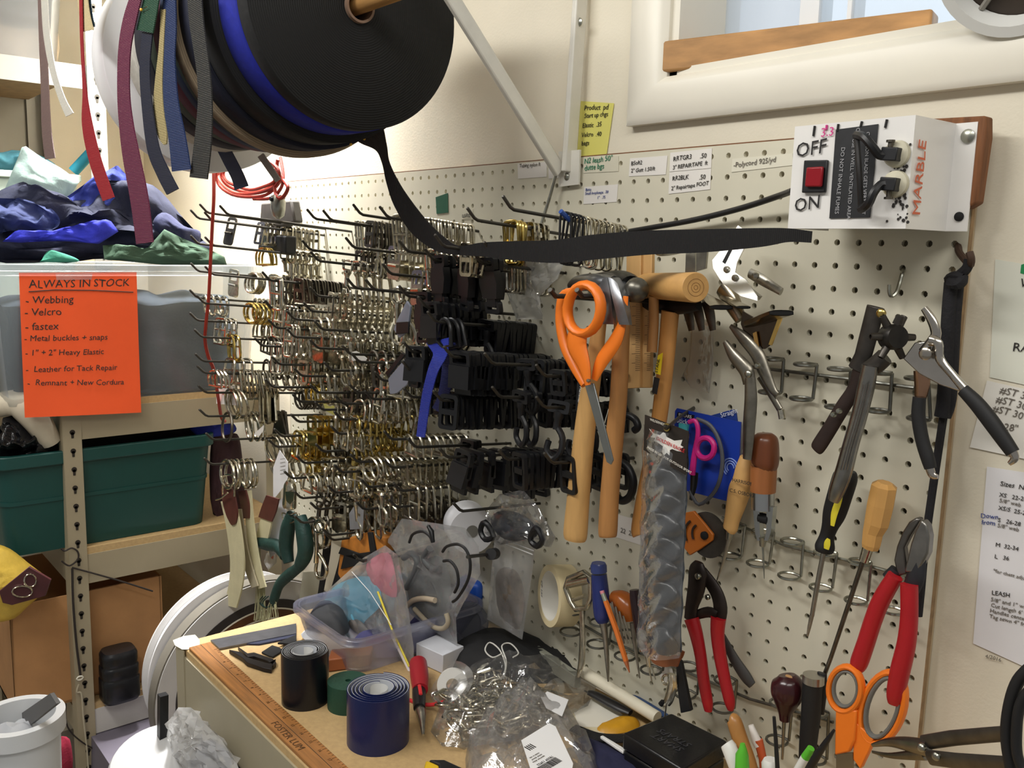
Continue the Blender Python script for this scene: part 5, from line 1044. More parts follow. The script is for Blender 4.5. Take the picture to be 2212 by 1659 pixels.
# --- rotary leather punch
lp_ = thing('leather_punch', 'revolving leather punch with a ribbed steel handle and one dark handle', 'punch pliers', at(1790, 1080, y=-.05)); pm = mat('#4c4844', .4, .8, .3, 60)
limb([(1892, 662, 44), (1880, 710, 44), (1864, 770, 42), (1850, 800, 44)], -.045, 8, .35, 1).build('jaw', pm, lp_, bevel=.001)
limb([(1866, 790, 48), (1846, 840, 34), (1820, 880, 34), (1790, 930, 34), (1768, 964, 34), (1762, 972, 26)], -.042, 12, .5).build('handle', mat('#352824', .5, .3, .2, 40), lp_)
bolt(1903, 677, -.056, 10, lp_, brass, 'anvil')
bolt(1800, 896, -.055, 6, lp_, zinc); bolt(1812, 888, -.055, 6, lp_, zinc)
c = at(1928, 728, y=-.062); r = wpx(c, 28); axp = Vector((.85, -.5, .1)).normalized()
MB().lathe([(0, -.010), (r * .8, -.010), (r, -.006), (r, .006), (r * .85, .010), (0, .010)], c, axp, 28).build('turret', mat('#3a3836', .4, .85, .2, 60), lp_)
u = axp.orthogonal().normalized(); w = axp.cross(u)
for k in range(6):
    d = u * math.cos(k * PI / 3 + .3) + w * math.sin(k * PI / 3 + .3); MB().lathe([(0, 0), (.0042, 0), (.0034, .012), (.0022, .0122), (.0022, .004), (0, .004)], c + d * r * .9, d, 12).build('punch_tube', pm, lp_)
limb([(1945, 682, 18), (1938, 700, 22)], -.062, 8, 1, 1).build('punch_tip', pm, lp_)
limb([(1912, 770, 40), (1890, 790, 40), (1868, 802, 34)], -.055, 10, .6).build('frame', pm, lp_)
hd = mat('#96948f', .26, 1.0, .2, 90)
limb([(1880, 790, 34), (1872, 830, 38), (1858, 890, 36), (1838, 960, 36), (1822, 1020, 38), (1808, 1060, 34), (1800, 1082, 24)], -.062, 14, .75).build('ribbed_handle', hd, lp_)
for dx in (-6, 0, 6): limb([(1872 + dx, 830, 3), (1858 + dx, 890, 3), (1838 + dx, 960, 3), (1823 + dx, 1015, 3)], -.0775, 6, 1).build('rib', hd, lp_)
# --- slip joint pliers with black grips, held open
sp = thing('spring_pliers', 'shiny spread pliers with black dipped grips hanging from the rack end', 'pliers', at(2010, 1030, y=-.05)); ch_ = mat('#c2bdb6', .16, 1.0, .1, 60)
limb([(1996, 666, 16), (2012, 690, 22), (2022, 720, 24), (2012, 740, 26), (2000, 762, 34)], -.055, 12, .6).build('jaw', ch_, sp)
plate([(1950, 775), (1975, 740), (2012, 735), (2030, 770), (2086, 842), (2078, 848), (2030, 832), (1985, 808)], -.056, .006).build('cheek', ch_, sp, bevel=.0012)
limb([(2010, 735, 26), (2026, 742, 22), (2030, 775, 20), (2058, 810, 18), (2084, 840, 22)], -.060, 10, .8).build('arm', ch_, sp)
bolt(1999, 764, -.066, 14, sp, mat('#b5b0a8', .2, 1.0), 'pivot')
limb([(2080, 842, 28), (2110, 872, 34), (2140, 910, 36), (2165, 945, 34), (2188, 978, 30)], -.062, 14, .8).build('grip', rubber, sp)
limb([(2186, 974, 22), (2192, 990, 18), (2180, 1002, 10)], -.062, 10, .6).build('tip', ch_, sp)
limb([(1990, 800, 34), (1992, 830, 34), (1988, 862, 24)], -.048, 10, .5).build('arm', mat('#b08a70', .2, 1.0, .1, 50), sp)
limb([(1986, 858, 28), (1984, 900, 30), (1992, 950, 30), (2004, 990, 30), (2010, 1012, 26)], -.050, 14, .8).build('grip', rubber, sp)
limb([(2008, 1010, 20), (2014, 1026, 18), (2026, 1030, 10)], -.050, 10, .6).build('tip', ch_, sp)
# --- knotted black cord at the board edge
kc = thing('knotted_cord', 'black knotted cord hanging down the bare edge of the board', 'cord', at(2010, 1240, y=-.02)); km = mat('#17161a', .85, 0, .2, 90, .4, 300)
jhook([(2070, 530, .003), (2072, 545, -.010), (2085, 562, -.02), (2096, 572, -.03), (2098, 560, -.035), (2094, 545, -.035)], .0035, 'rusty dark hook holding the black knotted cord at the board edge', mat('#4a372c', .6, .4))
MB().tube([at(*q) for q in ((2094, 560, -.03), (2088, 580, -.03), (2068, 598, -.028), (2058, 606, -.028))], .005, 8, smooth=4).build('loop', km, kc)
MB().tube([at(*q) for q in ((2052, 604, -.02), (2066, 598, -.03), (2078, 602, -.03), (2070, 612, -.034), (2054, 610, -.03))], .006, 8, smooth=4).build('knot', km, kc)
for o_, y in ((0, -.022), (14, -.018)): MB().tube([at(2056 + o_, 610, y=y), at(2050 + o_, 680, y=y), at(2046 + o_, 760, y=y), at(2040 + o_, 860, y=y), at(2034 + o_ * .6, 900, y=y)], .0072 if o_ == 0 else .0055, 10, smooth=4).build('strand', km, kc)
MB().tube([at(2044, 860, y=-.016), at(2026, 980, y=-.016), at(2010, 1090, y=-.016), at(1998, 1180, y=-.016), at(1990, 1270, y=-.016), at(1984, 1330, y=-.016)], .0042, 8, smooth=4).build('tail', km, kc)
# --- screwdrivers
sd = thing('screwdriver', 'black screwdriver with yellow stripes standing in the middle rack', 'screwdriver', at(1745, 1370, y=-.04))
limb([(1828, 1018, 40), (1826, 1030, 52), (1814, 1070, 52), (1802, 1110, 48), (1792, 1140, 34), (1786, 1160, 32), (1782, 1180, 42), (1780, 1190, 38)], -.035, 16, 1).build('handle', rubber, sd)
ye = mat('#d7c833', .45); 
P, R = loft([(1822, 1042, 8), (1812, 1080, 15), (1802, 1110, 15), (1798, 1136, 9)], -.0500); MB().tube(P, [r_ for r_ in R], 8, smooth=3, flat=.25, up=(0, 1, 0)).build('stripe', ye, sd)
P, R = loft([(1790, 1164, 8), (1787, 1174, 15), (1785, 1186, 12)], -.047); MB().tube(P, R, 8, smooth=3, flat=.25, up=(0, 1, 0)).build('stripe', ye, sd)
limb([(1780, 1188, 11), (1768, 1250, 11), (1754, 1330, 10)], -.034, 10, 1, 1).build('shaft', steel, sd); limb([(1754, 1328, 11), (1748, 1355, 9), (1744, 1374, 5)], -.034, 8, .7, 1).build('tip', steel, sd)
sd = thing('screwdriver', 'faceted blond wood handled screwdriver with a long grey shaft', 'screwdriver', at(1775, 1460, y=-.04))
P, R = loft([(1912, 1042, 33), (1910, 1050, 55), (1902, 1090, 57), (1894, 1130, 53), (1886, 1150, 44), (1882, 1176, 40), (1880, 1184, 35)], -.036)
MB().tube(P, R, 8, smooth=0, flat=1, up=(0, 1, 0)).build('handle', mat('#cb9a58', .5, 0, .1, 12, 0, 200, 'wood'), sd, flat=True)
limb([(1876, 1180, 26), (1866, 1212, 22)], -.036, 12, 1, 1).build('ferrule', chrome, sd); limb([(1864, 1212, 10), (1830, 1315, 10), (1795, 1420, 9), (1778, 1465, 9)], -.036, 10, 1, 1).build('shaft', darksteel, sd)
# --- diagonal cutters
dc = thing('diagonal_cutters', 'large diagonal cutters with long red grips at the board edge', 'pliers', at(1940, 1520, y=-.05)); dm = mat('#6f6c68', .35, .9, .25, 50)
plate([(1978, 1118), (1988, 1122), (1964, 1160), (1952, 1184), (1960, 1240), (1938, 1246), (1930, 1210), (1936, 1180), (1948, 1150), (1962, 1128)], -.052, .010).build('jaw', dm, dc, bevel=.002)
plate([(1990, 1122), (2002, 1136), (2007, 1160), (2004, 1196), (1982, 1240), (1952, 1236), (1966, 1176), (1976, 1146)], -.058, .012).build('jaw', mat('#8b8985', .3, .9, .25, 50), dc, bevel=.002)
limb([(1985, 1200, 32), (1980, 1240, 40), (1968, 1272, 38)], -.054, 12, .5).build('neck', mat('#46474c', .45, .8, .2, 60), dc)
limb([(1936, 1230, 26), (1920, 1250, 32)], -.050, 12, .6, 1).build('neck', mat('#46474c', .45, .8, .2, 60), dc)
limb([(1934, 1244, 34), (1904, 1295, 38), (1886, 1340, 38), (1870, 1390, 38), (1856, 1430, 38), (1850, 1444, 30)], -.056, 14, .85).build('grip', redg, dc)
limb([(1964, 1262, 38), (1964, 1330, 38), (1958, 1390, 40), (1944, 1450, 42), (1934, 1500, 38), (1932, 1520, 28)], -.060, 14, .85).build('grip', redg, dc)
# --- tin snips with red grips
ts = thing('tin_snips', 'dark tin snips with scuffed red grips in front of the board', 'snips', at(1530, 1540, y=-.05)); dk_ = mat('#2f2724', .45, .5, .3, 60)
limb([(1510, 1214, 22), (1508, 1232, 46), (1504, 1270, 44), (1494, 1310, 32), (1492, 1338, 34)], -.052, 14, .45).build('blade', dk_, ts)
limb([(1516, 1235, 30), (1545, 1275, 34), (1556, 1310, 36), (1552, 1340, 34)], -.044, 14, .45).build('blade', dk_, ts)
limb([(1500, 1330, 20), (1530, 1322, 24), (1550, 1330, 22)], -.048, 10, .6).build('spring', dk_, ts)
bolt(1507, 1245, -.062, 7, ts); bolt(1528, 1290, -.056, 6, ts)
limb([(1494, 1336, 36), (1504, 1370, 32), (1514, 1420, 28), (1520, 1470, 28), (1528, 1515, 26), (1530, 1536, 18)], -.054, 14, .8).build('grip', redg, ts)
limb([(1552, 1334, 36), (1550, 1370, 32), (1556, 1420, 30), (1566, 1470, 28), (1576, 1515, 26), (1578, 1534, 14)], -.048, 14, .8).build('grip', redg, ts)
limb([(1560, 1372, 16), (1584, 1420, 26), (1610, 1460, 30), (1625, 1480, 22)], -.030, 10, .5).build('blade', mat('#3a3836', .5), thing('utility_knife', 'dark grey knife hanging behind the red snips', 'knife', at(1600, 1480, y=-.03)))
# --- orange handled scissors at the bottom of the board
os_ = thing('scissors', 'orange handled scissors with grey lined loops low on the board', 'scissors', at(1840, 1659, y=-.06)); gl_ = mat('#6b6a66', .55)
def oloop(cx, cy, rx, ry, y, rot, w, nm, m, dy=0): MB().tube(loop_pts(cx, cy, rx, ry, y, rot, 28, dy), wpx(at(cx, cy, y=y), w) / 2, 10, True, flat=1.5, up=(0, 1, 0)).build(nm, m, os_)
oloop(1827, 1488, 35, 48, -.062, .05, 14, 'finger_loop', orange); oloop(1827, 1488, 26, 38, -.063, .05, 8, 'loop_lining', gl_)
oloop(1908, 1528, 44, 78, -.058, .28, 15, 'finger_loop', orange); oloop(1907, 1528, 33, 66, -.060, .28, 10, 'loop_lining', gl_)
plate([(1804, 1530), (1850, 1535), (1846, 1600), (1834, 1625), (1802, 1632)], -.066, .008).build('shank', orange, os_, bevel=.002)
plate([(1848, 1560), (1886, 1596), (1878, 1620), (1858, 1662), (1842, 1640), (1844, 1560)], -.063, .008).build('shank', orange, os_, bevel=.002)
plate([(1806, 1628), (1842, 1626), (1846, 1760), (1806, 1740)], -.064, .002).build('blade', mat('#8a8478', .3, .9), os_)
# --- knob handled awl, black tube handle
kb = thing('awl', 'dark maroon knob handled awl in the lowest rack', 'awl', at(1700, 1600, y=-.05))
limb([(1700, 1458, 36), (1702, 1474, 66), (1700, 1500, 68), (1698, 1520, 50), (1696, 1540, 30), (1695, 1556, 22)], -.05, 20, 1).build('handle', mat('#37161a', .22), kb); limb([(1704, 1462, 18), (1704, 1459, 14)], -.066, 12, .4, 1).build('cap', mat('#b58a5a', .5), kb)
limb([(1694, 1556, 9), (1690, 1640, 5)], -.05, 8, 1, 1).build('spike', steel, kb)
th = thing('tube_handle', 'black taped tube tool with a bright metal collar beside the maroon knob', 'tool', at(1750, 1659, y=-.05))
limb([(1756, 1474, 44), (1752, 1540, 42), (1746, 1600, 38), (1742, 1680, 36)], -.052, 16, 1, 1).build('handle', rubber, th); limb([(1758, 1458, 46), (1757, 1474, 47)], -.052, 18, 1, 1).build('collar', mat('#b6b3ab', .3, 1.0), th); limb([(1776, 1454, 22), (1774, 1490, 28), (1770, 1540, 22)], -.044, 10, .5, 1).build('clip', blk, th)
# --- multi tool pliers and black grip at the bottom corner
mt = thing('multi_tool', 'grey multi tool pliers lying open toward the room at the board corner', 'pliers', at(1990, 1640, y=-.09)); mm_ = mat('#625e58', .4, .8, .25, 60)
limb([(1884, 1610, 8, -.085), (1915, 1604, 18, -.09), (1950, 1606, 30, -.1), (1990, 1614, 40, -.11), (2006, 1618, 34, -.115)], -.1, 12, .5).build('jaw', mat('#8e8a82', .28, 1.0, .2, 60), mt)
limb([(1884, 1624, 6, -.085), (1920, 1632, 12, -.09), (1960, 1632, 20, -.1), (1996, 1630, 26, -.11)], -.1, 12, .5).build('jaw', mat('#7a766e', .28, 1.0, .2, 60), mt)
limb([(1996, 1604, 34, -.11), (2060, 1594, 36, -.13), (2130, 1588, 36, -.15), (2180, 1584, 36, -.165)], -.13, 8, .4, 1).build('handle', mm_, mt, bevel=.001)
limb([(2006, 1636, 36, -.115), (2070, 1644, 38, -.135), (2180, 1652, 40, -.165)], -.13, 8, .4, 1).build('handle', mm_, mt, bevel=.001)
for q, y in (((1990, 1615), -.128), ((2022, 1634), -.135)): bolt(q[0], q[1], y, 9, mt, zinc, 'pivot')
hl = thing('hose_loop', 'thick black cable loops crossing the multi tool handles', 'cable', at(2200, 1500, y=-.19))
MB().tube([at(*q) for q in ((2240, 1430, -.2), (2200, 1470, -.2), (2180, 1530, -.2), (2175, 1600, -.2), (2190, 1690, -.2))], wpx(at(2190, 1550, y=-.2), 26) / 2, 14, smooth=5).build('strand', rubber, hl)
MB().tube([at(*q) for q in ((2240, 1470, -.205), (2205, 1520, -.205), (2196, 1580, -.205), (2200, 1640, -.205), (2230, 1690, -.205))], wpx(at(2190, 1550, y=-.2), 22) / 2, 14, smooth=5).build('strand', rubber, hl)
# ================================================================ white control box on its wood block
wb = thing('wood_block', 'rough brown wooden backing block behind the white control box', 'block', at(2100, 450, y=.01))
P = Ys([(1960, 264), (2146, 254), (2146, 300), (2126, 440), (2105, 452), (1945, 460)], -.0025); slab(P, -.017, (0, 1, 0)).build('block', mat('#7d5030', .8, 0, .4, 30, .3, 60, 'wood'), wb, bevel=.002)
bxo = thing('control_box', 'white sheet metal heat cutter box with a red rocker switch and marker writing', 'control box', at(1850, 495, y=-.05)); wpaint = mat('#e9e7e4', .35, 0, .03, 20)
fy = -.095; by = -.0205
F0 = Ys([(1716, 272), (1978, 250), (1956, 496), (1703, 492)], fy)
x0 = (F0[0].x + F0[3].x) / 2; x1 = (F0[1].x + F0[2].x) / 2; z1 = (F0[0].z + F0[1].z) / 2; z0 = (F0[2].z + F0[3].z) / 2
bA = at(2065, 272, y=by).x; bB = at(2112, 268, y=by).x
def sheet_strip(pts, t=.0016):
    mb = MB()
    for (xa, ya), (xb, yb) in zip(pts[:-1], pts[1:]):
        mb.prism([(xa, ya, z0), (xb, yb, z0), (xb, yb, z1), (xa, ya, z1)], Vector((-(yb - ya), xb - xa, 0)).normalized() * t)
    return mb
sheet_strip([(x0, fy), (x1, fy), (bA, by), (bB, by)]).build('cover', wpaint, bxo, flat=True)
sheet_strip([(x0 - .0, by), (x0, fy + .0005)]).build('end_side', wpaint, bxo, flat=True)
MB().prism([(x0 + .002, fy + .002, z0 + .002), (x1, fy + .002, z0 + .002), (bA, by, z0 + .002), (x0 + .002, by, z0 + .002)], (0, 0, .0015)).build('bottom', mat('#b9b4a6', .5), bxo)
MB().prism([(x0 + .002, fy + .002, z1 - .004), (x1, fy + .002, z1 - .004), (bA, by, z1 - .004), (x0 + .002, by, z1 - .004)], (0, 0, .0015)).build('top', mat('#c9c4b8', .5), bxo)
fl = fy - .0008
def fp(px): return Ys(px, fl)
slab(fp([(1806, 280), (1898, 268), (1880, 470), (1792, 472)]), -.0006, (0, 1, 0)).build('warning_plate', mat('#1b1c20', .5, 0, .3, 90), bxo)
wt = mat('#a9a9ad', .6)
def vtext(txt, p0, p1, size, m, nm='lettering'):
    a = at(p0[0], p0[1], y=fl - .0008); b = at(p1[0], p1[1], y=fl - .0008); d = b - a; text(txt, a, d, Vector((0, 0, 1)).cross(Vector((0, 1, 0))) if False else Vector((-d.z, 0, d.x)), size, m, bxo, nm, .0002)
vtext('CAUTION BLADE GETS VERY HOT', (1872, 285), (1862, 470), .0050, wt); vtext('USE IN WELL VENTILATED AREA', (1842, 300), (1830, 470), .0052, wt); vtext('DO NOT INHALE FUMES', (1818, 318), (1806, 440), .0058, wt)
vtext('OBEY', (1850, 276), (1848, 300), .006, wt)
slab(fp([(1741, 347), (1792, 346), (1786, 416), (1736, 417)]), -.004, (0, 1, 0)).build('switch_bezel', blk, bxo, bevel=.001)
slab(Ys([(1746, 362), (1782, 360), (1778, 404), (1742, 404)], fl - .004), -.004, (0, 1, 0)).build('rocker', mat('#8c0f1c', .25), bxo, bevel=.0015)
pen = mat('#1e1c1c', .7)
ptext('OFF', (1718, 340), (1778, 330), fl, .0195, pen, bxo, 'handwriting', .1, .08); ptext('ON', (1715, 458), (1750, 452), fl, .0185, pen, bxo, 'handwriting', .1, .1)
ptext('3.3', (1772, 296), (1800, 292), fl, .012, mat('#d0408a', .7), bxo, 'handwriting', .1, .1)
for a, b, m in (((1760, 272), (1757, 294), pen), ((1811, 268), (1809, 284), pen), ((1862, 262), (1859, 274), pen), ((1916, 258), (1912, 276), pen), ((1786, 270), (1785, 280), mat('#d0408a', .7))): MB().tube([at(a[0], a[1], y=fl - .0004), at(b[0], b[1], y=fl - .0004)], .0012, 5).build('pen_stroke', m, bxo)
# side face writing
sdv = Vector((bA - x1, by - fy, 0)).normalized(); sn = Vector((sdv.y, -sdv.x, 0))
a = Vector((x1, fy, z0 + (z1 - z0) * .12)) + sdv * .008 + sn * .0012
text('MARBLE', a + sdv * .012, (0, 0, 1), -sdv, .0190, mat('#cf6a4a', .7), bxo, 'handwriting', .0003, .05, .12)
for k, (z_, s_) in enumerate(((.72, .0), (.38, .0))):
    px = (1925, 333) if k == 0 else (1922, 398); p = at(px[0] + 14, px[1], y=fl); MB().lathe([(0, 0), (.0125, 0), (.012, .004), (.008, .007), (0, .008)], p, (0, -1, 0), 24).build('grommet', mat('#c9c4ae', .6, 0, .25, 60), bxo)
    q = at(px[0], px[1], y=fl - .010); MB().box(q, (.016, .010, .012), Euler((0, .1, 0))).build('terminal', blk, bxo, bevel=.001)
    q2 = at(px[0] - 2, px[1] + (-16 if k == 0 else 18), y=fl - .010); MB().lathe([(0, -.005), (.0022, -.005), (.0022, .004), (.004, .004), (.004, .006), (0, .006)], q2, (0, 0, 1 if k == 0 else -1), 12).build('thumb_screw', darksteel, bxo)
MB().tube([at(*q) for q in ((1850, 292, fl - .012), (1866, 296, fl - .02), (1884, 316, fl - .02), (1900, 335, fl - .014), (1920, 336, fl - .01))], .0042, 8, smooth=4).build('blade_wire', blk, bxo)
MB().tube([at(*q) for q in ((1860, 452, fl - .012), (1876, 440, fl - .02), (1888, 415, fl - .02), (1904, 398, fl - .014), (1920, 400, fl - .01))], .0042, 8, smooth=4).build('blade_wire', blk, bxo)
MB().tube([at(1850, 292, y=fl - .012), at(1856, 370, y=fl - .018), at(1860, 452, y=fl - .012)], .0028, 8, smooth=4).build('cutting_blade', mat('#2c2a2a', .5, .5), bxo)
screw(at(2091, 294, y=by - .001), (0, -1, 0), .0065, bxo); screw(at(2072, 468, y=by - .0005), (0, -1, 0), .0045, bxo, blkmatte)
rs = random.Random(5)
sm = MB()
for k in range(70):
    px = 1938 + rs.gauss(0, 7) + (k % 3) * 6; py = 310 + rs.random() * 170; p = at(px, py, y=fl - .0002); r = .0006 + rs.random() * .0013; sm.lathe([(0, 0), (r, 0), (0, .0002)], p, (0, -1, 0), 6)
sm.build('soot_specks', mat('#2c2826', .8), bxo)
# black power cable from the box behind the strap
solo(MB().tube([at(*q) for q in ((1712, 412, -.05), (1680, 424, -.03), (1600, 450, -.02), (1500, 475, -.016), (1400, 493, -.014), (1330, 505, -.012), (1290, 512, -.004))], .0036, 10, smooth=6), 'power_cable', mat('#1b1b1c', .4), 'black power cable running from the white box behind the horizontal strap', 'cable')
# ================================================================ papers on the wall beyond the board
def wallpaper(px, lab, lines, m=paper, y=WY - .002):
    return card(px, lab, lines, m, y, 'wall_paper', 'paper', off=.0006)
wallpaper([(2132, 822), (2300, 860), (2300, 1010), (2095, 966)], 'white paper with penned stitch numbers behind the black plier grip', [('#ST 30', (2158, 848), (2212, 862), 0.0100, pgrey), ('#ST 30', (2150, 868), (2212, 884), 0.0100, pgrey), ('#ST 30', (2142, 888), (2212, 906), 0.0100, pgrey), ('T  28"', (2140, 925), (2212, 935), 0.0100, pgrey)])
wallpaper([(2132, 1008), (2340, 1040), (2340, 1480), (2212, 1440), (2102, 1390)], 'long printed size chart sheet curling off the wall beside the board', [('Sizes  Neck', (2160, 1048), (2212, 1058), 0.0068, ink), ('XS   22-24', (2158, 1072), (2212, 1082), 0.0059, ink), ('5/8" web', (2158, 1084), (2212, 1096), 0.0056, pgrey), ('XS/S  25-26', (2156, 1100), (2212, 1112), 0.0059, ink), ('S   26-28', (2155, 1126), (2212, 1138), 0.0059, ink), ('5/8" web', (2154, 1138), (2212, 1150), 0.0056, pgrey), ('Down', (2118, 1118), (2140, 1120), 0.0068, inkblue), ('from', (2120, 1132), (2142, 1134), 0.0068, inkblue), ('M  32-34', (2150, 1180), (2212, 1192), 0.0059, ink), ('L   36', (2148, 1205), (2212, 1217), 0.0059, ink), ('*for chest adjuster', (2145, 1235), (2212, 1252), 0.0050, pgrey), ('LEASH', (2142, 1284), (2180, 1290), 0.0062, ink), ('5/8" and 1" web', (2140, 1298), (2212, 1314), 0.0056, pgrey), ('Cut length 6\' 9"', (2140, 1310), (2212, 1328), 0.0056, pgrey), ('Handles centered', (2138, 1322), (2212, 1340), 0.0056, pgrey), ('Tag sewn 4" from', (2137, 1334), (2212, 1352), 0.0056, pgrey), ('4/2016', (2128, 1420), (2150, 1426), 0.0056, pgrey)], mat('#e2e0e2', .7))
wallpaper([(2150, 560), (2300, 585), (2300, 850), (2138, 815)], 'pale board with a green marker spot and letter labels beyond the pegboard', [('V', (2201, 618), (2212, 620), 0.0112, ink), ('RA', (2186, 758), (2212, 760), 0.0120, ink), ], mat('#dfe0d2', .5), WY - .0012)
c = at(2212, 572, y=WY - .002); MB().prism(Ys([(2206, 572), (2240, 560), (2240, 600), (2204, 590)], WY - .0016), (0, .0003, 0)).build('marker_spot', mat('#1f8a4f', .6), bpy.data.objects['wall_paper.002'])
# ================================================================ things on and above the bench
def zlimb(rows, z, n=12, flat=.8, smooth=4, up=(0, 0, 1)):
    P = [at(q[0], q[1], z=(q[3] if len(q) > 3 else z)) for q in rows]; R = [wpx(p, q[2]) / 2 for p, q in zip(P, rows)]
    return MB().tube(P, R, n, smooth=smooth, flat=flat, up=up)
def zplate(px, z, t=.002): return slab(Zs(px, z), -t, (0, 0, -1)) if False else MB().prism(Zs(px, z), (0, 0, t))
def zpuff(px, z, h, m, wob=.006, ws=30, seed=1, rings=7, back=.02): return MB().puff(Zs(px, z), (0, 0, 1), h, rings, wob, ws, seed, back), m
# yardstick along the front edge
ys = thing('yardstick', 'worn wooden yardstick with lumber yard lettering along the bench front edge', 'ruler', at(560, 1530, z=TZ))
YS = Zs([(414, 1404), (452, 1383)], TZ + .0062); ymin, ymax = YS[0].y, YS[1].y; yx0 = (YS[0].x + YS[1].x) / 2 - .004
MB().box((yx0 + .457, (ymin + ymax) / 2, TZ + .0031), (.914, ymax - ymin, .0056)).build('stick', mat('#a06c38', .5, 0, .35, 30, 0, 200, 'woodx'), ys, bevel=.0012)
MB().box((yx0 + .457, ymin + (ymax - ymin) * .52, TZ + .0060), (.91, .0006, .0004)).build('centre_line', ink, ys)
tm = MB(); brown_ink = mat('#4a3016', .8)
n10 = at(567, 1521, z=TZ + .006).x
for k in range(-8, 9):
    for f, L_ in ((0, .006), (.25, .003), (.5, .0045), (.75, .003)): tm.box((n10 + (k + f) * .0254, ymax - L_ / 2 - .001, TZ + .0060), (.0005, L_, .0004))
tm.build('inch_marks', brown_ink, ys)
for k in range(-6, 9): text(str(10 + k), (n10 + k * .0254 - .003, ymax - .0125, TZ + .0059), (1, 0, 0), (0, 1, 0), .0062, brown_ink, ys, 'lettering', .0002)
fa = at(585, 1562, z=TZ + .006); text('FOSTER LUM', (fa.x, ymin + .0035, TZ + .0059), (1, 0, 0), (0, 1, 0), .0145, brown_ink, ys, 'lettering', .0002)
# steel square leaf at the bench end
solo(zplate([(455, 1386), (640, 1350), (640, 1372), (474, 1404)], TZ + .001, .003), 'steel_ruler', mat('#66666a', .4, .8, .2, 60), 'dark steel ruler blade lying along the bench end', 'ruler')
solo(zplate([(520, 1393), (640, 1368), (640, 1378), (560, 1394)], TZ + .0005, .0025), 'ruler_edge', mat('#1d2340', .6), 'thin navy strip under the steel ruler blade', 'strip')
# thread snips
sn = thing('thread_snips', 'black spring thread snips lying open on the bench', 'snips', at(550, 1430, z=TZ)); sm_ = mat('#1b1719', .45, .3)
zs_ = TZ + .0006
MB().prism(Zs([(495, 1412), (520, 1417), (532, 1428), (545, 1432), (580, 1442), (592, 1440), (596, 1432), (590, 1444), (586, 1455), (570, 1452), (534, 1440), (524, 1430)], zs_), (0, 0, .007)).build('blade', sm_, sn, bevel=.0006)
MB().prism(Zs([(514, 1405), (535, 1420), (549, 1418), (590, 1432), (597, 1440), (590, 1447), (578, 1436), (548, 1426), (535, 1428)], zs_), (0, 0, .007)).build('blade', sm_, sn, bevel=.0006)
# leather scrap
solo(zplate([(565, 1412), (588, 1397), (604, 1402), (612, 1408), (590, 1422), (582, 1420)], TZ + .0006, .003), 'fabric_scrap', blkmatte, 'small black scrap beside the black ribbon roll', 'scrap', bevel=.0006)
solo(zplate([(600, 1392), (640, 1374), (640, 1388), (628, 1394)], TZ + .004, .003), 'fabric_scrap', blkmatte, 'black scrap tucked against the clear tray', 'scrap')
# ribbon rolls standing on end
def ribbon_roll(bc, wid, topy, col, lab, turns=5, seed=0, inner=.42, name='ribbon_roll'):
    b = at(bc[0], bc[1], z=TZ); R = wpx(b, wid) / 2; h = at(bc[0], topy, y=b.y).z - TZ; t = thing(name, lab, 'ribbon roll', b, 'ribbon rolls on the bench')
    n = 40; N = turns * n; rnd = random.Random(seed); 
    def rad(i):
        k = i / N; return R * (inner + (1 - inner) * min(1, k * 1.0) ** .8) * (1 + .025 * math.sin(i * 2 * PI / n * 2 + seed) * (1 - k)) - (.0 if k > .8 else .001)
    def strip_(i0, i1, dr, th, m, nm, zt):
        A = []; 
        for i in range(i0, i1 + 1):
            a = i * 2 * PI / n + seed; r = rad(i) + dr; A.append(b + Vector((r * math.cos(a), r * math.sin(a), 0)))
        B_ = [b + (p - b) * (1 - th / max((p - b).length, .002)) for p in A]; m_ = len(A); z = Vector((0, 0, zt))
        vs = A + B_ + [p + z for p in A] + [p + z for p in B_]; fs = []
        for i in range(m_ - 1): fs += [(i, i + 1, m_ * 2 + i + 1, m_ * 2 + i), (m_ + i, 3 * m_ + i, 3 * m_ + i + 1, m_ + i + 1), (2 * m_ + i, 2 * m_ + i + 1, 3 * m_ + i + 1, 3 * m_ + i), (i, m_ + i, m_ + i + 1, i + 1)]
        fs += [(0, 2 * m_, 3 * m_, m_), (m_ - 1, 2 * m_ - 1, 4 * m_ - 1, 3 * m_ - 1)]
        MB().add(vs, fs).build(nm, m, t, weld=False)
    strip_(0, N, 0, .0011, mat(col, .3, 0, .06, 60, .1, 400), 'ribbon', h)
    strip_(0, N, -.0012, .0006, mat('#c9ccd2', .6), 'backing', h - .0004)
    # curled white inner end
    A = [b + Vector((R * inner * .9 * k * math.cos(a), R * inner * .9 * k * math.sin(a), 0)) for k, a in [(1 - i * .018, seed + 3 + i * .22) for i in range(24)]]
    MB().add(A + [p + Vector((0, 0, h - .0008)) for p in A], [(i, i + 1, 25 + i, 24 + i) for i in range(23)]).build('inner_end', mat('#e2e2e0', .6), t)
    return t
ribbon_roll((659, 1512), 102, 1404, '#0d1018', 'black satin ribbon roll standing on the bench', 6, 1.0, .55)
ribbon_roll((815, 1598), 140, 1484, '#142050', 'large navy satin ribbon roll standing nearest on the bench', 5, 2.4, .42)
g_ = at(752, 1524, z=TZ); h_ = at(742, 1462, y=g_.y).z - TZ
gr = thing('ribbon_roll', 'dark green ribbon roll standing behind the navy one', 'ribbon roll', g_, 'ribbon rolls on the bench'); rr = wpx(g_, 88) / 2
MB().lathe([(.004, 0), (rr, 0), (rr, h_), (.004, h_)], g_, (0, 0, 1), 36, True).build('ribbon', mat('#184433', .6, 0, .1, 80, .2, 300), gr)
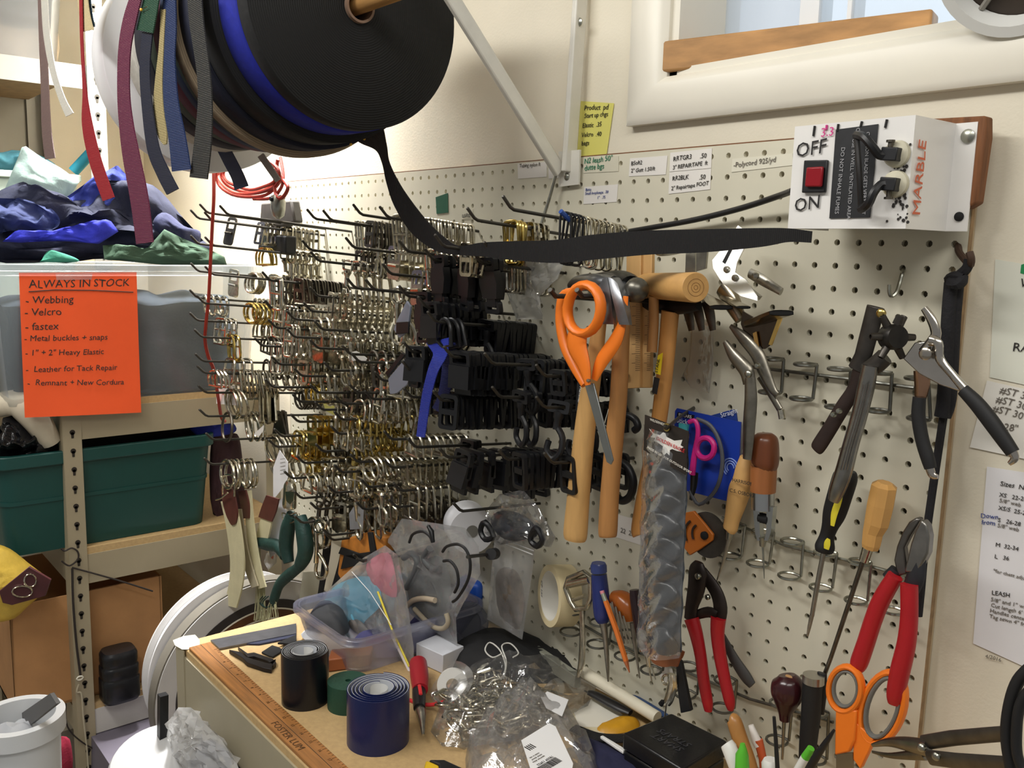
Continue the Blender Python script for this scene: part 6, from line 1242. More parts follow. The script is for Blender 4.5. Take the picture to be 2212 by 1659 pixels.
# translucent tray with odds and ends
tz_ = TZ + .062; L0 = at(634, 1298, z=tz_); F0_ = at(757, 1388, z=tz_); R0 = at(1080, 1289, z=tz_)
tray = mat('#c3c8e8', .2, 0, 0, 30, .05, 40, 'film', .22)
tubbin('storage_tray', 'low clear blue tinted plastic tray on the bench below the hanging bags', 'tray', (L0.x, F0_.x, F0_.y, min(R0.y, -.03)), TZ + .001, tz_, tray, .006, .012, .002, .012)
cxm = (L0.x + F0_.x) / 2
def tpoly(px, z, h, col, lab, nm='fabric_scrap', cat='scrap', rough=.7, wob=.004, seed=1): return solo(MB().puff(Zs(px, z), (0, 0, 1), h, 6, wob, 40, seed, .05), nm, mat(col, rough, 0, .12, 40, .15, 150), lab, cat, ang=70)
tpoly([(660, 1345), (690, 1310), (735, 1315), (755, 1355), (740, 1372), (700, 1365)], TZ + .025, .022, '#1c1d21', 'crumpled black scrap at the near end of the clear tray', seed=3)
tpoly([(650, 1370), (700, 1350), (760, 1390), (750, 1408), (690, 1400)], TZ + .008, .015, '#c9cbd0', 'white paper folded under the scraps in the clear tray', 'paper_scrap', 'paper', seed=4)
tpoly([(760, 1385), (830, 1360), (920, 1370), (900, 1410), (800, 1420)], TZ + .006, .020, '#3c3a66', 'purple navy cloth in the middle of the clear tray', seed=5)
tpoly([(880, 1350), (960, 1320), (1030, 1310), (1050, 1345), (960, 1380)], TZ + .006, .030, '#2b2c5c', 'dark blue cloth at the far end of the clear tray', seed=6)
c = at(1010, 1345, z=TZ + .03); t = thing('tape_spool', 'grey plastic spool standing at the far end of the clear tray', 'spool', c)
MB().lathe([(.022, -.008), (.034, -.008), (.034, .008), (.022, .008)], c, (.8, -.5, .3), 36, True).build('rim', mat('#6d7080', .3, 0, 0, 30, .05, 40, 'film', .5), t); MB().lathe([(0, -.006), (.022, -.006), (.022, .006), (0, .006)], c, (.8, -.5, .3), 30).build('hub', mat('#3a3b44', .5), t)
b_ = at(1020, 1278, z=TZ + .05); solo(MB().box(b_, (.05, .045, .05), Euler((0, 0, .5))), 'plastic_block', mat('#2455b8', .4), 'bright blue plastic block between the hanging bags', 'block', bevel=.008)
solo(zplate([(708, 1452), (800, 1440), (806, 1420), (716, 1428)], TZ + .001, .020), 'leather_scrap', mat('#96552f', .6, 0, .15, 40), 'orange brown leather piece in front of the clear tray', 'leather', bevel=.002)
# white box behind the tray
solo(MB().box(at(950, 1412, z=TZ + .016), (.06, .045, .030), Euler((0, 0, .15))), 'card_box', mat('#c9cbd2', .6), 'small white carton behind the red tipped hand tool', 'box', bevel=.001)
# ---------------------------------------------------------------- hanging clear bags
def bag(name, lab, px, y, d, m, seed=1, wob=.006, ws=26, group=None, nrm=(.25, -.95, .1), zipm=None):
    P = Ys(px, y); c = sum(P, Vector()) / len(P); t = thing(name, lab, 'bag', (c.x, c.y, min(p.z for p in P)), group)
    MB().puff(P, nrm, d * .6, 12, wob * .8, ws * 1.5, seed, .5, 1).build('film', m, t, ang=30); return t
def inside(t, px, y, d, m, nm, seed=1, wob=.003, back=.6): return MB().puff(Ys(px, y), (.25, -.95, .1), d, 6, wob, 40, seed, back, 3).build(nm, m, t, ang=70)
b1 = bag('zip_bag', 'big clear bag with pale blue and pink papers hanging over the tray', [(832, 1178), (858, 1198), (878, 1290), (894, 1400), (893, 1464), (850, 1448), (790, 1402), (735, 1345), (690, 1300), (715, 1268), (785, 1205)], -.185, .016, filmm, 2, .010, 22)
inside(b1, [(700, 1300), (730, 1262), (800, 1245), (825, 1300), (790, 1340), (765, 1372), (735, 1338)], -.184, .002, mat('#7fd0ee', .6), 'blue_paper', 2, .003); inside(b1, [(792, 1218), (836, 1192), (852, 1230), (856, 1290), (820, 1275), (800, 1255)], -.183, .004, mat('#e07a90', .6), 'pink_paper', 3)
inside(b1, [(752, 1348), (772, 1338), (800, 1362), (846, 1420), (845, 1442), (795, 1402)], -.186, .007, mat('#77706c', .6, 0, .3, 60), 'grey_cloth', 5)
MB().tube([at(816, 1278, y=-.197), at(846, 1358, y=-.198), at(884, 1440, y=-.196)], .0018, 8).build('yellow_stick', mat('#d9c62a', .4), b1); MB().tube([at(846, 1370, y=-.195), at(886, 1452, y=-.193)], .0026, 8).build('white_stick', mat('#e6dfe2', .5), b1)
MB().tube([at(760, 1235, y=-.200), at(800, 1280, y=-.201), at(845, 1350, y=-.199)], .0006, 6).build('seam', mat('#f2f2f2', .3), b1)
b2_ = bag('zip_bag', 'clear bag holding grey rubber loops and a curved tan piece', [(838, 1165), (868, 1120), (940, 1130), (1004, 1140), (1034, 1180), (1038, 1240), (1000, 1305), (985, 1335), (988, 1396), (930, 1360), (885, 1325), (866, 1250), (858, 1200)], -.125, .018, filmm, 6, .008, 22)
gmat = mat('#6d706e', .6, 0, .3, 40, .2, 100)
inside(b2_, [(880, 1250), (900, 1225), (940, 1200), (965, 1220), (975, 1280), (965, 1320), (920, 1340), (885, 1310)], -.122, .008, gmat, 'rubber_piece', 8)
for P_ in ([(872, 1205), (890, 1196), (902, 1215), (892, 1245), (878, 1270)], [(928, 1185), (916, 1205), (930, 1225), (950, 1230)]): MB().tube(Ys(P_, -.13), .0055, 10, smooth=4).build('loop', mat('#5c5f60', .6), b2_)
MB().tube(Ys([(878, 1310), (892, 1297), (915, 1293), (940, 1297)], -.135), .0045, 10, smooth=4).build('tan_piece', mat('#c2b29a', .7), b2_)
MB().tube(Ys([(895, 1315), (930, 1350), (955, 1358), (968, 1345), (964, 1325)], -.136), .004, 10, smooth=4).build('tan_loop', mat('#a89c86', .7), b2_)
b3 = bag('zip_bag', 'narrow clear zip bag of small brown metal parts beside the masking tape', [(1070, 1142), (1112, 1158), (1157, 1174), (1148, 1250), (1128, 1382), (1088, 1358), (1052, 1338), (1060, 1250)], -.062, .010, filmm, 9, .004)
inside(b3, [(1070, 1250), (1090, 1225), (1120, 1240), (1135, 1300), (1120, 1360), (1080, 1330)], -.060, .006, mat('#8d8276', .4, .5, .4, 80, .4, 80), 'metal_parts', 9)
MB().tube([at(1072, 1158, y=-.071), at(1153, 1190, y=-.071)], .0009, 6).build('zip', mat('#f4f4f4', .3), b3); MB().tube([at(1071, 1166, y=-.071), at(1151, 1198, y=-.071)], .0009, 6).build('zip', mat('#f4f4f4', .3), b3)
b4 = bag('zip_bag', 'shiny clear bag of black plastic pieces below the black slides', [(1078, 1068), (1130, 1058), (1160, 1092), (1200, 1160), (1190, 1182), (1130, 1168), (1075, 1178), (1046, 1150), (1052, 1100)], -.085, .014, film, 12, .010, 30)
inside(b4, [(1060, 1130), (1075, 1105), (1120, 1108), (1160, 1140), (1150, 1165), (1090, 1165)], -.082, .010, mat('#3a3d44', .4, 0, .3, 60, .4, 70), 'black_pieces', 12, .006)
for P_ in ([(1048, 1128), (1038, 1145), (1048, 1165), (1066, 1158)], [(1158, 1140), (1172, 1165), (1160, 1180), (1146, 1165)]): MB().tube(Ys(P_, -.09), .0045, 8, True, smooth=3).build('black_loop', blk, b4)
b5 = bag('zip_bag', 'crumpled cloudy plastic bag hanging above the small black slides', [(1062, 545), (1120, 520), (1180, 530), (1222, 560), (1205, 600), (1165, 640), (1172, 690), (1115, 690), (1098, 640), (1076, 600)], -.06, .014, mat('#f4f4f2', .12, 0, 0, 30, .6, 45, 'film', .3), 15, .012, 34)
inside(b5, [(1100, 580), (1170, 570), (1180, 610), (1120, 620)], -.056, .005, mat('#b9b7ae', .5, 0, .2, 40), 'cloudy_parts', 15)
b6 = bag('zip_bag', 'flat clear bag with a few pins hung on the bare board behind the hammers', [(1492, 690), (1542, 690), (1540, 790), (1532, 850), (1492, 838), (1474, 812), (1488, 780)], -.016, .004, filmd, 18, .003)
b7 = bag('zip_bag', 'small cloudy bag with an orange spot behind the rope toy', [(575, 1195), (600, 1190), (598, 1215), (580, 1232), (570, 1215)], -.14, .004, filmm, 20, .002)
MB().lathe([(0, 0), (.006, 0), (.006, .001), (0, .001)], at(588, 1201, y=-.142), (0, -1, 0), 16).build('orange_piece', mat('#d8795a', .6), b7)
b8 = bag('zip_bag', 'little cloudy plastic sleeve hung between the snap hooks', [(768, 1088), (780, 1090), (786, 1100), (784, 1142), (756, 1144), (754, 1110)], -.13, .004, mat('#c3c6ce', .3, 0, 0, 30, .2, 60, 'film', .6), 22, .002)
b9 = bag('zip_bag', 'crinkled clear bag hanging off the bench corner at the bottom', [(385, 1528), (412, 1528), (440, 1560), (480, 1600), (512, 1650), (530, 1700), (420, 1700), (385, 1640), (360, 1590), (366, 1555)], -.462, .02, mat('#ffffff', .1, 0, 0, 30, .6, 55, 'film', .42), 25, .016, 34)
inside(b9, [(410, 1640), (440, 1600), (480, 1610), (515, 1690), (430, 1700)], -.455, .010, mat('#9a9ca6', .4, 0, .3, 50, .3, 60), 'grey_parts', 26)
# elastic cord loops and the toggles in front of the bags
ec = mat('#18181a', .55)
for P_, y, nm, lab in (([(884, 1172), (892, 1154), (912, 1148), (928, 1158), (934, 1172)], -.165, 'elastic_loop', 'black elastic loop arching out of the clear bag'), ([(956, 1192), (966, 1180), (990, 1176), (1008, 1190), (1016, 1220), (1010, 1255), (990, 1290), (978, 1300)], -.165, 'elastic_loop', 'large black elastic loop curving in front of the white roll'), ([(958, 1212), (972, 1212), (986, 1230), (990, 1260), (982, 1280)], -.168, 'elastic_loop', 'inner black elastic loop beside the clear bag')):
    solo(MB().tube(Ys(P_, y), .0022, 8, smooth=5), nm, ec, lab, 'elastic')
t = thing('cord_lock', 'small black cord lock standing above the clear bag rim', 'cord lock', at(932, 1160, y=-.17)); MB().tube(Ys([(926, 1138), (932, 1148), (936, 1172)], -.17), [.0028, .0042, .0026], 10).build('body', blk, t); MB().ball(at(926, 1138, y=-.17), .0032, 10).build('knot', blk, t)
t = thing('foam_tip_hook', 'peg hook with a fat black rubber tip beside the narrow zip bag', 'hook', at(1070, 1196, y=-.12))
a = at(1010, 1203, y=-.20); b = at(1066, 1196, y=-.10); MB().tube([a, b], .0026, 8).build('wire', hookm, t); MB().lathe([(0, 0), (.0085, 0), (.0085, .022), (0, .022)], at(1060, 1197, y=-.125), (b - a), 20).build('tip', rubber, t)
solo(MB().tube([at(770, 1206, y=-.21), at(785, 1212, y=-.20), at(812, 1203, y=-.15), at(1000, 1150, y=.002)], .0026, 8), 'peg_hook', hookm, 'dark peg hook carrying the clear bag with pink paper', 'hook'); MB().ball(at(770, 1205, y=-.21), .0036, 10).build('tip', steel, bpy.data.objects['peg_hook.%03d' % max(int(o.name[-3:]) for o in bpy.data.objects if o.name.startswith('peg_hook.'))]) if False else None
# white roll of paper tape on a hook
t = thing('tape_roll', 'white paper tape roll hanging sideways behind the clear bags', 'tape roll', at(990, 1210, y=-.06)); A = at(925, 1150, y=-.06); B = at(1020, 1148, y=-.06); d = Vector((.9, -.42, .02)).normalized(); R_ = wpx(B, 100) / 2
MB().lathe([(.010, -.055), (R_, -.055), (R_, .0), (.010, .0)], B, d, 44, True).build('tape', mat('#e2e2e6', .6), t); MB().lathe([(0, .0005), (.010, .0005), (.010, .001), (0, .001)], B, d, 24).build('core', mat('#77756f', .7), t)
# wood block with black straps behind the bags
t = thing('wood_buckle', 'orange brown leather block wrapped with black straps under the snap hooks', 'block', at(780, 1260, y=-.12))
MB().prism(Ys([(736, 1166), (790, 1150), (832, 1160), (828, 1196), (790, 1208), (740, 1262), (728, 1240)], -.12), (0, .03, 0)).build('block', mat('#c07a30', .5, 0, .4, 30), t, bevel=.004)
for P_ in ([(736, 1182), (786, 1200), (784, 1215), (730, 1196)], [(742, 1200), (815, 1190), (812, 1216), (770, 1222), (735, 1230)], [(793, 1150), (803, 1150), (812, 1200), (800, 1202)]): plate(P_, -.124, .004).build('strap', blkmatte, t, bevel=.001)
solo(strip([(708, 1140, 14, -.13), (705, 1190, 16, -.13), (697, 1250, 12, -.13), (690, 1290, 10, -.13)], -.13), 'webbing_strap', blkmatte, 'narrow black strap hanging behind the long chrome snap', 'strap')
solo(strip([(752, 1170, 26, -.11), (745, 1220, 30, -.11), (728, 1280, 30, -.11)], -.11), 'webbing_strap', mat('#2a2b2e', .8), 'dark grey strap hanging under the leather block', 'strap')
# long chrome bolt snap, cow bell shaped fitting
t = thing('bolt_snap', 'long worn chrome bolt snap hanging lowest of all before the white disc', 'snap hook', at(693, 1250, y=-.16))
MB().tube(Ys([(680, 1136), (690, 1122), (704, 1132), (700, 1148), (686, 1150)], -.16), .0028, 8, True, smooth=3).build('eye', nickel, t)
limb([(683, 1148, 9), (684, 1190, 9), (683, 1215, 11)], -.16, 10, 1, 1).build('body', nickel, t)
MB().tube(Ys([(688, 1196), (700, 1214), (706, 1232), (700, 1248), (688, 1248), (682, 1234), (684, 1216)], -.16), .0034, 10, smooth=4).build('hook', nickel, t)
t = thing('bell_buckle', 'chunky silver bell shaped buckle hanging above the green rope toy', 'buckle', at(625, 1098, y=-.175))
limb([(628, 1040, 24), (627, 1052, 40), (626, 1075, 42), (625, 1092, 44), (625, 1098, 36)], -.175, 16, .6).build('body', nickel, t)
MB().tube(Ys([(622, 1044), (630, 1020), (640, 1042)], -.175), .003, 8, smooth=4).build('eye', nickel, t)
MB().tube(Ys([(610, 1108), (625, 1112), (640, 1108), (640, 1122), (626, 1130), (612, 1122)], -.175), .0016, 8, True, smooth=3).build('ring', nickel, t)
plate([(616, 1062), (636, 1062), (634, 1082), (626, 1090), (618, 1082)], -.1895, .001).build('shield', chrome, t, bevel=.0003)
# rope dog toy
gt = mat('#173a34', .6, 0, .3, 60, .4, 150); fr = mat('#b9b690', .8, 0, .2, 120)
t = thing('rope_toy', 'dark green wrapped rope toy with frayed pale ends', 'rope', at(620, 1320, y=-.17))
limb([(630, 1112, 27), (622, 1140, 37), (618, 1180, 37), (624, 1215, 27)], -.17, 12, .8).build('wrapped_rope', gt, t)
limb([(648, 1116, 32), (656, 1150, 41), (660, 1190, 41), (650, 1216, 32), (642, 1228, 24), (624, 1242, 27), (604, 1262, 24), (594, 1288, 24), (590, 1300, 20)], -.175, 12, .8).build('wrapped_rope', gt, t)
limb([(615, 1200, 27), (600, 1180, 29), (580, 1176, 29), (560, 1172, 24), (552, 1174, 20)], -.168, 12, .8).build('wrapped_rope', gt, t)
rnd = random.Random(3)
def fray(par, pts, n, spread, y, r=.0007):
    mb = MB()
    for i in range(n):
        o_ = rnd.uniform(-1, 1); mb.tube([at(p[0] + o_ * spread * (.4 + .6 * k / len(pts)) + rnd.uniform(-3, 3), p[1] + rnd.uniform(-4, 4), y=y + rnd.uniform(-.006, .006)) for k, p in enumerate(pts)], r, 4, smooth=2)
    return mb.build('frayed_end', fr, par)
fray(t, [(556, 1180), (556, 1220), (562, 1260), (562, 1300), (560, 1340)], 34, 14, -.168)
fray(t, [(590, 1298), (588, 1315), (590, 1340)], 22, 18, -.175)
for k in range(3): MB().tube(Ys([(568 + k * 6, 1288), (560 + k * 4, 1300), (572, 1312), (590, 1308)], -.172 - .003 * k), .0012, 6, smooth=3).build('loose_strand', gt, t)
# cream straps with leather ends hanging from the big rings
crm = mat('#d2caa4', .75, 0, .08, 40, .2, 300); lth = mat('#5b2e28', .45, 0, .2, 40)
def strap(pts, y, lab, lea=None, col=crm, bk_=None):
    t = thing('leather_ended_strap', lab, 'strap', at(pts[-1][0], pts[-1][1], y=y), 'cream straps on the lowest ring hook')
    strip(pts, y, .003).build('webbing', col, t)
    if lea: strip(lea, y - .003, .003).build('leather_end', lth, t)
    return t
t = strap([(490, 1080, 28), (500, 1120, 30), (508, 1170, 30), (512, 1220, 30), (508, 1265, 29), (497, 1310, 27)], -.21, 'cream webbing strap with a pointed brown leather end and open buckle', [(489, 1052, 24), (494, 1080, 28), (500, 1110, 24), (503, 1130, 12), (504, 1134, 3)])
MB().tube(Ys([(482, 1068), (482, 1034), (490, 1026), (504, 1028), (508, 1040), (506, 1072)], -.214), .0022, 8, smooth=3).build('buckle', nickel, t); MB().tube(Ys([(482, 1046), (507, 1048)], -.214), .0018, 8).build('bar', nickel, t); MB().tube(Ys([(466, 1080), (478, 1076), (492, 1064)], -.222), .0016, 8, smooth=3).build('tongue', nickel, t)
strap([(535, 1060, 12), (538, 1120, 16), (545, 1180, 18), (556, 1230, 14), (566, 1270, 16)], -.185, 'second cream strap seen edge on behind the pointed leather end', [(522, 1060, 16), (528, 1090, 18), (530, 1120, 14)])
strap([(580, 1080, 20), (575, 1120, 24), (566, 1160, 26), (560, 1185, 20)], -.17, 'cream strap with a square brown leather block at its top', [(588, 1074, 28), (580, 1100, 32), (572, 1122, 30)])
strap([(516, 1100, 10), (522, 1160, 14), (534, 1220, 16), (550, 1268, 14)], -.19, 'thin cream strap curving behind the front strap toward the rope', None, mat('#b3a990', .75))
solo(plate([(596, 1088), (616, 1070), (620, 1120), (600, 1190), (584, 1205), (578, 1180)], -.15, .0006), 'paper_sheet', mat('#d8d8de', .7), 'folded white paper hanging behind the rope toy', 'paper', flat=True)
solo(plate([(655, 1235), (690, 1235), (692, 1330), (640, 1330)], -.05, .002), 'plastic_sheet', mat('#c9c6b2', .6), 'pale translucent sheet leaning on the board below the long snap', 'sheet', flat=True)
# ---------------------------------------------------------------- tools standing in the lowest rack
mk = thing('masking_tape', 'roll of cream masking tape hanging flat on the board', 'tape roll', at(1188, 1355, y=-.03)); c = at(1186, 1287, y=-.038); R_ = wpx(c, 132) / 2
dm_ = Vector((-.35, -.93, .08)).normalized()
MB().lathe([(R_ * .80, -.034), (R_, -.034), (R_, 0), (R_ * .80, 0)], c, dm_, 56, True).build('tape', mat('#dbcba2', .6), mk); MB().lathe([(R_ * .775, -.034), (R_ * .8, -.034), (R_ * .8, -.0005), (R_ * .775, -.0005)], c, dm_, 56, True).build('core', mat('#dedbd3', .6), mk)
u = Vector((0, 0, 1)).cross(dm_).normalized()
text('SHURTAPE'[:0] or 'CP 105', c - dm_ * .001 + u * (-R_ * .78) + Vector((0, 0, .012)), (0, 0, -1), u, .009, pgrey, mk, 'lettering', .0002)
et = thing('eyelash_tool', 'chrome framed clamp tool standing in the first ring of the lowest rack', 'tool', at(1255, 1460, y=-.04))
MB().tube(Ys([(1222, 1270), (1228, 1250), (1262, 1236), (1276, 1245), (1276, 1292), (1268, 1312), (1244, 1316), (1232, 1300)], -.05), .0042, 10, True).build('frame', nickel, et); MB().tube(Ys([(1230, 1262), (1274, 1252)], -.052), .0058, 10).build('bar', nickel, et); MB().tube(Ys([(1238, 1296), (1264, 1286)], -.05), .003, 8).build('bar', nickel, et)
limb([(1256, 1315, 14), (1258, 1380, 16), (1256, 1430, 18), (1248, 1462, 8)], -.045, 10, .5).build('shaft', nickel, et)
s_ = thing('screwdriver', 'translucent blue handled screwdriver in the lowest rack', 'screwdriver', at(1310, 1470, y=-.04)); bh_ = mat('#27326e', .25, 0, .1, 20)
limb([(1293, 1216, 30), (1293, 1222, 36), (1294, 1236, 35)], -.045, 18, 1, 1).build('cap', mat('#3d4a86', .2), s_); limb([(1294, 1240, 34), (1298, 1290, 38), (1301, 1330, 36), (1303, 1345, 24)], -.045, 18, 1).build('handle', bh_, s_); limb([(1303, 1343, 18), (1308, 1380, 12), (1312, 1430, 10), (1314, 1472, 4)], -.043, 10, 1, 1).build('shaft', steel, s_)
p_ = thing('pencil', 'orange pencil with a pink eraser tucked in the lowest rack', 'pencil', at(1358, 1450, y=-.05)); limb([(1308, 1298, 12), (1330, 1358, 13), (1352, 1428, 12)], -.058, 6, 1, 1).build('shaft', mat('#d8742c', .4), p_); limb([(1302, 1282, 10), (1308, 1298, 11)], -.058, 10, 1, 1).build('ferrule', mat('#9aa090', .4, .5), p_); limb([(1300, 1276, 10), (1302, 1283, 10)], -.058, 10, 1, 1).build('eraser', mat('#d88a94', .6), p_); limb([(1352, 1428, 12), (1360, 1453, 2)], -.058, 6, 1, 1).build('tip', mat('#b5663c', .5), p_)
a_ = thing('awl', 'amber varnished knob handled awl behind the pencil', 'awl', at(1340, 1460, y=-.03)); limb([(1326, 1290, 30), (1344, 1298, 46), (1358, 1316, 48), (1364, 1340, 30)], -.032, 18, 1).build('handle', mat('#a0551e', .25, 0, .2, 14), a_); limb([(1366, 1345, 12), (1372, 1400, 8), (1382, 1465, 3)], -.03, 8, 1, 1).build('spike', steel, a_)
a_ = thing('needle_bundle', 'bundle of thin rods beside the pencil in the lowest rack', 'rods', at(1345, 1380, y=-.045))
for k in range(4): MB().tube([at(1322 + k * 8, 1300 + k * 10, y=-.05), at(1340 + k * 8, 1390, y=-.045)], .0014, 6).build('rod', steel, a_)
a_ = thing('awl', 'black handled forked awl beside the package strip', 'awl', at(1400, 1470, y=-.04)); limb([(1370, 1274, 20), (1374, 1300, 26), (1384, 1350, 30), (1394, 1390, 30), (1398, 1405, 22)], -.045, 16, 1).build('handle', mat('#241418', .25), a_); limb([(1397, 1400, 34), (1398, 1404, 34)], -.045, 14, 1, 1).build('collar', nickel, a_); limb([(1398, 1408, 16), (1402, 1440, 12)], -.044, 10, .7, 1).build('shaft', nickel, a_); limb([(1401, 1440, 5), (1408, 1472, 3)], -.044, 6, 1, 1).build('prong', nickel, a_); limb([(1406, 1438, 5), (1416, 1468, 3)], -.042, 6, 1, 1).build('prong', nickel, a_)
l_ = thing('leather_tie', 'looped brown leather strip below the package strip', 'leather', at(1440, 1430, y=-.07)); strip([(1410, 1400, 20), (1418, 1422, 24), (1440, 1430, 22), (1462, 1420, 18), (1470, 1406, 14)], -.075, .003).build('loop', mat('#8a5230', .6, 0, .2, 40), l_); strip([(1462, 1408, 16), (1458, 1424, 18), (1456, 1440, 12)], -.08, .003).build('tail', mat('#8a5230', .6, 0, .2, 40), l_)
solo(plate([(1458, 1418), (1470, 1430), (1484, 1500), (1492, 1536), (1470, 1541), (1464, 1500)], -.06, .006), 'seam_roller', blk, 'black flat bladed tool hanging beside the red snips', 'tool', bevel=.001)
cl_ = thing('metal_clip', 'shiny steel banker clip hanging below the leather strip', 'clip', at(1445, 1540, y=-.06)); limb([(1452, 1456, 22), (1452, 1480, 26), (1446, 1506, 24), (1440, 1518, 20)], -.062, 12, .5).build('body', chrome, cl_); MB().tube(loop_pts(1440, 1468, 9, 10, -.06), .0018, 8, True).build('ring', nickel, cl_); limb([(1432, 1515, 10), (1427, 1522, 12)], -.064, 10, .8, 1).build('tip', blk, cl_); limb([(1440, 1518, 4), (1436, 1548, 3)], -.06, 6, 1, 1).build('rod', steel, cl_)
solo(plate([(1420, 1432), (1450, 1440), (1462, 1480), (1440, 1482), (1418, 1450)], -.004, .0005), 'paper_tag', lab_paper, 'white scribbled paper scrap behind the banker clip', 'tag', flat=True)
# ---------------------------------------------------------------- bench clutter
rt_ = thing('hand_tool', 'red and black pen shaped rotary tool lying behind the navy ribbon roll', 'tool', at(905, 1510, z=TZ))
zlimb([(903, 1432, 38), (906, 1460, 40), (908, 1490, 34)], TZ + .02, 14, .9).build('body', mat('#a01a26', .4), rt_); zlimb([(905, 1475, 28), (905, 1500, 30), (906, 1530, 26)], TZ + .018, 14, .9, 3).build('grip', blk, rt_); zlimb([(906, 1530, 24), (910, 1545, 22), (912, 1560, 14), (914, 1588, 6)], TZ + .015, 12, 1, 2).build('nose', steel, rt_); zlimb([(906, 1480, 8), (909, 1500, 8)], TZ + .034, 8, .5, 1).build('button', mat('#d02a30', .4), rt_)
solo(MB().tube(Zs([(884, 1512), (905, 1520), (935, 1522), (965, 1514)], TZ + .012), .0028, 8, smooth=5), 'red_wire', mat('#c8252c', .4), 'short red wire curving across the black grip of the rotary tool', 'wire')
td = thing('tape_dispenser', 'clear dispenser with a roll of white tape beside the clear bag of rings', 'dispenser', at(975, 1500, z=TZ)); c = at(978, 1478, z=TZ + .025)
MB().lathe([(.009, -.009), (.022, -.009), (.022, .009), (.009, .009)], c, (.75, -.6, .35), 32, True).build('tape', mat('#d9d7d2', .5), td); MB().puff([c + Vector(v) for v in ((-.028, -.02, -.02), (.02, -.03, -.02), (.034, .0, .0), (.02, .02, .02), (-.02, .02, .022), (-.032, .0, .0))], (.75, -.6, .35), .014, 5, .0, 20, 1, .9).build('shell', mat('#e0e0de', .15, 0, 0, 30, 0, 40, 'film', .12), td)
tpoly([(960, 1420), (1000, 1385), (1080, 1370), (1150, 1385), (1245, 1435), (1235, 1470), (1140, 1475), (1040, 1460), (980, 1450)], TZ + .001, .035, '#141416', 'black cloth pouch with a white drawcord lying behind the clear bags', 'cloth_pouch', 'pouch', .8, .006, 30)
solo(MB().tube([at(*q[:2], z=TZ + q[2]) for q in ((1082, 1468, .035), (1092, 1440, .042), (1080, 1405, .045), (1058, 1388, .046), (1048, 1405, .046), (1064, 1420, .046), (1084, 1412, .046))], .0011, 6, smooth=5), 'drawcord', mat('#cfcdc6', .7), 'white drawcord loop lying on the black pouch nearest the tray', 'cord')
solo(MB().tube([at(*q[:2], z=TZ + q[2]) for q in ((1088, 1466, .036), (1094, 1430, .044), (1084, 1396, .047), (1102, 1390, .046), (1120, 1410, .045), (1108, 1420, .045))], .0011, 6, smooth=5), 'drawcord', mat('#cfcdc6', .7), 'white drawcord loop lying on the black pouch nearest the board', 'cord')
solo(MB().box(at(1180, 1425, z=TZ + .02), (.16, .012, .02), Euler((0, 0, -.12))), 'steel_bar', mat('#9a9b8e', .5, .2), 'pale grey bar lying along the board foot behind the black pouch', 'bar', bevel=.001)
# bag of rings: film plus single fittings
zb1 = thing('zip_bag', 'clear bag full of chrome rings and slides lying on the bench', 'bag', at(1080, 1540, z=TZ))
MB().puff(Zs([(930, 1580), (955, 1510), (1010, 1455), (1100, 1425), (1190, 1440), (1290, 1480), (1270, 1525), (1190, 1560), (1110, 1600), (1000, 1615), (955, 1612)], TZ + .007), (0, 0, 1), .042, 14, .014, 40, 41, .03, 1).build('film', film, zb1, ang=75)
rnd = random.Random(11); kinds = [('oring', 'c'), ('wide', 'c'), ('slide', 'c'), ('dring', 'c'), ('wide', 'n'), ('prong', 'c')]
for i in range(80):
    a = rnd.random() * 2 * PI; r_ = math.sqrt(rnd.random()); px, py = 1070 + 110 * r_ * math.cos(a), 1525 + 58 * r_ * math.sin(a)
    kd, fn_ = kinds[i % 6]; o = get_hw(kd, fn_).copy(); COL.objects.link(o); o.location = at(px, py, z=TZ + .012 + .016 * (1 - r_) + rnd.random() * .006); o.rotation_euler = (PI / 2 + rnd.uniform(-.5, .5), rnd.uniform(-.4, .4), rnd.random() * 6.28)
    tag(o, 'loose %s %s inside the clear bag lying on the bench' % (FIN[fn_][1], KIND[kd][1]), KIND[kd][2], 'loose %s %ss in the clear bench bag' % (FIN[fn_][1], KIND[kd][1]))
zb2 = thing('zip_bag', 'crinkled shiny clear bag with a barcode card at the bench front', 'bag', at(1130, 1640, z=TZ))
MB().puff(Zs([(1005, 1640), (1035, 1575), (1080, 1520), (1125, 1492), (1170, 1515), (1230, 1560), (1290, 1640), (1300, 1720), (1150, 1760), (1010, 1720)], TZ + .008), (0, 0, 1), .055, 14, .018, 40, 44, .03, 1).build('film', mat('#f2f2f4', .1, 0, 0, 30, .6, 60, 'film', .18), zb2, ang=75)
zc = TZ + .064; cp = [(1126, 1600), (1186, 1563), (1200, 1570), (1238, 1650), (1234, 1672), (1172, 1712), (1158, 1700)]
MB().prism(Zs(cp, zc), (0, 0, .0006)).build('card', mat('#e9e9ea', .6), zb2)
o_ = at(1168, 1672, z=zc + .0008); e1 = (at(1228, 1636, z=zc) - at(1168, 1672, z=zc)).normalized(); e2 = Vector((-e1.y, e1.x, 0)); bar = MB(); x_ = 0; rnd = random.Random(2)
while x_ < .036:
    w_ = rnd.choice((.0005, .0008, .0013)); bar.prism([o_ + e1 * x_, o_ + e1 * (x_ + w_), o_ + e1 * (x_ + w_) + e2 * .011, o_ + e1 * x_ + e2 * .011], (0, 0, .0002)); x_ += w_ + rnd.choice((.0005, .0008))
bar.build('barcode', ink, zb2); text('78359 13922', o_ + e1 * .036 + e2 * .0155, -e1, -e2, .0050, ink, zb2, 'lettering', .0002)
for k, s_ in enumerate(('assorted slides', 'nickel plated', 'made in usa')): text(s_, o_ + e1 * .030 + e2 * (.022 + k * .0042), -e1, -e2, .0034, pgrey, zb2, 'lettering', .0002)
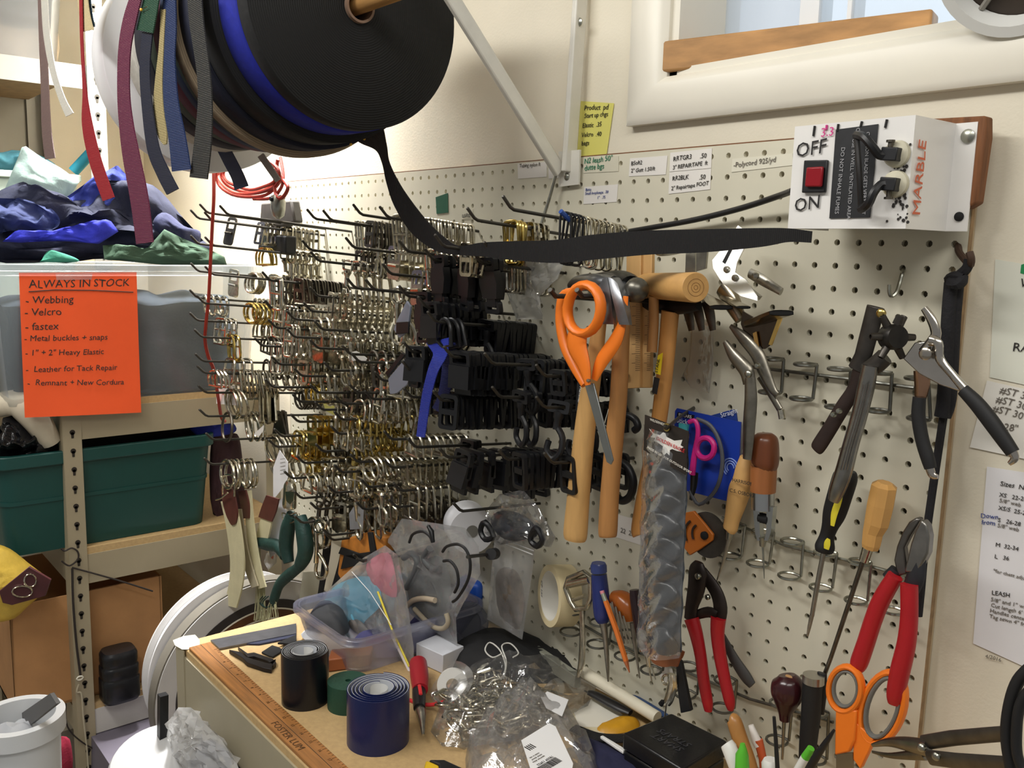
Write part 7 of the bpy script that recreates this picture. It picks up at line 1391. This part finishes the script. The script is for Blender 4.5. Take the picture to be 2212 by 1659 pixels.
for k in range(4): MB().prism([o_ + e1 * (.026 + k * .003) + e2 * .040, o_ + e1 * (.0275 + k * .003) + e2 * .040, o_ + e1 * (.0275 + k * .003) + e2 * .050, o_ + e1 * (.026 + k * .003) + e2 * .050], (0, 0, .0002)).build('barcode', ink, zb2)
solo(zplate([(1168, 1506), (1182, 1494), (1228, 1512), (1214, 1548), (1180, 1530)], TZ + .052, .0005), 'card_tag', mat('#e3e3e4', .6), 'blank white card corner lying between the two clear bags', 'card', flat=True)
# papers, rolls and knives toward the board
solo(zplate([(1240, 1540), (1290, 1500), (1345, 1545), (1310, 1572), (1250, 1570)], TZ + .001, .0006), 'paper_scrap', mat('#ddd9cc', .7), 'white paper scrap lying under the black knife', 'paper', flat=True)
solo(zplate([(1180, 1560), (1240, 1530), (1330, 1560), (1330, 1582), (1250, 1590)], TZ + .0004, .0005), 'paper_scrap', mat('#cfc4a6', .7), 'cream paper scrap half under the clear bags', 'paper', flat=True)
solo(MB().tube([at(1262, 1452, y=-.03), at(1420, 1550, y=-.03)], .0085, 14), 'paper_tube', mat('#dcd5c0', .6), 'rolled white paper tube lying along the foot of the board', 'roll')
kn = thing('utility_knife', 'black utility knife lying on the papers near the board', 'knife', at(1315, 1520, z=TZ)); zlimb([(1270, 1496, 14), (1284, 1500, 22), (1310, 1514, 26), (1340, 1530, 26), (1362, 1540, 18)], TZ + .014, 12, .6).build('handle', mat('#1c1b1c', .4), kn); zlimb([(1262, 1492, 5), (1272, 1497, 7)], TZ + .014, 6, .4, 1).build('blade', darksteel, kn)
kn = thing('blue_knife', 'dark blue handled knife behind the black case', 'knife', at(1395, 1525, z=TZ)); zlimb([(1362, 1506, 16), (1375, 1512, 22), (1405, 1530, 24), (1440, 1552, 24)], TZ + .018, 12, .7).build('handle', mat('#1f3f6e', .4), kn); zlimb([(1346, 1506, 3), (1364, 1510, 8)], TZ + .018, 6, .4, 1).build('blade', darksteel, kn)
tpoly([(1290, 1572), (1350, 1548), (1378, 1555), (1376, 1575), (1320, 1586)], TZ + .001, .010, '#c8921e', 'yellow plastic packet beside the black case', 'plastic_packet', 'packet', .4, .003, 50)
solo(zlimb([(1238, 1572, 30), (1290, 1592, 34), (1345, 1595, 34), (1375, 1590, 26)], TZ + .012, 10, .25, 4), 'webbing_strap', mat('#17171a', .7, 0, 0, 30, .8, 150, 'ribx'), 'folded black webbing lying before the black case', 'strap')
tpoly([(1240, 1600), (1300, 1605), (1380, 1650), (1400, 1700), (1300, 1700), (1250, 1640)], TZ + .001, .016, '#1e2040', 'navy cloth scrap beside the black case', 'fabric_scrap', 'fabric', .8, .004, 52)
solo(zplate([(1296, 1596), (1302, 1594), (1352, 1624), (1346, 1630)], TZ + .020, .004), 'white_stick', mat('#e6e6e4', .4), 'short white plastic stick lying on the navy scrap', 'stick', bevel=.001)
cs = thing('black_case', 'flat black plastic case with embossed lettering on its lid', 'case', at(1460, 1600, z=TZ)); zt_ = TZ + .05
top = Zs([(1345, 1583), (1450, 1539), (1572, 1600), (1474, 1662)], zt_)
MB().prism(top, (0, 0, -.022)).build('lid', mat('#141416', .3, 0, .1, 60, .1, 200), cs, bevel=.003)
cc = sum(top, Vector()) / 4; MB().prism([cc + (p - cc) * .97 - Vector((0, 0, .023)) for p in top], (0, 0, -.026)).build('base', mat('#111113', .3), cs, bevel=.003)
d1 = (top[0] - top[3]).normalized(); d2 = (top[3] - top[2]).normalized(); gm = mat('#3a3a3e', .4)
ex_ = (top[2] - top[1]).normalized(); ey_ = (top[1] - top[0]).normalized(); ey_ = (ey_ - ex_ * ey_.dot(ex_)).normalized()
for k, s_ in enumerate(('SMART', 'STRAPS')): text(s_, cc + ex_ * (.024) + ey_ * (-.012 + k * .015) - Vector((0, 0, 0)) + Vector((0, 0, .0002)), -ex_, -ey_, .0145, gm, cs, 'lettering', .0003, .25)
# pens and handles at the bottom edge
def pen_(rows, y, m, nm, par, n=12, flat=1): return limb(rows, y, n, flat, 1).build(nm, m, par)
w_ = thing('chisel', 'round topped wooden tool handle at the bottom edge before the board', 'tool', at(1610, 1700, y=-.11)); limb([(1582, 1552, 22), (1586, 1558, 32), (1600, 1600, 34), (1620, 1660, 34), (1636, 1740, 30)], -.11, 16, 1).build('handle', mat('#b07c42', .35, 0, .15, 12, 0, 200, 'wood'), w_)
m1 = thing('marker', 'fat white capped marker at the bottom edge beside the wooden handle', 'marker', at(1590, 1720, y=-.13)); pen_([(1570, 1606, 30), (1574, 1612, 34), (1600, 1680, 34), (1620, 1740, 34)], -.13, mat('#e4e4e0', .35), 'cap', m1)
m2 = thing('marker', 'lime green capped pen at the bottom edge', 'marker', at(1610, 1720, y=-.145)); pen_([(1604, 1606, 10), (1605, 1616, 16), (1603, 1630, 28), (1604, 1690, 34), (1606, 1740, 34)], -.145, mat('#58b832', .35), 'cap', m2)
m3 = thing('marker', 'second fat white cap at the bottom edge past the wooden handle', 'marker', at(1665, 1720, y=-.12)); pen_([(1664, 1640, 28), (1664, 1648, 38), (1670, 1740, 40)], -.12, mat('#e2e2de', .35), 'cap', m3)
m4 = thing('marker', 'slim white and orange pen leaning behind the wooden handle', 'pen', at(1640, 1680, y=-.08)); pen_([(1622, 1566, 12), (1634, 1600, 22), (1640, 1612, 22)], -.085, mat('#e6e2dc', .35), 'cap', m4); pen_([(1638, 1598, 20), (1648, 1640, 18), (1654, 1720, 14)], -.085, mat('#c85a30', .4), 'barrel', m4)
m5 = thing('pencil', 'black pencil standing before the tube handle', 'pencil', at(1685, 1720, y=-.14)); pen_([(1672, 1548, 7), (1676, 1600, 9), (1684, 1740, 11)], -.13, blk, 'barrel', m5, 8)
m6 = thing('pen', 'slanted black pen crossing before the orange scissors', 'pen', at(1760, 1700, y=-.15)); pen_([(1802, 1577, 6), (1784, 1604, 13), (1760, 1640, 18), (1715, 1720, 18)], -.15, blk, 'barrel', m6)
m7 = thing('pen', 'white pen with a lime green end under the slanted black pen', 'pen', at(1740, 1700, y=-.14)); pen_([(1752, 1616, 16), (1740, 1636, 20)], -.135, mat('#58b832', .35), 'end', m7); pen_([(1740, 1636, 20), (1715, 1680, 20), (1690, 1740, 20)], -.135, mat('#e6e6e2', .35), 'barrel', m7)
yt = thing('tape_measure', 'yellow and black tool corner at the bottom edge of the bench', 'tool', at(970, 1670, z=TZ)); zt2 = TZ + .03
MB().prism(Zs([(913, 1668), (920, 1642), (950, 1650), (946, 1700), (910, 1700)], zt2), (0, 0, -.028)).build('body', mat('#d8b21e', .4), yt, bevel=.002); MB().prism(Zs([(926, 1640), (960, 1640), (1004, 1660), (1000, 1720), (950, 1700), (948, 1650)], zt2 + .003), (0, 0, -.03)).build('grip', blk, yt, bevel=.002)

card([(1330, 1110), (1395, 1128), (1392, 1180), (1322, 1158)], 'white paper strip with faint writing below the hammer handles', [('22  2.5', (1340, 1150), (1380, 1162), .010, pgrey)], lab_paper)
solo(MB().tube(Ys([(1345, 1000), (1358, 1012), (1368, 1040), (1362, 1070), (1346, 1082), (1332, 1074)], -.05), .0055, 10, smooth=5), 'plastic_hook', blk, 'big black plastic hook curving out beside the darker hammer handle', 'hook')
solo(MB().tube(Ys([(1342, 905), (1356, 898), (1372, 906), (1378, 922), (1370, 930)], -.04), .005, 10, smooth=5), 'plastic_hook', blk, 'small black plastic hook behind the darker hammer handle', 'hook')
